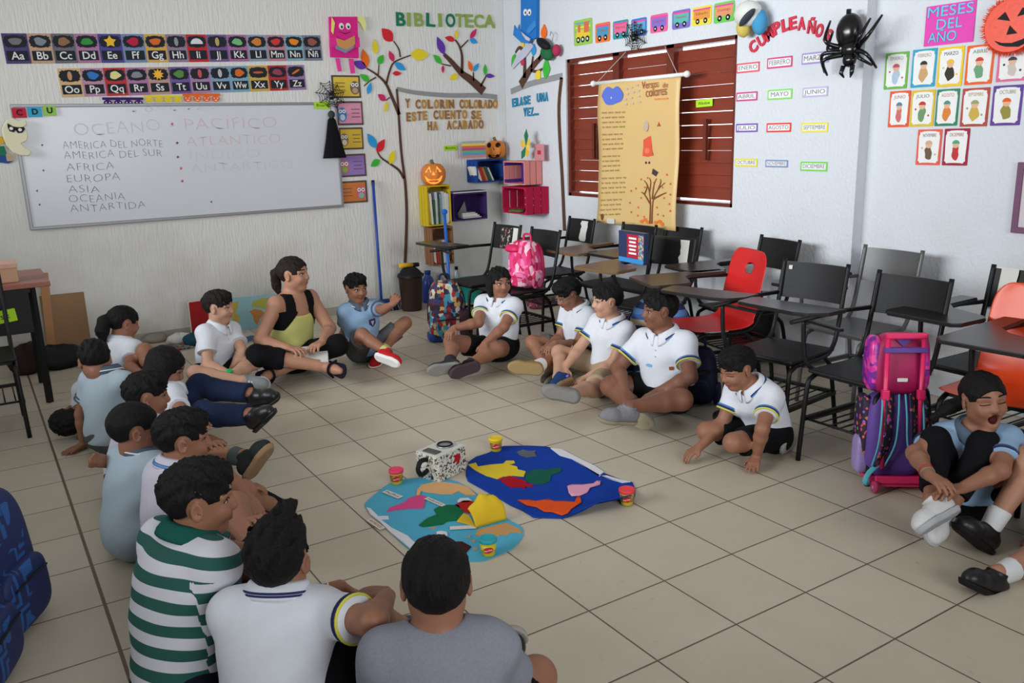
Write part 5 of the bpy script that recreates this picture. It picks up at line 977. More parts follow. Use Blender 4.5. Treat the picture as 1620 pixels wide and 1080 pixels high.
for k in range(4): mb.bbox((0, .14, .04+.1*k), (.26, .012, .08), .002)
for s in (-1, 1): mb.bbox((s*.13, 0, .2), (.012, .28, .4), .002)
mb.bbox((0, -.14, .2), (.26, .012, .4), .002).bbox((0, 0, .01), (.26, .28, .012), .002).build('crate', flat((206, 178, 36)), o)
o = thing('storage_box', 'green and white box standing in the yellow floor crate', 'box', T((p[0]-.1, -4.45, .02))); MB().bbox((0, 0, .24), (.2, .2, .46), .004).build('box', flat((110, 140, 110)), o); MB().bbox((.0, .1005, .36), (.16, .002, .16), .0005).build('label', M_white, o)
# blue printed box propped among the chairs
c = fl(1002, 391, .79); o = thing('game_box', 'dark blue box with a red printed panel propped among the chairs', 'box', T((c[0], c[1], .69), math.radians(86), 0, 0)); M_gb = mat('dark_blue_box_card', (38, 54, 92), .35, .4, .1, 5)
MB().bbox((0, 0, .1), (.27, .04, .2), .003).build('box', M_gb, o); fr = T((0, -.021, .1)) @ Matrix.Rotation(math.pi/2, 4, 'X')
x = MB().box((0, 0, 0), (.12, .15, .001), None).build('red_panel', flat((176, 36, 60)), o, None); x.matrix_local = fr @ Matrix.Translation((.02, .01, 0))
mb = MB()
for k in range(5): mb.box((0, .05-.024*k, .001), (.08-.012*(k % 2), .012, .001))
y = mb.build('printed_line', M_white, x); z = MB().box((0, 0, 0), (.055, .17, .001)).build('picture_panel', spots_mat('cartoon_panel', (50, 120, 180), [(226, 150, 50), (230, 200, 90), (40, 60, 120)], 60, .5), o); z.matrix_local = fr @ Matrix.Translation((.105, 0, 0)); w_ = MB().box((0, 0, 0), (.26, .03, .001)).build('blue_band', flat((60, 140, 206)), o); w_.matrix_local = fr @ Matrix.Translation((0, -.083, .0005))
# trolley bag with two stacked backpacks
M_pur = mat('purple_nylon', (98, 70, 150), .6, .3, .1, 12); M_flor = voro_mat('purple_floral_print', [(206, 110, 60), (190, 60, 130), (120, 160, 70), (210, 80, 90), (150, 90, 190)], 38, dark=(.36, (40, 26, 54))); M_tealw = mat('teal_webbing', (90, 176, 190), .7, .2, .1, 30); M_mag = mat('magenta_nylon', (168, 24, 86), .5, .35, .1, 10); M_mgsh = voro_mat('magenta_purple_foil', [(206, 40, 150), (150, 40, 170), (230, 70, 160), (110, 40, 140)], 30, .35); M_ptub = mat('pink_plastic_tube', (224, 40, 100), .35, .45, .05, 10); M_sil = mat('lilac_silver_cloth', (160, 140, 196), .4, .5, .15, 25)
c = fl(1412, 775); a = math.radians(52)
o = thing('trolley_bag', 'purple flowered wheeled school bag with a pink pull handle', 'bag', T((c[0]-.02, c[1]-.0, 0), a, 0, math.radians(-4)) @ Matrix.Scale(.84, 4))
sup(MB(), (-.09, 0, .27), (.1, .155, .22), .5, .9).build('body', M_pur, o)
for s in (-1, 1): sup(MB(), (-.12, s*.14, .3), (.09, .03, .17), .5, .85).build('side_panel', M_flor, o); sup(MB(), (-.1, s*.15, .16), (.06, .035, .1), .5, .95).build('side_pocket', M_sil, o)
for s in (-1, 1):
    st = MB().tube(arc([(.012, s*.055, .5), (.035, s*.06, .4), (.04, s*.07, .25), (.02, s*.1, .13)], 5), .042, 12, flatten=.22).build('shoulder_strap', M_flor, o); mb = MB()
    for q in (-1, 1): mb.tube(arc([(.022, s*.055+q*.04, .5), (.044, s*.06+q*.04, .4), (.048, s*.07+q*.04, .25), (.028, s*.1+q*.03, .13)], 5), .005, 6)
    mb.build('strap_edging', M_tealw, st)
    MB().tube(arc([(.03, s*.1, .14), (.05, s*.15, .1), (.06, s*.17, .06), (.04, s*.16, .035), (.02, s*.13, .05)], 4), .014, 8, flatten=.3).build('webbing', M_tealw, o)
mb = MB()
for s in (-1, 1): mb.tube([(.03, s*.085, .12), (.035, s*.085, .79)], .012, 10)
mb.bbox((.035, 0, .795), (.03, .2, .03), .008)
for s in (-1, 1): mb.bbox((.033, s*.085, .5), (.035, .036, .05), .006)
mb.build('pull_handle', M_ptub, o)
MB().bbox((-.04, 0, .045), (.2, .28, .03), .008).bbox((.05, 0, .06), (.02, .24, .05), .006).build('base_frame', M_ptub, o)
for s in (-1, 1): w_ = MB().tube([(.06, s*.12-.012, .03), (.06, s*.12+.012, .03)], .03, 18).build('wheel', flat((180, 60, 100)), o); MB().tube([(.06, s*.12-.014, .03), (.06, s*.12+.014, .03)], .01, 12).build('hub', M_sil, w_)
o = thing('backpack', 'magenta backpack strapped on top of the purple wheeled bag', 'bag', T((c[0]-.02, c[1], 0), a, 0, math.radians(-4)) @ Matrix.Scale(.84, 4))
b_ = sup(MB(), (-.075, 0, .64), (.085, .135, .155), .5, .8).build('body', M_mag, o); sup(MB(), (-.09, -.115, .64), (.08, .035, .14), .5, .8).build('side_panel', M_mgsh, o); sup(MB(), (-.09, .115, .64), (.08, .035, .14), .5, .8).build('side_panel', M_mgsh, o)
MB().bbox((.035, 0, .725), (.034, .2, .025), .004).build('strap', M_pur, o); m_ = plate('badge', rrect(.05, .018, .004), 0, .002, M_white, o, None); m_.matrix_local = T((.012, 0, .57)) @ Matrix(((0, 0, 1, 0), (1, 0, 0, 0), (0, 1, 0, 0), (0, 0, 0, 1))); m_ = plate('emblem', [(-.05, .02), (.05, .02), (0, -.03)], 0, .003, M_pur, o); m_.matrix_local = T((.002, 0, .765)) @ Matrix(((0, 0, 1, 0), (1, 0, 0, 0), (0, 1, 0, 0), (0, 0, 0, 1)))
# two blue bags at the left edge
def tribal(name):
    M = bpy.data.materials.new(name); M.use_nodes = True; N = M.node_tree.nodes; L = M.node_tree.links; b = N['Principled BSDF']; b.inputs['Roughness'].default_value = .65
    tc = N.new('ShaderNodeTexCoord'); vo = N.new('ShaderNodeTexVoronoi'); vo.distance = 'CHEBYCHEV'; vo.inputs['Scale'].default_value = 9; L.new(tc.outputs['Object'], vo.inputs[0])
    s = N.new('ShaderNodeMath'); s.operation = 'MULTIPLY'; s.inputs[1].default_value = 26; L.new(vo.outputs['Distance'], s.inputs[0]); q = N.new('ShaderNodeMath'); q.operation = 'SINE'; L.new(s.outputs[0], q.inputs[0]); g = N.new('ShaderNodeMath'); g.operation = 'GREATER_THAN'; g.inputs[1].default_value = .1; L.new(q.outputs[0], g.inputs[0])
    nz = N.new('ShaderNodeTexNoise'); nz.inputs['Scale'].default_value = 5; L.new(tc.outputs['Object'], nz.inputs[0]); g2 = N.new('ShaderNodeMath'); g2.operation = 'GREATER_THAN'; g2.inputs[1].default_value = .5; L.new(nz.outputs[0], g2.inputs[0]); mm = N.new('ShaderNodeMath'); mm.operation = 'MULTIPLY'; L.new(g.outputs[0], mm.inputs[0]); L.new(g2.outputs[0], mm.inputs[1])
    mx = N.new('ShaderNodeMix'); mx.data_type = 'RGBA'; mx.inputs[6].default_value = (*[lin(v) for v in (24, 40, 92)], 1); mx.inputs[7].default_value = (*[lin(v) for v in (34, 88, 156)], 1); L.new(mm.outputs[0], mx.inputs[0]); L.new(mx.outputs[2], b.inputs['Base Color']); return M
M_tri = tribal('blue_maze_print')
c = fl(15, 1005); backpack('navy backpack with light blue maze print, farther one at the left edge', (c[0]+.04, c[1]-.06, 0), math.radians(150), .34, .24, .48, M_tri, M_tri, M_dkcl, group='blue maze print bags')
c = fl(-50, 1075); backpack('navy backpack with light blue maze print, nearest one at the bottom left', (c[0]-.0, c[1]+.02, 0), math.radians(160), .3, .22, .42, M_tri, M_tri, M_dkcl, group='blue maze print bags')
# ================================================================ map mats, felt continents, clay pots
from mathutils.geometry import delaunay_2d_cdt
S3 = lambda l: [(540+x/3.24, 660+y/3.24) for x, y in l]
def felt(name, pxs, z, th, m, label, cat, group=None, lift=None, smooth=0, parent=None, step=.02):
    P = [fl(x, y, z) for x, y in pxs]; c = sum(P)/len(P); Q = [(p[0]-c[0], p[1]-c[1]) for p in P]
    if smooth: Q = [tuple(q) for q in smooth_path([Vector(q) for q in Q+[Q[0]]], smooth)][:-1]
    if lift is None: o = MB().prism(Q, 0, th).build(name, m, parent)
    else:
        pts = [Vector(q) for q in Q]; n = len(pts); xs = [q[0] for q in Q]; ys = [q[1] for q in Q]; x = min(xs)
        def inside(px, py):
            r = False
            for i in range(n):
                (x1, y1), (x2, y2) = Q[i-1], Q[i]
                if (y1 > py) != (y2 > py) and px < (x2-x1)*(py-y1)/(y2-y1)+x1: r = not r
            return r
        ex = []
        while x < max(xs):
            y = min(ys)
            while y < max(ys):
                if inside(x, y): ex.append(Vector((x, y)))
                y += step
            x += step
        V, E, F, *_ = delaunay_2d_cdt(pts+ex, [(i, (i+1) % n) for i in range(n)], [list(range(n))], 1, 1e-5)
        mb = MB(); W_ = [lift(v.x+c[0], v.y+c[1]) for v in V]; mb.add([(a[0]-c[0], a[1]-c[1], a[2]-z) for a in W_], [f if sum((V[f[i-1]].x*V[f[i]].y-V[f[i]].x*V[f[i-1]].y) for i in range(3)) > 0 else f[::-1] for f in F], 0, True); o = mb.build(name, m, parent)
        sd = o.modifiers.new('thickness', 'SOLIDIFY'); sd.thickness = th; sd.offset = 1
    if parent is None: o.location = (c[0], c[1], z)
    return tag(o, label, cat, group) if label else o
M_dbl = mat('royal_blue_felt', (22, 62, 158), .85, .1, .06, 9, .1, 200); M_lbl = mat('sky_blue_felt', (84, 170, 200), .85, .1, .05, 9, .1, 200)
fm = lambda nm, c: mat(nm, c, .85, .1, .07, 14, .1, 220)
e0 = fl(*S3([(1150, 478)])[0]); e1 = fl(*S3([(1480, 415)])[0]); ed = Vector((e1-e0)[:2]).normalized(); en = Vector((-ed.y, ed.x))
if en.dot(Vector((CC[0]-e0[0], CC[1]-e0[1]))) < 0: en = -en
def curl(x, y):
    d = Vector((x-e0[0], y-e0[1])); t = d.dot(en); s = d.dot(ed)
    f = max(0., min(1., s/.12)); t_ = max(0., t)
    return (x, y, .002+f*t_*.62)
dark = felt('felt_map', S3([(640, 270), (652, 232), (690, 205), (750, 186), (830, 150), (960, 148), (1050, 152), (1078, 160), (1180, 203), (1270, 255), (1330, 282), (1440, 325), (1492, 336), (1508, 372), (1504, 430), (1488, 462), (1320, 490), (1130, 521), (985, 516), (932, 482), (870, 455), (780, 402), (650, 330), (638, 300)]), .001, .003, M_dbl, 'royal blue felt map of the oceans on the floor', 'mat', 'felt world map halves', curl, 0)
light = felt('felt_map', S3([(118, 455), (126, 438), (180, 390), (250, 340), (330, 318), (430, 312), (560, 322), (620, 345), (690, 390), (740, 425), (850, 520), (920, 560), (932, 592), (920, 628), (880, 672), (820, 702), (740, 735), (680, 740), (560, 738), (400, 705), (340, 672), (250, 590)]), .001, .003, M_lbl, 'sky blue felt map of the oceans on the floor', 'mat', 'felt world map halves', None, 3)
FG = 'felt continents on the floor maps'
FELT = [('yellow', (224, 196, 54), [(650, 245), (690, 235), (700, 255), (770, 245), (830, 240), (845, 225), (885, 225), (890, 235), (860, 245), (900, 255), (905, 270), (945, 280), (935, 305), (880, 300), (830, 305), (800, 318), (740, 300), (690, 275), (665, 258)], 'yellow felt continent at the left side of the royal blue map'),
 ('red', (166, 22, 40), [(808, 320), (860, 303), (900, 312), (945, 330), (950, 340), (988, 348), (970, 358), (945, 355), (940, 368), (910, 358), (870, 362), (840, 345)], 'dark red felt continent below the yellow one on the royal blue map'),
 ('green', (24, 92, 76), [(950, 285), (1000, 268), (1050, 272), (1090, 262), (1130, 262), (1125, 280), (1075, 300), (1070, 330), (1030, 346), (980, 340), (945, 327), (942, 305)], 'dark green felt continent in the middle of the royal blue map'),
 ('grey', (92, 100, 108), [(900, 180), (930, 168), (960, 175), (998, 172), (990, 185), (1000, 200), (950, 207), (915, 195)], 'small grey felt continent at the far edge of the royal blue map'),
 ('white', (222, 222, 230), [(1072, 160), (1130, 166), (1200, 203), (1300, 252), (1345, 282), (1328, 295), (1320, 303), (1360, 301), (1440, 325), (1482, 332), (1440, 337), (1390, 322), (1330, 302), (1270, 267), (1180, 214), (1120, 197)], 'long white felt strip along the far edge of the royal blue map'),
 ('pink', (226, 160, 186), [(1158, 358), (1180, 350), (1240, 350), (1290, 345), (1310, 330), (1330, 332), (1325, 350), (1275, 365), (1260, 390), (1225, 405), (1180, 408), (1165, 390)], 'pale pink felt continent on the royal blue map'),
 ('orange', (226, 84, 34), [(903, 430), (960, 428), (1000, 435), (1060, 425), (1090, 435), (1150, 435), (1195, 440), (1210, 408), (1225, 413), (1230, 440), (1180, 475), (1160, 497), (1130, 507), (1080, 490), (1040, 488), (1000, 465), (950, 455)], 'orange felt continent at the near edge of the royal blue map'),
 ('peach', (222, 172, 118), [(385, 400), (388, 375), (410, 350), (470, 335), (530, 335), (600, 345), (650, 362), (690, 400), (640, 400), (600, 380), (570, 395), (520, 395), (440, 385), (410, 378), (400, 400)], 'peach felt continent at the far edge of the sky blue map'),
 ('pink', (214, 76, 134), [(235, 485), (250, 465), (320, 440), (350, 415), (400, 402), (430, 405), (428, 440), (420, 468), (360, 468), (290, 475)], 'hot pink felt continent on the sky blue map'),
 ('green', (26, 108, 70), [(398, 555), (440, 520), (490, 500), (475, 475), (510, 455), (560, 452), (600, 452), (625, 490), (620, 505), (590, 530), (540, 535), (520, 550), (420, 563)], 'green felt continent in the middle of the sky blue map'),
 ('red', (188, 36, 38), [(580, 452), (625, 430), (660, 430), (720, 450), (735, 450), (702, 480), (690, 500), (640, 490), (610, 470)], 'bright red felt continent beside the curled yellow one'),
 ('brown', (66, 30, 30), [(540, 640), (620, 640), (665, 665), (640, 695), (590, 690), (540, 665)], 'dark brown felt continent at the near edge of the sky blue map'),
 ('white', (222, 222, 226), [(595, 430), (610, 418), (650, 415), (670, 430), (650, 438), (600, 440)], 'small white felt island behind the bright red continent'),
 ('white', (216, 218, 222), [(488, 590), (510, 585), (540, 590), (545, 605), (520, 625), (490, 615)], 'small white felt piece in front of the green continent on the sky blue map'),
 ('white', (218, 218, 226), [(128, 465), (150, 470), (190, 510), (240, 508), (244, 522), (200, 525), (260, 570), (340, 610), (360, 630), (385, 650), (350, 672), (300, 630), (250, 590), (200, 540), (150, 500)], 'long white felt strip along the left edge of the sky blue map')]
for k, (c_, rgb, P, lb) in enumerate(FELT):
    P = S3(P); lf = None
    if c_ in ('orange', 'pink') and k < 7: lf = lambda x, y: (x, y, curl(x, y)[2]+.0055)
    felt('felt_continent', P, .0045, .004, fm('felt_%s_%d' % (c_, k), rgb), lb, 'felt shape', FG, lf)
# printed coast under the curled piece (part of the light map)
tp = felt('printed_coast', S3([(688, 600), (700, 575), (760, 560), (845, 540), (920, 575), (925, 595), (870, 590), (845, 606), (820, 600), (800, 612), (760, 605), (720, 612), (690, 605)]), .0042, .001, fm('tan_felt_print', (196, 150, 100)), None, None); tp.parent = light; tp.location = Vector(tp.location)-Vector(light.location)
for q in ([(640, 610), (665, 605), (660, 618)], [(660, 632), (690, 628), (680, 642)], [(445, 567), (495, 562), (470, 575)], [(670, 668), (700, 672), (690, 684)]):
    x = felt('printed_coast', S3(q), .0042, .001, fm('tan_felt_print', (196, 150, 100)), None, None); x.parent = light; x.location = Vector(x.location)-Vector(light.location)
# curled yellow continent
A = [fl(*q, .006) for q in S3([(592, 535), (626, 495), (655, 507), (692, 570), (660, 552)])]; B0 = fl(*S3([(690, 569)])[0], .006); B1 = fl(*S3([(846, 526)])[0], .006); m_y = fm('felt_yellow_curled', (222, 186, 48)); c = B0
mb = MB(); mb.prism([(p[0]-c[0], p[1]-c[1]) for p in A], 0, .004)
d = Vector((B1-B0)); away = Vector((-d.y, d.x, 0)).normalized()
if away.dot(Vector((CC[0]-B0[0], CC[1]-B0[1], 0))) > 0: away = -away
V = []; F = []; nu, nv = 14, 10
for th in (0, .004):
    for i in range(nu+1):
        u = i/nu; hgt = (.07+.1*math.sin(math.pi*(.08+.75*u))-.03*u)*(.96+.05*math.cos(u*15))*.8
        for j in range(nv+1):
            v = j/nv; ang = v*1.15; R_ = hgt/1.0; y = (1-math.cos(ang*1.35))*R_*.42; z = math.sin(min(ang*1.25, 1.57))*R_*.95+.002
            p = d*u+away*(y+th)-d*(.12*(1-u))*v; V.append((p.x, p.y, z))
q = (nu+1)*(nv+1)
for i in range(nu):
    for j in range(nv): a = i*(nv+1)+j; F += [(a, a+nv+1, a+nv+2, a+1), (q+a, q+a+1, q+a+nv+2, q+a+nv+1)]
for i in range(nu): a = i*(nv+1)+nv; F.append((a, a+nv+1, q+a+nv+1, q+a)); a = i*(nv+1); F.append((a, q+a, q+a+nv+1, a+nv+1))
for j in range(nv): F.append((j, j+1, q+j+1, q+j)); a = nu*(nv+1)+j; F.append((a, q+a, q+a+1, a+1))
mb.add(V, F, 0, True); o = mb.build('felt_continent', m_y, None, T((c[0], c[1], .0062))); tag(o, 'yellow felt continent curling up off the sky blue map', 'felt shape', FG)
# paper ocean names
def strip_label(q, txt, col, label):
    P = [fl(*p, .006) for p in S3(q)]; c = sum(P)/4; X = Vector(((P[1]-P[0])+(P[2]-P[3]))/2); w = X.length; X.normalize(); Y = Vector((0, 0, 1)).cross(X); h = abs(Vector((P[0]-P[3])).dot(Y)+Vector((P[1]-P[2])).dot(Y))/2
    M = Matrix((X, Y, Vector((0, 0, 1)))).transposed().to_4x4(); M.translation = c+np.array((0, 0, .003)); o = thing('paper_label', label, 'label', M, 'paper ocean names'); plate('strip', rrect(w, h, .002), -.0006, 0, M_paper, o)
    if txt: text('lettering', txt, h*.66, flat(col), o, (0, 0, .0004), 0, .0002, width=w*.8)
strip_label([(228, 372), (312, 405), (298, 422), (215, 388)], 'Pacífico', (90, 60, 110), 'white paper strip with purple writing at the far left of the sky blue map')
strip_label([(440, 408), (532, 448), (520, 462), (430, 422)], 'Atlántico', (150, 60, 60), 'white paper strip with red writing beside the hot pink continent')
strip_label([(556, 560), (690, 556), (690, 570), (556, 580)], '', (0, 0, 0), 'blank white paper strip under the curled yellow continent')
strip_label([(150, 515), (218, 565), (205, 582), (130, 535)], 'ANTÁRTICO', (190, 50, 50), 'white paper label with red capitals at the left edge of the sky blue map')
# clay pots
M_can = mat('yellow_clay_pot', (206, 190, 40), .4, .4, .05, 12); M_canl = spots_mat('pot_label_print', (150, 140, 44), [(120, 90, 40), (80, 70, 50), (190, 180, 90), (170, 40, 50)], 70, .6)
for (px, py), c_, cn, wh in (((785.4, 715), (232, 196, 40), 'yellow', 'at the far edge of the royal blue map'), ((627.5, 767), (232, 64, 104), 'pink', 'at the far left of the sky blue map'), ((773.5, 881), (40, 160, 176), 'turquoise', 'at the near edge of the sky blue map'), ((993.7, 800), (236, 68, 76), 'coral', 'at the right corner of the royal blue map')):
    p = fl(px, py, .004); o = thing('clay_pot', f'clay pot with a {cn} lid {wh}', 'pot', T((p[0]-.01, p[1]-.02, .0045), math.atan2(CC[1]-p[1], CC[0]-p[0])), 'modelling clay pots')
    MB().lathe([(.023, 0), (.025, .002), (.030, .052), (.0305, .054)], 28).build('tub', M_can, o); MB().lathe([(.0275, .016), (.0298, .046)], 28, fn=lambda a, z: 1.012).build('printed_band', M_canl if cn != 'turquoise' else M_can, o)
    MB().lathe([(.031, .053), (.034, .054), (.034, .066), (.032, .068), (.0275, .068), (.026, .0655)], 28).build('lid', flat(c_, .45), o)
    M_ = T((0.0298, 0, .030)) @ Matrix(((0, 0, 1, 0), (1, 0, 0, 0), (0, 1, 0, 0), (0, 0, 0, 1))); r_ = plate('brand_patch', ellp(0, 0, .018, .011, 16, .2), -.003, .0025, flat((190, 36, 44)), o); r_.matrix_local = M_; text('lettering', 'Play-Doh', .009, M_white, r_, (0, 0, .0028), .2, .0003, width=.03)
# white doodle tin with handle
c = fl(704, 752); a = math.radians(20)
o = thing('doodle_box', 'white doodled box with a black handle and round silver top between the maps', 'box', T((c[0], c[1]-.03, 0), a)); M_doo = spots_mat('doodle_print', (214, 212, 200), [(40, 40, 44), (90, 88, 84), (50, 50, 50), (120, 110, 70)], 110, .42)
MB().bbox((0, 0, .062), (.19, .14, .122), .006).build('body', M_doo, o); MB().bbox((0, 0, .124), (.186, .136, .006), .002).build('top', mat('white_lid', (206, 206, 200), .5), o)
MB().lathe([(.04, 0), (.04, .006), (.034, .007)], 28, 0, (-.03, .0, .127)).build('silver_disc', mat('brushed_silver', (170, 172, 176), .3, .5, .05, 20, metal=.8), o); MB().tube([(-.03+.033*math.cos(t), .033*math.sin(t), .136) for t in [2*math.pi*k/24 for k in range(24)]], .004, 8, closed=True).build('black_ring', M_blk, o)
MB().bbox((.06, .0, .129), (.04, .08, .008), .002).build('slot', flat((90, 88, 84)), o); MB().tube(arc([(.09, .0, .1), (.135, .0, .105), (.155, 0, .07), (.13, 0, .04), (.09, 0, .05)], 5), .011, 10).build('handle', M_blk, o)
mb = MB(); mb.prism([(-.05, .1), (-.01, .1), (-.015, .085), (-.005, .07), (-.03, .065), (-.02, .05), (-.045, .06), (-.055, .08)], .0705, .0725, 0, Matrix(((1, 0, 0), (0, 0, 1), (0, 1, 0)))).build('red_patch', flat((176, 28, 40)), o)
# ================================================================ people
def unit(v): v = np.asarray(v, float); return v/(np.linalg.norm(v)+1e-12)
class Cone:
    def __init__(s, a, b, ra, rb, k=.012, cuts=(), op=1): s.a = np.array(a, float); s.b = np.array(b, float); s.ra = ra; s.rb = rb; s.k = k; s.cuts = cuts; s.op = op
    def box(s): R = np.array([[s.ra]*3, [s.rb]*3]); Q = np.stack([s.a, s.b]); return (Q-R).min(0), (Q+R).max(0)
    def d(s, P):
        ba = s.b-s.a; t = np.clip(((P-s.a)@ba)/(ba@ba+1e-12), 0, 1); q = np.linalg.norm(P-s.a-t[:, None]*ba, axis=1)-(s.ra+(s.rb-s.ra)*t)
        for c, n in s.cuts: q = np.maximum(q, (P-c)@n)
        return q
class Ell:
    def __init__(s, c, r, R=None, k=.02, cuts=(), op=1): s.c = np.array(c, float); s.r = np.array(r, float); s.R = np.eye(3) if R is None else R; s.k = k; s.cuts = cuts; s.op = op   # rows of R: local axes
    def box(s): e = np.sqrt(((s.R*s.r[:, None])**2).sum(0)); return s.c-e, s.c+e
    def d(s, P):
        q = (P-s.c)@s.R.T; k0 = np.linalg.norm(q/s.r, axis=1); k1 = np.linalg.norm(q/s.r**2, axis=1); o = np.where(k1 > 1e-9, k0*(k0-1)/np.maximum(k1, 1e-9), -s.r.min())
        for c, n in s.cuts: o = np.maximum(o, (P-c)@n)
        return o
def smin(a, b, k):
    h = np.maximum(k-np.abs(a-b), 0)/k; return np.minimum(a, b)-h*h*k*.25
def sdf_mesh(name, prims, h, cuts=(), post=None):
    pos = [p for p in prims if p.op > 0]; B = [p.box() for p in pos]; lo = np.min([b[0] for b in B], 0)-3*h; hi = np.max([b[1] for b in B], 0)+3*h
    n = np.ceil((hi-lo)/h).astype(int)+1; F = np.full(n, 1., np.float32); ax = [lo[i]+h*np.arange(n[i]) for i in range(3)]
    for p in prims:
        b = p.box(); m = p.k+2*h; i0 = np.clip(np.floor((b[0]-m-lo)/h).astype(int), 0, n-1); i1 = np.clip(np.ceil((b[1]+m-lo)/h).astype(int)+1, 1, n)
        if (i1 <= i0).any(): continue
        g = np.stack(np.meshgrid(*[ax[i][i0[i]:i1[i]] for i in range(3)], indexing='ij'), -1); sh = g.shape[:3]; d = p.d(g.reshape(-1, 3)).reshape(sh); sl = tuple(slice(i0[i], i1[i]) for i in range(3))
        F[sl] = smin(F[sl], d, p.k) if p.op > 0 else -smin(-F[sl], d, p.k)
    if cuts or post is not None:
        I = np.nonzero(np.abs(F) < .12) if not cuts else np.nonzero(F < .05); P = np.stack([ax[i][I[i]] for i in range(3)], 1); v = F[I].astype(float)
        if post is not None: v = post(P, v)
        for c, nn in cuts: v = np.maximum(v, (P-c)@nn)
        F[I] = v
    ins = F < 0; cnt = np.zeros(n-1, np.int8); C8 = [(i, j, k) for i in (0, 1) for j in (0, 1) for k in (0, 1)]
    for i, j, k in C8: cnt += ins[i:n[0]-1+i, j:n[1]-1+j, k:n[2]-1+k]
    A = np.argwhere((cnt > 0) & (cnt < 8)); idx = np.full(n-1, -1, np.int32); idx[tuple(A.T)] = np.arange(len(A))
    cv = np.stack([F[A[:, 0]+i, A[:, 1]+j, A[:, 2]+k] for i, j, k in C8], 1); cp = np.array(C8, float); S_ = np.zeros((len(A), 3)); N_ = np.zeros(len(A))
    for a in range(8):
        for b in range(a+1, 8):
            if bin(a ^ b).count('1') != 1: continue
            va, vb = cv[:, a], cv[:, b]; x = (va < 0) != (vb < 0); t = np.where(x, va/np.where(x, va-vb, 1), 0); S_ += np.where(x[:, None], cp[a]+(cp[b]-cp[a])*t[:, None], 0); N_ += x
    V = lo+h*(A+S_/N_[:, None]); Q = []
    for axi in range(3):
        s0 = [slice(None)]*3; s1 = [slice(None)]*3; s0[axi] = slice(0, n[axi]-1); s1[axi] = slice(1, n[axi]); a = ins[tuple(s0)]; b = ins[tuple(s1)]; u, w = (axi+1) % 3, (axi+2) % 3
        for flag in (True, False):
            E = np.argwhere((a & ~b) if flag else (~a & b)); E = E[(E[:, u] > 0) & (E[:, w] > 0) & (E[:, u] < n[u]-1) & (E[:, w] < n[w]-1)]
            if not len(E): continue
            c = []
            for du, dw in ((-1, -1), (0, -1), (0, 0), (-1, 0)): q = E.copy(); q[:, u] += du; q[:, w] += dw; c.append(idx[tuple(q.T)])
            q = np.stack(c, 1); Q.append(q if flag else q[:, ::-1])
    return V, np.concatenate(Q)
def np_mesh(name, V, Q, smooth=True):
    me = bpy.data.meshes.new(name); nv, nq = len(V), len(Q); me.vertices.add(nv); me.vertices.foreach_set('co', np.asarray(V, np.float32).ravel()); me.loops.add(nq*4); me.loops.foreach_set('vertex_index', np.asarray(Q, np.int32).ravel())
    me.polygons.add(nq); me.polygons.foreach_set('loop_start', np.arange(0, nq*4, 4, dtype=np.int32)); me.polygons.foreach_set('use_smooth', np.full(nq, smooth)); me.update(calc_edges=True); me.validate(); return me
def attr(me, name, vals): a = me.attributes.new(name, 'FLOAT', 'POINT'); a.data.foreach_set('value', np.asarray(vals, np.float32))
def skin_mat(name, rgb):
    if name in MATS: return MATS[name]
    M = mat(name, rgb, .5, .35, .07, 25, .04, 120); N = M.node_tree.nodes; L = M.node_tree.links; b = N['Principled BSDF']; src = b.inputs['Base Color'].links[0].from_socket
    at = N.new('ShaderNodeAttribute'); at.attribute_name = 'lip'; mx = N.new('ShaderNodeMix'); mx.data_type = 'RGBA'; mx.inputs[7].default_value = (lin(rgb[0]*.9), lin(rgb[1]*.72), lin(rgb[2]*.74), 1); L.new(at.outputs['Fac'], mx.inputs[0]); L.new(src, mx.inputs[6]); L.new(mx.outputs[2], b.inputs['Base Color']); return M
SK = {1: ('light_skin', (190, 146, 122)), 2: ('tan_skin', (176, 128, 104)), 3: ('brown_skin', (148, 102, 80)), 4: ('deep_brown_skin', (124, 82, 64))}
def hair_mat(name='black_hair', rgb=(13, 11, 11)): return mat(name, rgb, .62, .22, .45, 40, .6, 55, stretch=(5, 5, 1.2))
M_eyew = flat((186, 180, 174), .3); M_iris = flat((34, 20, 14), .2); M_lash = flat((22, 16, 14))
def wrinkle(P, s, amp=.0028): return amp*(np.sin(P[:, 0]*31+P[:, 2]*17+s)*np.sin(P[:, 1]*27-P[:, 2]*23+2*s)+.6*np.sin(P[:, 2]*52+P[:, 0]*20-P[:, 1]*15+s))
DIAG = []
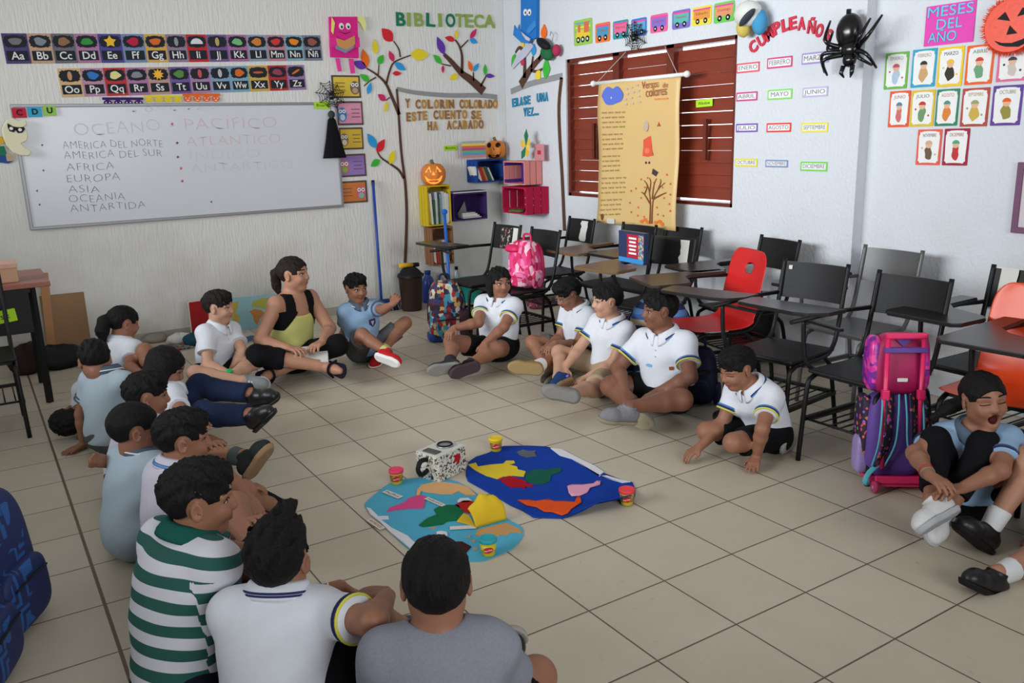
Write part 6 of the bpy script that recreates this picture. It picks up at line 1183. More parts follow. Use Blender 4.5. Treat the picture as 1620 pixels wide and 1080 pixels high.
class Body:
    def __init__(s, label, H, pelvis, neck, head, v, sv=None, hv=None, lean=(0, 0), b=1., skin=3, vox=.005, pitch=0., roll=0., hl=(.02, 0), group=None, adult=False, seed=1, hh=None):
        s.H = H; s.s = H/1.35; s.b = b; s.seed = seed; s.vox = vox; s.skin = skin_mat(*SK[skin]); q = s.s
        s.P = fl(*pelvis) if len(pelvis) == 3 else fl(pelvis[0], pelvis[1], .095*q); P = s.P
        a0 = math.degrees(math.atan2(CC[1]-P[1], CC[0]-P[0])); s.yaw = math.radians(a0+v); s.syaw = math.radians(a0+(v if sv is None else sv)); s.hyaw = math.radians(a0+(v if hv is None else hv))
        F = lambda y: np.array((math.cos(y), math.sin(y), 0.)); L = lambda y: np.array((-math.sin(y), math.cos(y), 0.))
        s.hf, s.hleft = F(s.yaw), L(s.yaw)
        s.N = s.nearv(neck, P+F(s.syaw)*lean[0]*q+L(s.syaw)*lean[1]*q); s.up = unit(s.N-P); s.T = np.linalg.norm(s.N-P)
        f = F(s.syaw); s.f = unit(f-s.up*(f@s.up)); s.l = np.cross(s.up, s.f); s.hh = hh or (.222 if adult else .2*q**.45+.004)
        hy = F(s.hyaw); s.C = s.nearv(head, s.N+hy*hl[0]*q+L(s.hyaw)*hl[1]*q); s.neckL = np.linalg.norm(s.C-s.N)
        p = math.radians(pitch); r = math.radians(roll); X = hy*math.cos(p)+np.array((0, 0, -1))*math.sin(p); Y = L(s.hyaw); Z = np.cross(X, Y); Y, Z = Y*math.cos(r)+Z*math.sin(r), Z*math.cos(r)-Y*math.sin(r); s.HR = np.stack([X, Y, Z])
        w = (.113 if not adult else .118)*q*(1+.5*(b-1)); s.S = {1: s.N+s.l*w-s.up*.035*q, -1: s.N-s.l*w-s.up*.035*q}; hw = .07*q; s.Hp = {1: P+s.hleft*hw, -1: P-s.hleft*hw}
        s.arms = {}; s.legs = {}; s.root = thing('person', label, 'person', T((P[0], P[1], 0)), group); s.O = np.array((P[0], P[1], 0)); s.label = label
        DIAG.append((label[:44], 'T/H %.3f' % (s.T/H), 'neck/H %.3f' % (s.neckL/H)))
    def nearv(s, px, B):
        d = ray(*px[:2]); t = -((CC[:2]-B[:2])@d[:2])/(d[:2]@d[:2]); return CC+t*d
    def pt(s, spec, parent=None, L=0.):
        """('z',x,y,z) on a level; (x,y,+-1) at limb length from the parent, far (+) or near (-) side"""
        if spec[0] == 'z': p = fl(spec[1], spec[2], spec[3]); return p if parent is None or len(spec) > 4 else parent+unit(p-parent)*L
        if spec[0] == 'w': return parent+unit(spec[1:4])*L
        d = ray(spec[0], spec[1]); o = CC-parent; A = d@d; Bq = d@o; Cq = o@o-L*L; D = Bq*Bq-A*Cq
        if D < 0: t = -Bq/A; p = CC+d*t; miss = np.linalg.norm(p-parent)/L; (DIAG.append(('   miss', s.label[:30], spec, '%.2f' % miss)) if miss > 1.12 else 0); return parent+unit(p-parent)*L
        t = (-Bq+(1 if spec[2] > 0 else -1)*math.sqrt(D))/A; return CC+d*t
    def arm(s, side, el, wr, tip, curl=.5, pn=None, sign_min=.02):
        q = s.s; S_ = s.S[side]; E = s.pt(el, S_, .215*q); E[2] = max(E[2], .035); Wp = s.pt(wr, E, .19*q); Wp[2] = max(Wp[2], .02); Tp = s.pt(tip, Wp, .14*q); Tp[2] = max(Tp[2], .014); d = unit(Tp-Wp)
        n = np.array(pn if pn is not None else (0, 0, -1.), float); n = n-d*(n@d)
        if np.linalg.norm(n) < .15: n = -s.f-d*(-s.f@d)
        s.arms[side] = (S_, E, Wp, d, unit(n), curl); return s
    def leg(s, side, kn, an, toe):
        q = s.s; h = s.Hp[side]; K = s.pt(kn, h, .325*q); K[2] = max(K[2], .05*q); A = s.pt(an, K, .315*q); A[2] = max(A[2], .035*q); Tp = s.pt(toe, A, .15*q); s.legs[side] = (h, K, A, unit(Tp-A)); return s
    # ---- primitives
    def torso(s, i=0., b=1.):
        q, b_ = s.s, s.b; R = np.stack([s.f, s.l, s.up]); Rh = np.stack([s.hf, s.hleft, np.array((0, 0, 1.))]); A = lambda t, off=0.: s.P+s.up*s.T*t+s.f*off*q
        return [Ell(s.P+s.up*.005, np.array((.098*b_, .132*b_, .1))*q+i, Rh, .04), Ell(A(.36, -.012+.02*(b_-1)), np.array((.09*b_**1.3, .118*b_, .14))*q+i, R, .05), Ell(A(.7, -.008), np.array((.09*b_, .132*b_**.8, .135))*q+i, R, .05),
                Cone(s.S[1], s.S[-1], .046*q+i, .046*q+i, .04), Cone(s.N-s.up*(.02 if not i else .038)*q, s.N-s.up*.085*q, .052*q+i*.5, .08*q+i, .035)]
    def limb_arm(s, sd, i=0., frac=None):
        q, b = s.s, s.b**.6; S_, E, Wp, d, n, c = s.arms[sd]
        if frac:
            e = S_+(E-S_)*frac; dr = unit(E-S_); return [Cone(S_, e+dr*.03, .046*q*b+i, .043*q*b+i+.004, .03, [(e, dr)])]
        m = E+(Wp-E)*.3; return [Cone(S_, E, .043*q*b, .034*q*b, .02), Cone(E, m, .034*q*b, .035*q*b, .015), Cone(m, Wp, .034*q*b, .0225*q, .012)]
    def hand(s, sd):
        q = s.s**.9; _, E, Wp, d, n, c = s.arms[sd]; th = np.cross(d, n)*(-1 if sd > 0 else 1); o = []
        ks = []
        for j, (u, L, dl) in enumerate(((.0235, .05, 0), (.0085, .057, .004), (-.0075, .053, .002), (-.0225, .043, -.006))):
            K = Wp+d*(.066+dl)*q+th*u*q; ks.append(K); o.append(Cone(Wp+th*u*.55*q+d*.008*q, K, .0125*q, .0098*q, .009))
            p = K; dd = unit(d+th*(u*5.5)); a = 0
            for sg, (fr, am) in enumerate(((.44, .55), (.32, .75), (.24, .6))):
                a += c*am*(1-.12*(j == 0)); v = dd*math.cos(a)+n*math.sin(a); p2 = p+v*L*fr*q; o.append(Cone(p, p2, (.0078-.0007*sg)*q, (.0072-.0007*sg)*q, .0035)); p = p2
        b0 = Wp+d*.018*q+th*.017*q; b1 = b0+unit(d*.72+th*.75+n*.25)*.034*q; b2 = b1+unit(d*.95+th*.25+n*.2)*.026*q; o += [Cone(b0, b1, .0115*q, .0088*q, .008), Cone(b1, b2, .0085*q, .0068*q, .004)]; return o
    def limb_leg(s, sd, i=0., upto=None, knee_i=None):
        q, b = s.s, s.b**.7; h, K, A, d = s.legs[sd]; r0, r1, r2, r3 = .074*q*b, .05*q*b, .047*q*b, .029*q
        bk = unit((h-K)-(A-K)*(((h-K)@(A-K))/((A-K)@(A-K)+1e-9))+1e-6); cm = K+(A-K)*.32+bk*.012*q
        if upto is None: return [Cone(h, K, r0, r1, .03), Cone(K, cm, r2, .046*q*b, .02), Cone(cm, A, .045*q*b, r3, .015)]
        r0 *= .86
        if upto <= 1:
            e = h+(K-h)*upto; dr = unit(K-h); rr = r0+(r1-r0)*upto; return [Cone(h, e+dr*.03, r0+i, rr+i+.008, .03, [(e, dr)])]
        e = K+(A-K)*(upto-1); dr = unit(A-K); return [Cone(h, K, r0+i, r1+i, .03), Cone(K, cm, r2+i, .046*q*b+i, .02), Cone(cm, e+dr*.03, .045*q*b+i, r3+i+.01, .015, [(e, dr)])]
    def hpt(s, x, y, z): return s.C+s.hh*(np.array((x, y, z), float)@s.HR)
    def head(s, mouth=0.):
        h, R = s.hh, s.HR; p = s.hpt; E = lambda c, r, k=.1, op=1, RR=None: Ell(p(*c), np.array(r)*h, R if RR is None else RR, k*h, op=op); Cn = lambda a, b, ra, rb, k=.06: Cone(p(*a), p(*b), ra*h, rb*h, k*h)
        jaw = -.05*mouth; o = [E((-.05, 0, .13), (.43, .355, .37)), E((.1, 0, -.12+jaw*.5), (.285, .275, .34), .15), E((.235, 0, -.4+jaw), (.095, .13, .085), .12), E((.02, 0, -.22), (.22, .3, .2), .12),
           Cn((.365, 0, .03), (.425, 0, -.1), .035, .055), E((.41, .045, -.125), (.045, .035, .035), .04), E((.41, -.045, -.125), (.045, .035, .035), .04)]
        for y in (-1, 1): o += [E((.27, y*.17, -.13), (.1, .1, .1), .1), Cn((.345, y*.07, .105), (.285, y*.24, .095), .035, .03), Ell(p(.385, y*.155, .015), np.array((.06, .085, .05))*h, R, .06*h, op=-1)]
        o += [E((.365, 0, -.225), (.045, .105, .028), .03), E((.355, 0, -.275+jaw), (.05, .09, .032), .03)]
        if mouth: o += [Ell(p(.37, .0, -.28+jaw*.6), np.array((.14, .1*(.8+.3*mouth), .1*mouth))*h, R, .03*h, op=-1)]
        for y in (-1, 1):
            a = .35*y; X = np.array((math.cos(a), -math.sin(a)*-1, 0)); Rl = np.array([[.93, .36*y, 0], [-.36*y, .93, 0], [0, 0, 1]])@R; o += [Ell(p(-.03, y*.365, -.03), np.array((.085, .03, .135))*h, Rl, .02*h), Ell(p(-.02, y*.385, -.02), np.array((.045, .02, .08))*h, Rl, .02*h, op=-1)]
        return o
    def surf(s, y, z):
        x = np.linspace(.62, .1, 400); P = np.array([s.hpt(a, y, z) for a in x]); d = None
        for q in s.head(): dd = q.d(P); d = (dd if d is None else (smin(d, dd, q.k) if q.op > 0 else -smin(-d, dd, q.k)))
        i = np.argmax(d < 0); return x[i]
    def link(s, name, V, Q, m, parent=None, post=None):
        V = V.copy(); V[:, 2] = np.maximum(V[:, 2], .0025); me = np_mesh(name, V-s.O, Q)
        if post: post(me, V)
        return new(name, me, m, parent or s.root)
    def build(s, bare=(), mouth=0.):
        pr_ = s.torso()+[Cone(s.N-s.up*.02, s.hpt(-.1, 0, -.3), .05*s.s*s.b**.4, .046*s.s*s.b**.4, .03)]+s.head(mouth)
        for sd in s.arms: pr_ += s.limb_arm(sd)+s.hand(sd)
        for sd in s.legs:
            pr_ += s.limb_leg(sd); h, K, A, d = s.legs[sd]; q = s.s; u = unit((K-A)-d*((K-A)@d)); pr_ += [Cone(A, A-u*.03*q-d*.02*q, .03*q, .03*q, .015), Cone(A-u*.025*q, A+d*.1*q-u*.045*q, .03*q, .024*q, .02), Cone(A+d*.09*q-u*.048*q, A+d*.135*q-u*.052*q, .026*q, .018*q, .012)]
            if sd in bare:
                w = np.cross(u, d)
                for j in range(5): a = A+d*(.125-.006*abs(j-1))*q-u*.053*q+w*(.026-.013*j)*q*(-sd); pr_.append(Cone(a, a+d*.028*q, .0085*q, .007*q, .004))
        V, Q = sdf_mesh('body', pr_, s.vox)
        def lips(me, V):
            q = ((V-s.C)@s.HR.T)/s.hh; g = np.sqrt(((q[:, 0]-.385)/.09)**2+(q[:, 1]/.125)**2+((q[:, 2]+.25+.03*mouth)/(.062+.07*mouth))**2); attr(me, 'lip', np.clip(3.2-3.2*g, 0, 1))
        s.body = s.link('body', V, Q, s.skin, None, lips); s.mouth = mouth
        if mouth:
            mb = MB(); mb.ball(tuple(s.hpt(.27, 0, -.31)-s.O), (.085*s.hh, .085*s.hh, .1*s.hh*mouth), 0, Matrix(s.HR.T.tolist())); mb.build('mouth', flat((70, 20, 22)), s.root)
        return s
    def face(s, gaze=0., closed=False, brow=None, gz=0.):
        h = s.hh; R = Matrix(s.HR.T.tolist())
        for y in (-1, 1):
            yy = y*.155; x = s.surf(yy, .012)-.006; mb = MB(); c = s.hpt(x, yy, .012)-s.O; Ry = R @ Matrix.Rotation(y*.28, 3, 'Z')
            if not closed:
                mb.ball(c, (.03*h, .072*h, .034*h), 0, Ry, 14, 8); mb.ball(s.hpt(x+.018, yy+gaze*.03, .012+gz)-s.O, (.018*h, .031*h, .031*h), 1, Ry, 12, 8)
            zz_ = .05 if not closed else .0; A = []
            for k in range(7): t = k/6*2-1; yk = yy+t*.085; zk = .012+(zz_-.012)*(1-t*t*.9)-(.012 if closed else .0); A.append(tuple(s.hpt(s.surf(yk, zk)+.006, yk, zk)-s.O))
            mb.tube(A, .0085*h, 6, 2); o = mb.build('eye', [M_eyew, M_iris, M_lash], s.root)
            A = []
            for k in range(6): t = k/5; yk = y*(.07+.19*t); zk = .115+.035*math.sin(math.pi*(.25+.6*t)); A.append(tuple(s.hpt(s.surf(yk, zk)+.004, yk, zk)-s.O))
            MB().tube(A, .014*h, 6, radii=[.012*h, .016*h, .016*h, .014*h, .011*h, .005*h]).build('eyebrow', M_lash, s.root)
        return s
    def hair(s, style='short', m=None, vol=1., fringe=0., extra=(), bangs=.0, wild=1.):
        h, R, p = s.hh, s.HR, s.hpt; m = m or hair_mat(); vx = min(.0045, s.vox)
        r = np.array((.466, .38, .415))*h*(1+.05*(vol-1)); pr_ = [Ell(p(-.055, 0, .135), r, R, .02)]
        if vol > 1: pr_.append(Ell(p(.06, 0, .36), np.array((.34, .3, .19))*h*vol, R, .06*h))
        if style in ('bob', 'long'): pr_ += [Ell(p(-.16, 0, -.12), np.array((.34, .42, .45 if style == 'bob' else .6))*h, R, .08*h), Ell(p(-.02, .33, -.12), np.array((.18, .11, .38))*h, R, .06*h), Ell(p(-.02, -.33, -.12), np.array((.18, .11, .38))*h, R, .06*h)]
        for a, b, ra, rb in extra: pr_.append(Cone(p(*a), p(*b), ra*h, rb*h, .05*h))
        fz = -.13-fringe; sd_ = s.seed
        def post(P, v):
            q = ((P-s.C)@R.T)/h; n = 1.5*wild*(.012*np.sin(q[:, 0]*17+sd_)*np.sin(q[:, 1]*38+q[:, 0]*9+2*sd_)+.009*np.sin(q[:, 2]*21+q[:, 1]*33+sd_)+.010*np.sin(q[:, 1]*74+q[:, 0]*20+5*np.sin(q[:, 2]*9+sd_))*np.sin(q[:, 0]*52+sd_)); v = v+n*h*np.clip((q[:, 2]+.25)*2.2, .25, 1)
            c = np.array((.56, 0, fz)); e = np.array((.4, .41 if style in ('bob', 'long') else .43, .4)); g = np.linalg.norm((q-c)/e, axis=1)-1; v = np.maximum(v, -(g*.3)*h)
            if style in ('short', 'buzz', 'pony'):
                zl = -.02+.55*np.clip(q[:, 0], -.5, .14)-(0 if style != 'pony' else .03); v2 = np.maximum(v, (zl-q[:, 2])*h*.8)
                ear = np.sqrt(((q[:, 0]+.02)/.14)**2+((q[:, 2]+.02)/.19)**2)-1; v2 = np.maximum(v2, np.where(np.abs(q[:, 1]) > .2, -ear*.12*h, -1)); ex = np.zeros(len(P))+9
                for a, b, ra, rb in extra: ex = np.minimum(ex, Cone(p(*a), p(*b), ra*h, rb*h).d(P))
                v = np.minimum(v2, np.maximum(ex+n*h, -9)) if len(extra) else v2
            return v
        V, Q = sdf_mesh('hair', pr_, vx, (), post); s.hair_o = s.link('hair', V, Q, m); return s
    def shirt(s, m, frac=.62, hem=-.03, i=.011, collar=None, trim=(), buttons=False, stripes=False, neck=.0, placket=None, sleeves=True, wr=1.):
        pr_ = s.torso(i)
        if hem < -.05: pr_[0].r = pr_[0].r+np.array((.012, .026, .01))
        if sleeves:
            for sd in s.arms: pr_ += s.limb_arm(sd, i*.8, frac)
        nc = s.N+s.up*(.012+neck)*s.s
        for _ in (0,): pass
        cuts = [(s.P+s.up*hem, -s.up)]; ax_ = unit(s.up+unit(s.C-s.N)*.5)
        if sleeves: pr_.append(Cone(s.N-ax_*.012*s.s+s.f*.006, s.N+ax_*.1*s.s+s.f*.012, .056*s.s*s.b**.4, .064*s.s*s.b**.4, .008, (), -1))
        else: cuts.append((nc, unit(s.up+s.f*.45)))
        V, Q = sdf_mesh('shirt', pr_, .006 if s.vox > .0041 else .005, cuts, lambda P, v: v+wrinkle(P, s.seed, .0028*wr))
        def st(me, V):
            if not stripes: return
            t = (V-s.P)@s.up
            for sd in s.arms:
                S_, E = s.arms[sd][:2]; dr = unit(E-S_); w = (V-S_)@dr; rad = np.linalg.norm(V-S_-w[:, None]*dr, axis=1); out = (V-s.N)@(s.l*sd); on = (w > .015) & (rad < .085*s.s) & (out > .125*s.s); t = np.where(on, (S_-s.P)@s.up-w+.012, t)
            attr(me, 'stripe', t)
        o = s.link('shirt', V, Q, m, None, st); s.shirt_o = o; q = s.s
        if collar:
            ax = unit(s.up*.9+unit(s.C-s.N)*.4+s.f*.12); fx = unit(s.f-ax*(s.f@ax)); M = Matrix(np.stack([fx, np.cross(ax, fx), ax], 1).tolist()); c = s.N-s.O+ax*.012*q; bq = s.b**.4*1.06
            prof = [(.056, .0), (.054, .03), (.057, .036), (.064, .03), (.076, .004), (.078, -.004), (.07, -.004)]
            fn = lambda a, z: (1+.16*max(0, math.cos(a))**3*(1 if z < .02 else .3))
            mb = MB(); n = 40; Vv = []; Ff = []
            for j, (r, z) in enumerate(prof):
                for k in range(n+1):
                    a = .16+(2*math.pi-.32)*k/n; fr = max(0, math.cos(a))**4; pnt = Vector((r*q*bq*fn(a, z)*math.cos(a), r*q*bq*1.06*math.sin(a), (z*q-.03*q*fr*(1.1 if z < .02 else .6)-.0*q))); Vv.append(M @ pnt+Vector(c))
            for j in range(len(prof)-1):
                for k in range(n): Ff.append((j*(n+1)+k, j*(n+1)+k+1, (j+1)*(n+1)+k+1, (j+1)*(n+1)+k))
            mb.add(Vv, Ff, 0, True); co_ = mb.build('collar', collar, o); sd_ = co_.modifiers.new('thickness', 'SOLIDIFY'); sd_.thickness = .003
            if len(trim) and trim[0] is not None and len(trim) > 2:
                for j, (tz, tm) in enumerate(((.012, trim[1]), (.005, trim[2]))):
                    A = []
                    for k in range(3, 38): a = .16+(2*math.pi-.32)*k/40; r = .0735+.0035*(.02-tz)/.02; fr = max(0, math.cos(a))**4; A.append(tuple(M @ Vector((r*q*bq*fn(a, tz)*math.cos(a)*1.02, r*q*bq*1.08*math.sin(a), tz*q-.03*q*fr*1.1))+Vector(c)))
                    MB().tube(A, .0032, 6).build('collar_stripe', tm, co_)
        if sleeves:
            for sd in s.arms:
                S_, E = s.arms[sd][:2]; dr = unit(E-S_); b = s.b**.6; x = Vector(dr).orthogonal().normalized(); y = Vector(dr).cross(x); rr = .043*q*b+i*.8+.0045
                for j, tm in enumerate(trim):
                    c = S_+(E-S_)*frac-dr*(.004+.0085*j)-s.O; A = [tuple(Vector(c)+(x*math.cos(t)+y*math.sin(t))*(rr+.0008-.0006*j)) for t in [2*math.pi*k/28 for k in range(28)]]
                    if tm is not None: MB().tube(A, .0045, 6, closed=True).build('sleeve_trim', tm, o)
        return s
    def onchest(s, name, l, u, pts, m, th=.002, parent=None):
        """small patch on the chest: l metres to the person's left, u fraction up the torso"""
        base = s.P+s.up*s.T*u+s.l*l*s.s; t = np.linspace(.25, .0, 260); P = base+s.f*t[:, None]; d = None
        for q in s.torso(.011): dd = q.d(P); d = dd if d is None else smin(d, dd, q.k)
        i = np.argmax(d < 0); c = P[i]; e = 1e-3; g = []
        for v in np.eye(3):
            dd = []
            for sg in (1, -1):
                w = None
                for q in s.torso(.011): x = q.d((c+v*e*sg)[None]); w = x if w is None else smin(w, x, q.k)
                dd.append(w[0])
            g.append(dd[0]-dd[1])
        n = unit(g); yv = unit(s.up-n*(s.up@n)); xv = np.cross(yv, n); M = Matrix(np.stack([xv, yv, n], 1).tolist()).to_4x4(); M.translation = Vector(c-s.O)
        o = MB().prism(pts, -.012, th).build(name, m, parent or s.shirt_o); o.matrix_local = M; return o
    def bottoms(s, m, upto=.72, i=.012, name='shorts', top=.05):
        q = s.s; ct = [(s.P+s.up*(top+.05)*q, s.up)]; pr_ = [t for t in s.torso(i*.6)][:1]+[Ell(s.P+s.up*.04*q, np.array((.092*s.b, .124*s.b, .09))*q+i*.6, np.stack([s.f, s.l, s.up]), .04, ct)]; pr_[0].cuts = ct
        for sd in s.legs: pr_ += s.limb_leg(sd, i, upto)
        V, Q = sdf_mesh(name, pr_, .006 if s.vox > .0041 else .005, (), lambda P, v: v+wrinkle(P, s.seed+3, .0026)); s.bot = s.link(name, V, Q, m); return s
    def shoe(s, sd, m, msole, laces=None, sock=None, sandal=False, high=0., toe_m=None, sole_th=.016):
        q = s.s; h, K, A, d = s.legs[sd]; u = unit((K-A)-d*((K-A)@d)); w = np.cross(u, d); z0 = .07*q
        if sandal:
            c = A+d*.045*q-u*.063*q; o = s.link('sandal', *sdf_mesh('sandal', [Cone(c-d*.075*q, c+d*.09*q, .032*q, .04*q, .01, [(c-u*.006, -u), (c+u*.006, u)])], .004), m)
            P = [A+d*.075*q+w*.045*q-u*.055*q, A+d*.085*q+w*.02*q-u*.012*q, A+d*.085*q-w*.02*q-u*.012*q, A+d*.075*q-w*.045*q-u*.055*q]; MB().tube([tuple(p-Vector(s.O)) for p in smooth_path([Vector(p) for p in P], 4)], .008, 8).build('strap', m, o); return s
        pl = [(A-u*z0, -u)]; up_ = A+u*(.012+high)*q
        pr_ = [Cone(A-d*.028*q-u*.035*q, A+d*.03*q-u*.035*q, .038*q, .036*q, .02), Cone(A-d*.02*q-u*.04*q, A+d*.1*q-u*.048*q, .036*q, .038*q, .02), Cone(A+d*.09*q-u*.05*q+w*.006*sd*q, A+d*.128*q-u*.054*q, .037*q, .03*q, .015), Cone(A+u*.02*q*(1+high*20), A-u*.02*q, .037*q, .036*q, .015)]
        V, Q = sdf_mesh('shoe', pr_, .004, pl+[(up_, u)]); o = s.link('shoe', V, Q, m)
        ps = [Cone(A-d*.028*q-u*.06*q, A+d*.04*q-u*.06*q, .043*q, .036*q, .02), Cone(A+d*.02*q-u*.06*q, A+d*.1*q-u*.06*q, .037*q, .043*q, .02), Cone(A+d*.09*q-u*.06*q, A+d*.13*q-u*.06*q, .042*q, .034*q, .02)]
        V, Q = sdf_mesh('sole', ps, .004, [(A-u*(z0+sole_th*q), -u), (A-u*(z0-.006*q), u)]); so = s.link('sole', V, Q, msole, o)
        if laces is not None:
            mb = MB()
            for k in range(4):
                c = A+d*(.045+.018*k)*q-u*(.004+.007*k)*q; mb.tube([tuple(c+w*.022*q-u*.008*q-s.O), tuple(c+u*.004*q+d*.006*q-s.O), tuple(c-w*.022*q-u*.008*q-s.O)], .003, 6); mb.tube([tuple(c-w*.022*q-u*.008*q-s.O), tuple(c+u*.004*q-s.O), tuple(c+w*.022*q+d*.014*q-u*.012*q-s.O)], .003, 6)
            mb.build('laces', laces, o)
        if sock is not None:
            e = A+unit(K-A)*(.055+high)*q; sm, sh = sock if isinstance(sock, tuple) else (sock, .055); e = A+unit(K-A)*sh*q; V, Q = sdf_mesh('sock', [Cone(A-u*.01, e+unit(K-A)*.02, .036*q, .038*q+.006, .01, [(e, unit(K-A))])], .004); s.link('sock', V, Q, sm)
        return s
    def band(s, sd, f, r, m, name, rr=.004):
        S_, E, Wp, d, n, c = s.arms[sd]; c = E+(Wp-E)*f; dr = unit(Wp-E); x = Vector(dr).orthogonal().normalized(); y = Vector(dr).cross(x); return MB().tube([tuple(Vector(c-s.O)+(x*math.cos(t)+y*math.sin(t))*r) for t in [2*math.pi*k/24 for k in range(24)]], rr, 8, closed=True).build(name, m, s.root)
# ---------------------------------------------------------------- who sits where
M_wp = mat('white_pique_cotton', (216, 219, 228), .85, .15, .04, 40, .12, 260); M_wp2 = mat('lilac_white_pique', (206, 202, 216), .85, .15, .04, 40, .12, 260); M_bp = mat('light_blue_pique', (142, 172, 204), .85, .15, .05, 40, .12, 260); M_bp2 = mat('pale_aqua_pique', (172, 188, 200), .85, .15, .05, 40, .12, 260)
M_gt = mat('heather_grey_jersey', (136, 138, 150), .9, .1, .16, 160, .1, 260); M_col = mat('grey_blue_ribbing', (84, 98, 116), .85, .1, .08, 60); M_navyc = mat('navy_cotton', (20, 22, 34), .85, .15, .15, 30, .1, 90); M_bkc = mat('black_cotton', (15, 15, 18), .85, .15, .15, 30, .1, 90)
M_gsh = mat('grey_suiting', (84, 86, 88), .85, .1, .1, 40, .1, 120); M_kh = mat('khaki_cotton', (168, 148, 122), .85, .1, .08, 30, .1, 90); M_jean = mat('dark_denim', (30, 42, 70), .85, .15, .22, 90, .1, 200); M_dkgr = mat('dark_grey_cotton', (52, 50, 54), .85, .1, .12, 40)
t_y, t_n, t_b = flat((206, 204, 84)), flat((42, 50, 96)), flat((80, 130, 190)); TR = (t_y, t_n, t_b); TRG = (M_col, None, M_col)
M_sole = flat((158, 154, 148)); M_gum = flat((150, 122, 92)); M_bsh = mat('black_shoe_leather', (22, 22, 24), .4, .45, .15, 30); M_gsole = mat('grey_rubber_sole', (128, 126, 122), .7, .2, .12, 40, .2, 90)
def stripe_mat():
    M = bpy.data.materials.new('green_white_stripes'); M.use_nodes = True; N = M.node_tree.nodes; L = M.node_tree.links; b = N['Principled BSDF']; b.inputs['Roughness'].default_value = .85
    a = N.new('ShaderNodeAttribute'); a.attribute_name = 'stripe'; d = N.new('ShaderNodeMath'); d.operation = 'MULTIPLY_ADD'; d.inputs[1].default_value = 1/.062; d.inputs[2].default_value = 10.15; L.new(a.outputs['Fac'], d.inputs[0]); f = N.new('ShaderNodeMath'); f.operation = 'FRACT'; L.new(d.outputs[0], f.inputs[0]); g = N.new('ShaderNodeMath'); g.operation = 'GREATER_THAN'; g.inputs[1].default_value = .5; L.new(f.outputs[0], g.inputs[0])
    nz = N.new('ShaderNodeTexNoise'); nz.inputs['Scale'].default_value = 120; mx = N.new('ShaderNodeMix'); mx.data_type = 'RGBA'; mx.inputs[6].default_value = (*[lin(v) for v in (26, 84, 74)], 1); mx.inputs[7].default_value = (*[lin(v) for v in (206, 206, 214)], 1); L.new(g.outputs[0], mx.inputs[0]); L.new(mx.outputs[2], b.inputs['Base Color']); return M
def shoes(b, m, so, **k):
    for sd in b.legs: b.shoe(sd, m, so, **k)
def done(b): return b
# 1 the woman
b = Body('woman in a yellow and black tank top sitting cross legged with a notebook', 1.6, (466, 563), (464, 466), (465, 434), 38, hv=62, lean=(.03, 0), skin=2, adult=True, pitch=-2, seed=2, b=.98)
b.arm(-1, (411, 538, -1), (457, 551, -1), (484, 553, -1), .6); b.arm(1, (522, 519, -1), (510, 541, -1), (487, 552, -1), .7)
b.leg(-1, (408, 562, -1), (509, 579, -1), (527, 586, -1)); b.leg(1, (534, 546, -1), (440, 586, 1), (425, 594, -1)); b.build().face(gaze=.6)
M_tank = mat('pale_yellow_jersey', (206, 206, 128), .85, .1, .05, 40); M_dbh = hair_mat('dark_brown_hair', (32, 22, 18))
b.shirt(M_tank, hem=-.02, sleeves=False, i=.008, neck=-.075); yk = b.shirt_o
def yoke_post(P, v):
    l = np.abs((P-b.N)@b.l); u = (P-b.P)@b.up/b.T; f = (P-b.P)@b.f
    front = f > 0; inner = .052; outer = .1-.0*u
    keepw = np.where(u > .8, (l > inner) & (l < outer+.012), (l > (u-.55)*.2+.0) & (l > .055+(.75-u)*.28)); keepw = np.where(front, keepw, (l < .05+(1-u)*.25))
    return np.where(keepw, v, np.maximum(v, .004))
V, Q = sdf_mesh('yoke', b.torso(.012), .004, [(b.P+b.up*b.T*.5, -b.up), (b.N+b.up*.02, b.up)], yoke_post); b.link('yoke', V, Q, M_bkc, yk)
wb = sdf_mesh('waistband', b.torso(.012), .005, [(b.P+b.up*b.T*.2, b.up), (b.P+b.up*b.T*.02, -b.up)]); b.link('waistband', *wb, M_navyc, yk)
b.bottoms(M_bkc, 1.42, .012, 'leggings', .06); b.hair('pony', M_dbh, 1.0, -.02, extra=[((-.42, .02, .2), (-.62, .06, .02), .13, .15), ((-.62, .06, .02), (-.66, .1, -.35), .15, .14), ((-.66, .1, -.35), (-.6, .1, -.6), .14, .05)], wild=.6)
shoes(b, M_navyc, M_navyc, sandal=True)
p_ = (b.arms[-1][2]+b.arms[1][2])/2+np.array((0, 0, -.055)); o = thing('notebook', 'open white notebook on the lap of the woman in the tank top', 'notebook', T((p_[0]+.02, p_[1]+.035, p_[2]), math.radians(70), 0, .28)); MB().bbox((0, 0, 0), (.21, .28, .012), .003).build('pages', M_paper, o); MB().bbox((0, 0, -.008), (.215, .285, .003), .001).build('cover', flat((150, 150, 160)), o)
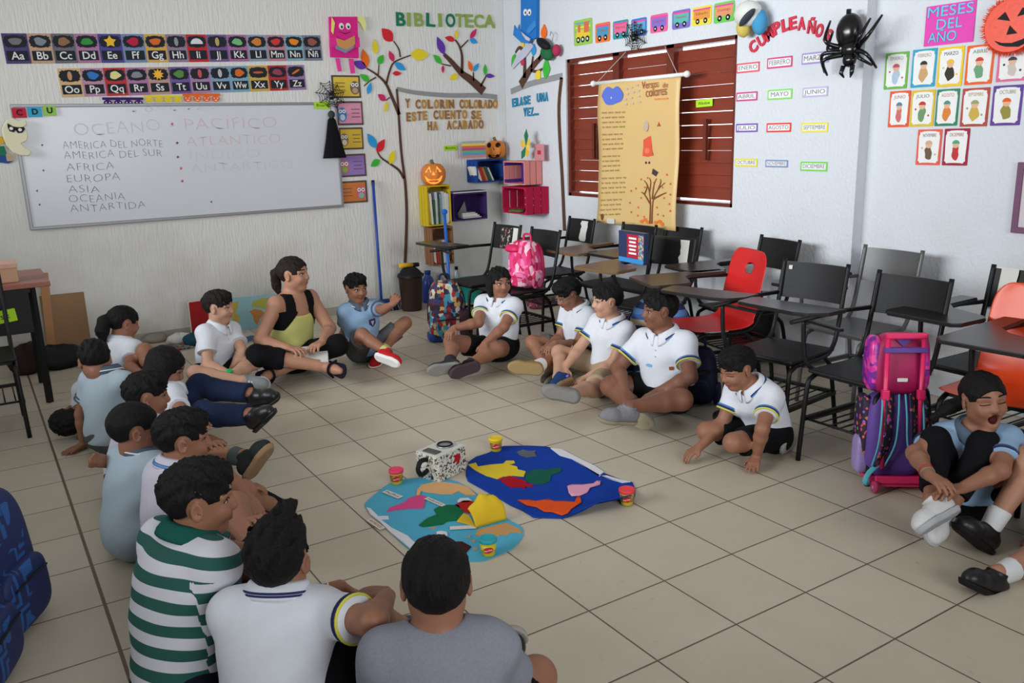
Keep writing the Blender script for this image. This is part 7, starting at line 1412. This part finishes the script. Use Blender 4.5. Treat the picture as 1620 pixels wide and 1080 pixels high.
# 2 boy with the green watch
b = Body('boy in a white polo with a green watch, cross legged beside the woman', 1.27, (338, 594), (347, 517), (346, 486), 42, hv=66, lean=(.03, 0), skin=1, pitch=4, seed=4)
b.arm(-1, (329, 576, -1), (364, 592, -1), (384, 606, -1), .5); b.arm(1, (384, 556, -1), (362, 597, -1), (353, 608, -1), .6)
b.leg(-1, (309, 590, -1), (385, 602, -1), (412, 606, -1)); b.leg(1, (404, 572, -1), (352, 604, -1), (330, 612, -1)); b.build().face(gaze=.7)
b.shirt(M_wp, collar=M_wp, trim=(M_wp,)).bottoms(M_bkc, .62).hair('short', hair_mat('brown_black_hair', (26, 19, 16)), 1.04, .04); shoes(b, mat('grey_sneaker', (128, 130, 132), .6, .3, .12, 30), M_sole, laces=M_white)
w = b.band(-1, .93, .024, flat((40, 196, 110), .4), 'watch', .008); b.arms
c = b.arms[-1][2]-b.O; MB().ball((c[0]+.0, c[1]+.015, c[2]+.022), (.018, .018, .01)).build('watch_face', flat((30, 170, 96), .3), w)
for k in range(2): b.onchest('button', 0, .82-.1*k, ellp(0, 0, .004, .004, 8), M_wp2, .003)
# 3 boy with red sneakers
b = Body('boy in a light blue polo and red sneakers raising one hand by the broom', 1.2, (577, 553), (568, 482), (563, 456), 26, sv=14, hv=30, lean=(.0, -.02), skin=3, pitch=6, seed=5)
b.arm(-1, (546, 521, 1), (539, 541, 1), (533, 550, 1), .25); b.arm(1, (606, 490, -1), (621, 481, -1), (634, 461, -1), .4, pn=(.5, .7, .1))
b.leg(-1, (573, 529, -1), (614, 557, -1), (640, 566, -1)); b.leg(1, (643, 509, -1), (606, 555, -1), (588, 568, -1)); b.build().face(gaze=.4)
b.shirt(M_bp, collar=M_col, trim=TRG).bottoms(M_gsh, .74).hair('short', None, 1.06, .02); M_red = mat('red_canvas', (188, 26, 34), .7, .25, .08, 40); shoes(b, M_red, M_white, laces=flat((200, 190, 150)), sock=(flat((196, 190, 120)), .05))
e = b.onchest('badge', .065, .62, [(-.026, .026), (.026, .026), (.026, -.006), (0, -.034), (-.026, -.006)], flat((50, 56, 110)), .003); plate('emblem', [(-.014, .014), (.014, .014), (0, -.02)], .003, .0045, flat((200, 190, 190)), e)
# 4 girl in front of the comic print backpack
b = Body('girl in a white polo and black shorts with black and pink sneakers', 1.28, (788, 550), (789, 474), (790, 447), 20, sv=-22, hv=24, lean=(.0, .01), skin=3, b=1.12, pitch=2, seed=6)
b.arm(-1, (757, 510, -1), (718, 519, -1), (703, 534, -1), .55); b.arm(1, (797, 517, -1), (767, 543, -1), (760, 566, -1), .35)
b.leg(-1, (714, 540, -1), (712, 574, -1), (676, 579, -1)); b.leg(1, (786, 553, -1), (738, 578, -1), (706, 588, -1)); b.build().face(gaze=.8)
b.shirt(M_wp, collar=M_wp, trim=TR, frac=.6).bottoms(M_bkc, .62).hair('bob', None, 1.0, -.02, wild=1.1); pk_ = flat((206, 50, 100)); b.shoe(-1, M_dkgr, M_gsole, laces=pk_, sock=(M_dkgr, .05)); b.shoe(1, M_bkc, flat((70, 56, 62)), laces=pk_, sock=(M_dkgr, .05))
e = b.onchest('badge', .06, .66, ellp(0, 0, .012, .008), flat((60, 130, 170)), .002)
# 5 boy with glasses
b = Body('boy with glasses and a shaved side looking down, in a white polo', 1.27, (916, 556), (917, 488), (899, 465), -58, sv=-48, hv=-62, lean=(.05, 0), skin=3, pitch=26, seed=7)
b.arm(1, (913, 545, -1), (878, 543, -1), (862, 557, -1), .6); b.arm(-1, (884, 538, 1), (868, 546, -1), (856, 556, -1), .6)
b.leg(-1, (842, 541, -1), (868, 586, -1), (850, 596, -1)); b.leg(1, (888, 569, -1), (843, 579, -1), (797, 574, -1)); b.build().face(closed=True)
b.shirt(M_wp, collar=M_wp, trim=TR).bottoms(M_gsh, .7).hair('short', None, 1.1, .04); b.shoe(1, mat('tan_boot', (150, 112, 50), .7, .2, .15, 30), flat((152, 128, 88)), laces=flat((120, 90, 50)), sock=(M_white, .1), high=.012); b.shoe(-1, flat((70, 58, 50)), M_gsole)
x = b.surf(.155, .012); mb = MB()
for y in (-1, 1): mb.tube([tuple(b.hpt(x+.06, y*.16+.1*math.cos(t), .0+.075*math.sin(t))-b.O) for t in [2*math.pi*k/18 for k in range(18)]], .0022, 6, closed=True); mb.tube([tuple(b.hpt(x+.06, y*.26, .01)-b.O), tuple(b.hpt(.0, y*.38, .03)-b.O)], .0022, 6)
mb.tube([tuple(b.hpt(x+.08, -.06, .01)-b.O), tuple(b.hpt(x+.08, .06, .01)-b.O)], .0022, 6); mb.build('glasses', flat((110, 112, 120), .3), b.root)
# 6 boy in khaki shorts
b = Body('boy in a white polo and khaki shorts holding a purple toy', 1.27, (960, 586), (970, 508), (960, 476), -84, sv=-38, hv=-72, lean=(.03, 0), skin=1, pitch=2, seed=8)
b.arm(-1, (913, 555, -1), (893, 583, -1), (890, 602, -1), .5); b.arm(1, (968, 577, -1), (923, 600, -1), (898, 608, -1), .6)
b.leg(-1, (884, 557, -1), (882, 596, -1), (862, 606, -1)); b.leg(1, (938, 616, -1), (900, 622, -1), (858, 612, -1)); b.build().face(gaze=0)
b.shirt(M_wp, collar=M_wp, trim=TR).bottoms(M_kh, .8).hair('short', None, 1.08, .03); b.shoe(1, flat((120, 118, 114)), M_gsole, sole_th=.024); b.shoe(-1, flat((30, 62, 110)), M_gum)
b.onchest('badge', .065, .62, ellp(0, 0, .012, .009), flat((80, 150, 90)), .002); b.onchest('badge', -.07, .62, ellp(0, 0, .01, .014), flat((110, 50, 50)), .002)
c = b.arms[-1][2]+b.arms[-1][3]*.09; o = thing('toy', 'small purple toy in the hands of the boy in khaki shorts', 'toy', T((c[0], c[1], c[2]-.01))); MB().bbox((0, 0, 0), (.03, .045, .02), .006).build('body', flat((120, 80, 200), .3), o); MB().tube([(0, .02, .01), (.0, .05, .03)], .006, 8).build('tip', flat((150, 110, 220), .3), o)
# 7 large boy
b = Body('large boy in a white polo and black shorts staring to the left', 1.36, (1058, 620), (1050, 529), (1043, 491), -80, sv=-28, hv=-72, lean=(.03, 0), skin=4, b=1.22, pitch=0, seed=9)
b.arm(-1, (977, 582, -1), (990, 620, -1), (1003, 644, -1), .4); b.arm(1, (1092, 596, -1), (1038, 621, -1), (1018, 636, -1), .9)
b.leg(-1, (966, 611, -1), (1004, 650, -1), (1042, 666, -1)); b.leg(1, (1078, 632, -1), (996, 644, -1), (957, 642, -1)); b.build().face(gaze=.2)
b.shirt(M_wp, collar=M_wp, trim=TR, frac=.66).bottoms(M_bkc, .66).hair('short', None, 1.1, .03); M_gy_ = mat('grey_mesh_sneaker', (126, 126, 130), .7, .2, .12, 50); shoes(b, M_gy_, flat((150, 140, 116)), laces=M_sole)
b.onchest('badge', .085, .55, rrect(.024, .018, .003), flat((150, 84, 40)), .002); b.onchest('badge', -.04, .58, ellp(0, 0, .022, .01), flat((120, 180, 210)), .002)
for k in range(2): b.onchest('button', 0, .84-.1*k, ellp(0, 0, .004, .004, 8), M_wp2, .003)
# 8 boy reaching to the floor
b = Body('boy in a white polo kneeling and reaching one hand across the floor', 1.22, (1216, 684), (1190, 612), (1166, 583), -52, sv=-38, hv=-48, lean=(.13, 0), skin=3, pitch=18, seed=10)
b.arm(-1, (1140, 676, -1), ('z', 1102, 712, .06), ('z', 1066, 732, .012), .55, pn=(0, 0, -1)); b.arm(1, (1206, 678, -1), ('z', 1197, 722, .05), ('z', 1186, 752, .01), .15, pn=(0, 0, -1))
b.leg(-1, (1118, 682, -1), (1145, 668, 1), (1120, 655, 1)); b.leg(1, (1160, 700, -1), (1222, 697, 1), (1236, 690, 1)); b.build().face(closed=True)
b.shirt(M_wp, collar=M_wp, trim=TR).bottoms(M_bkc, .8).hair('short', None, 1.05, .03); shoes(b, M_bsh, M_sole); b.onchest('badge', .065, .62, ellp(0, 0, .012, .009), flat((70, 120, 150)), .002)
# 9 yawning girl
b = Body('yawning girl in a light blue polo hugging her knees at the right edge', 1.25, (1543, 786), (1543, 682), (1556, 632), 22, sv=2, hv=30, lean=(.05, 0), skin=3, pitch=-4, roll=6, seed=11)
b.arm(-1, (1448, 717, -1), (1470, 752, -1), (1512, 778, -1), .5); b.arm(1, (1583, 744, -1), (1522, 772, -1), (1478, 781, -1), .5)
b.leg(-1, (1480, 697, -1), (1474, 792, -1), (1432, 815, -1)); b.leg(1, (1556, 702, -1), (1502, 803, -1), (1496, 848, -1)); b.build(mouth=1.).face(closed=True)
b.shirt(M_bp, collar=M_col, trim=(t_n, M_col), hem=.02).bottoms(M_bkc, 1.82, .006, 'leggings').hair('pony', None, 1.0, -.03, extra=[((-.35, -.1, -.05), (-.42, -.42, -.2), .13, .14), ((-.42, -.42, -.2), (-.4, -.8, -.36), .14, .05)], wild=.5); M_ws = mat('white_trainer', (206, 206, 206), .5, .3, .06, 30)
shoes(b, M_ws, flat((170, 172, 176)), laces=flat((126, 130, 140))); b.band(-1, .9, .023, flat((130, 120, 110)), 'bracelet', .003); b.band(-1, .8, .024, flat((170, 60, 60)), 'bracelet', .003)
# 10 child cut off by the right edge
b = Body('child at the right edge with black shoes and white socks, mostly out of frame', 1.27, (1694, 812, .1), (1712, 700), (1712, 655), -40, sv=-40, hv=-40, skin=2, seed=12, vox=.006)
b.arm(-1, (1672, 800, -1), (1646, 880, -1), (1612, 918, -1), .5); b.arm(1, (1760, 790, -1), (1730, 850, -1), (1700, 870, -1), .4)
b.leg(1, (1630, 724, -1), (1566, 836, -1), (1530, 806, -1)); b.leg(-1, (1668, 880, -1), (1577, 908, -1), (1540, 890, -1)); b.build()
b.shirt(M_wp, trim=TR).bottoms(M_bkc, .7).hair('short'); shoes(b, M_bsh, mat('black_rubber_sole', (26, 25, 25), .7, .2, .1, 40), sock=(flat((214, 214, 216)), .085))
# ---- left side
# 11 girl with a ponytail
b = Body('girl with a black ponytail and white shirt seen from behind near the desk', 1.25, (198, 612), (190, 541), (196, 511), 112, sv=128, hv=108, lean=(.04, 0), skin=3, pitch=14, seed=13)
b.arm(-1, (205, 580, -1), (222, 590, -1), (235, 596, -1), .4); b.arm(1, (212, 562, 1), (228, 575, 1), (238, 585, 1), .4)
b.leg(-1, (229, 555, -1), (246, 596, -1), (262, 602, -1)); b.leg(1, (240, 560, 1), (262, 592, 1), (276, 597, 1)); b.build().face()
b.shirt(M_wp, collar=M_wp).bottoms(M_gsh, .7).hair('pony', None, 1.0, 0, extra=[((-.4, .0, .16), (-.58, .0, .0), .15, .19), ((-.58, .0, .0), (-.6, .02, -.3), .19, .2), ((-.6, .02, -.3), (-.54, .0, -.62), .2, .07)], wild=.6); shoes(b, M_bsh, M_sole)
MB().tube([tuple(b.hpt(-.52, .15*math.cos(t), .06+.13*math.sin(t))-b.O) for t in [2*math.pi*k/16 for k in range(16)]], .006, 6, closed=True).build('hair_tie', flat((200, 50, 40)), b.hair_o)
# 12 boy leaning on his hand
b = Body('boy in a pale blue polo leaning on his left hand with his back turned', 1.25, (174, 690), (170, 592), (150, 570), 130, sv=132, hv=185, lean=(.06, 0), skin=3, pitch=24, seed=14)
b.arm(1, ('w', .34, -.22, -.9), ('w', .06, .02, -1.), ('w', .55, .3, -.1), .15, pn=(0, 0, -1)); b.arm(-1, (216, 640, 1), (226, 660, 1), (236, 668, 1), .3)
b.leg(-1, (232, 668, 1), (282, 668, 1), (300, 660, 1)); b.leg(1, (205, 660, 1), (250, 660, 1), (270, 655, 1)); b.build()
b.shirt(M_bp2, collar=M_col, trim=(M_col, None, M_col)).bottoms(M_gsh, .75).hair('short', None, 1.04, .02); shoes(b, M_bsh, M_sole)
# 13 child lying down behind him
b = Body('child lying curled on the floor behind the boy leaning on his hand', 1.2, (172, 620, .11), (140, 648), (113, 659), 250, sv=250, hv=260, skin=4, seed=15, vox=.006)
sp_ = fl(113, 664, .1); b.C = sp_; b.N = b.C+unit(b.P-b.C)*.15; b.up = unit(b.N-b.P); b.T = np.linalg.norm(b.N-b.P); b.l = np.array((0, 0, 1.)); b.l = unit(b.l-b.up*(b.l@b.up)); b.f = np.cross(b.l, b.up); b.hf = b.f; b.hleft = b.l
for sd in (1, -1): b.S[sd] = b.N+b.l*.11*sd-b.up*.03; b.Hp[sd] = b.P+b.l*.055*sd
b.S[-1][2] = max(b.S[-1][2], .05); X = b.f; Z = unit(b.C-b.N); X = unit(X-Z*(X@Z)); b.HR = np.stack([X, np.cross(Z, X), Z])
for sd in (1, -1): b.arms[sd] = (b.S[sd], b.S[sd]+unit(b.f*.8-b.up*.6)*.18, b.S[sd]+unit(b.f*.8-b.up*.6)*.18+unit(b.up+b.f*.4)*.15, unit(b.up+b.f), -b.l, .4); K = b.Hp[sd]+unit(b.f+b.up*.2)*.28; A = K+unit(-b.up*.9-b.f*.5)*.27; b.legs[sd] = (b.Hp[sd], K, A, unit(b.f-b.up*.3))
b.build().shirt(M_wp).bottoms(M_gsh, .7).hair('short', None, 1.02, .0); shoes(b, M_bsh, M_sole)
# 14 boy in jeans
b = Body('child in dark jeans and a white shirt looking down, legs stretched out', 1.3, (250, 694), (268, 612), (262, 582), 84, sv=100, hv=82, lean=(.05, 0), skin=3, pitch=26, seed=16)
b.arm(-1, (290, 655, -1), (312, 668, -1), (322, 676, -1), .4); b.arm(1, (310, 630, 1), (330, 640, 1), (345, 645, 1), .4)
b.leg(-1, (322, 652, -1), (395, 655, -1), (414, 636, -1)); b.leg(1, (318, 605, 1), (396, 622, -1), (424, 616, -1)); b.build().face()
b.shirt(M_wp, collar=M_wp).bottoms(M_jean, 1.97, .012, 'jeans').hair('bob', None, .98, -.02, wild=.6); shoes(b, M_bsh, M_bsh)
# 15 boy between, one leg out
b = Body('boy in a white shirt with one leg straight out in a dark laced sneaker', 1.3, (206, 756), (232, 664), (233, 626), 92, sv=108, hv=90, lean=(.06, 0), skin=3, pitch=6, seed=17)
b.arm(-1, (278, 722, -1), (325, 708, -1), (350, 694, -1), .6); b.arm(1, (290, 690, 1), (335, 695, 1), (352, 700, 1), .6)
b.leg(-1, (306, 712, -1), (386, 722, -1), (410, 686, -1)); b.leg(1, (262, 742, -1), (190, 735, -1), (162, 737, -1)); b.build(bare=(1,)).face()
b.shirt(M_wp2, collar=M_wp2).bottoms(M_gsh, .72).hair('short', None, 1.06, .02); b.shoe(-1, mat('dark_green_canvas', (38, 44, 42), .8, .2, .12, 40), M_gum, laces=M_sole, sock=(flat((74, 80, 82)), .06)); b.band(-1, .92, .022, M_bkc, 'bracelet', .003)
# 16 boy in the pale aqua polo
b = Body('boy with cropped hair in a pale aqua polo with a grey collar, back turned', 1.27, (212, 838), (226, 722), (214, 679), 100, sv=122, hv=96, lean=(.06, 0), skin=3, pitch=4, seed=18, vox=.004)
b.arm(-1, ('w', -.55, .06, -.75), ('w', -.9, -.05, .12), ('w', -.9, -.1, -.25), .6); b.arm(1, ('w', -.55, -.06, -.75), ('w', -.9, .05, .12), ('w', -.9, .1, -.25), .6)
b.leg(-1, ('w', -.78, .04, .52), ('w', -.42, -.02, -.9), ('w', -1, 0, -.12)); b.leg(1, ('w', -.78, -.1, .52), ('w', -.42, .02, -.9), ('w', -1, 0, -.12)); b.build().face()
b.shirt(M_bp2, collar=M_col, trim=TRG, hem=-.1, i=.014).bottoms(M_dkgr, .8).hair('buzz', None, .96, .02, wild=.4); shoes(b, M_bsh, M_sole)
# 17 boy in white polo clasping his shin
b = Body('boy in a lilac white polo with blue collar stripes holding his shins', 1.33, (280, 872), (280, 742), (290, 694), 92, sv=112, hv=90, lean=(.08, 0), skin=3, pitch=6, seed=19, vox=.004)
b.arm(1, (362, 752, 1), (400, 796, -1), (410, 824, -1), .5); b.arm(-1, (345, 850, -1), (393, 826, -1), (412, 814, -1), .5)
b.leg(-1, (372, 800, -1), (402, 862, -1), (440, 868, -1)); b.leg(1, (384, 778, 1), (430, 822, 1), (474, 822, 1)); b.build().face()
b.shirt(M_wp2, collar=M_wp2, trim=(M_wp2, t_b, t_b), hem=-.1, i=.014).bottoms(M_bkc, .72).hair('short', None, 1.06, .02); shoes(b, M_bkc, M_bsh, laces=M_dkgr); b.band(-1, .9, .023, flat((170, 50, 50)), 'bracelet', .003)
# 18 striped polo
b = Body('boy in a green and white striped polo shirt', 1.38, (285, 1075), (300, 852), (316, 790), 88, sv=118, hv=84, lean=(.09, .0), skin=3, b=1.1, pitch=4, seed=20, vox=.004)
b.arm(-1, (352, 1004, 1), (400, 1010, 1), (430, 1000, 1), .5); b.arm(1, (385, 880, 1), (398, 930, 1), (420, 950, 1), .5)
b.leg(-1, (420, 960, 1), (440, 1040, 1), (490, 1050, 1)); b.leg(1, (430, 930, 1), (470, 985, 1), (510, 995, 1)); b.build().face()
b.shirt(stripe_mat(), collar=mat('dark_green_ribbing', (26, 84, 74), .85, .1), frac=.78, hem=-.05, i=.016, stripes=True).bottoms(M_navyc, 1.85, .014, 'trousers').hair('short', None, 1.06, .02); shoes(b, M_bsh, M_sole)
# 19 white polo from behind
b = Body('boy in a white polo with a raised hair tuft, arms around his knees', 1.33, (436, 1150), (440, 946), (440, 886), 158, sv=160, hv=156, lean=(.09, 0), skin=3, b=1.06, pitch=2, seed=21, vox=.004)
b.arm(-1, (590, 984, -1), (612, 944, 1), (584, 926, 1), .5, pn=(0, -.3, -1)); b.arm(1, ('w', -.6, -.55, -.5), (540, 928, 1), (580, 944, 1), .4)
b.leg(1, (508, 930, 1), (560, 985, 1), (600, 975, 1)); b.leg(-1, (598, 940, 1), (632, 990, 1), (648, 960, 1)); b.build().face()
b.shirt(M_wp, collar=M_wp, trim=(t_y, t_n, t_n), frac=.7).bottoms(M_bkc, .74).hair('short', None, 1.1, .02, extra=[((.2, .02, .4), (.34, -.06, .56), .2, .12)]); shoes(b, M_bsh, M_bsh); b.band(1, .85, .023, M_white, 'bracelet', .003)
# 20 grey t-shirt
b = Body('boy in a heather grey t-shirt with his back to the viewer, nearest in front', 1.38, (700, 1235), (692, 1005), (690, 923), 180, sv=178, hv=180, lean=(.07, 0), skin=3, b=1.04, pitch=4, seed=22, vox=.004)
b.arm(-1, (815, 1075, 1), (800, 1040, 1), (780, 1020, 1), .4); b.arm(1, (600, 1100, 1), (600, 1060, 1), (640, 1040, 1), .4)
b.leg(-1, (848, 1070, 1), (800, 1090, 1), (760, 1080, 1)); b.leg(1, (560, 1110, 1), (620, 1085, 1), (660, 1080, 1)); b.build()
b.shirt(M_gt, frac=.75, i=.014, neck=.012).bottoms(M_bkc, .8).hair('short', None, 1.0, .0, wild=.6); shoes(b, M_bsh, M_sole)
q = b.s; ax = b.up; A = [tuple(b.N-b.O+b.up*.004+(b.f*math.cos(t)*.062+b.l*math.sin(t)*.066)*q-ax*max(0, math.cos(t))*.03) for t in [2*math.pi*k/30 for k in range(30)]]; MB().tube(A, .007, 8, closed=True).build('neckband', M_gt, b.shirt_o)
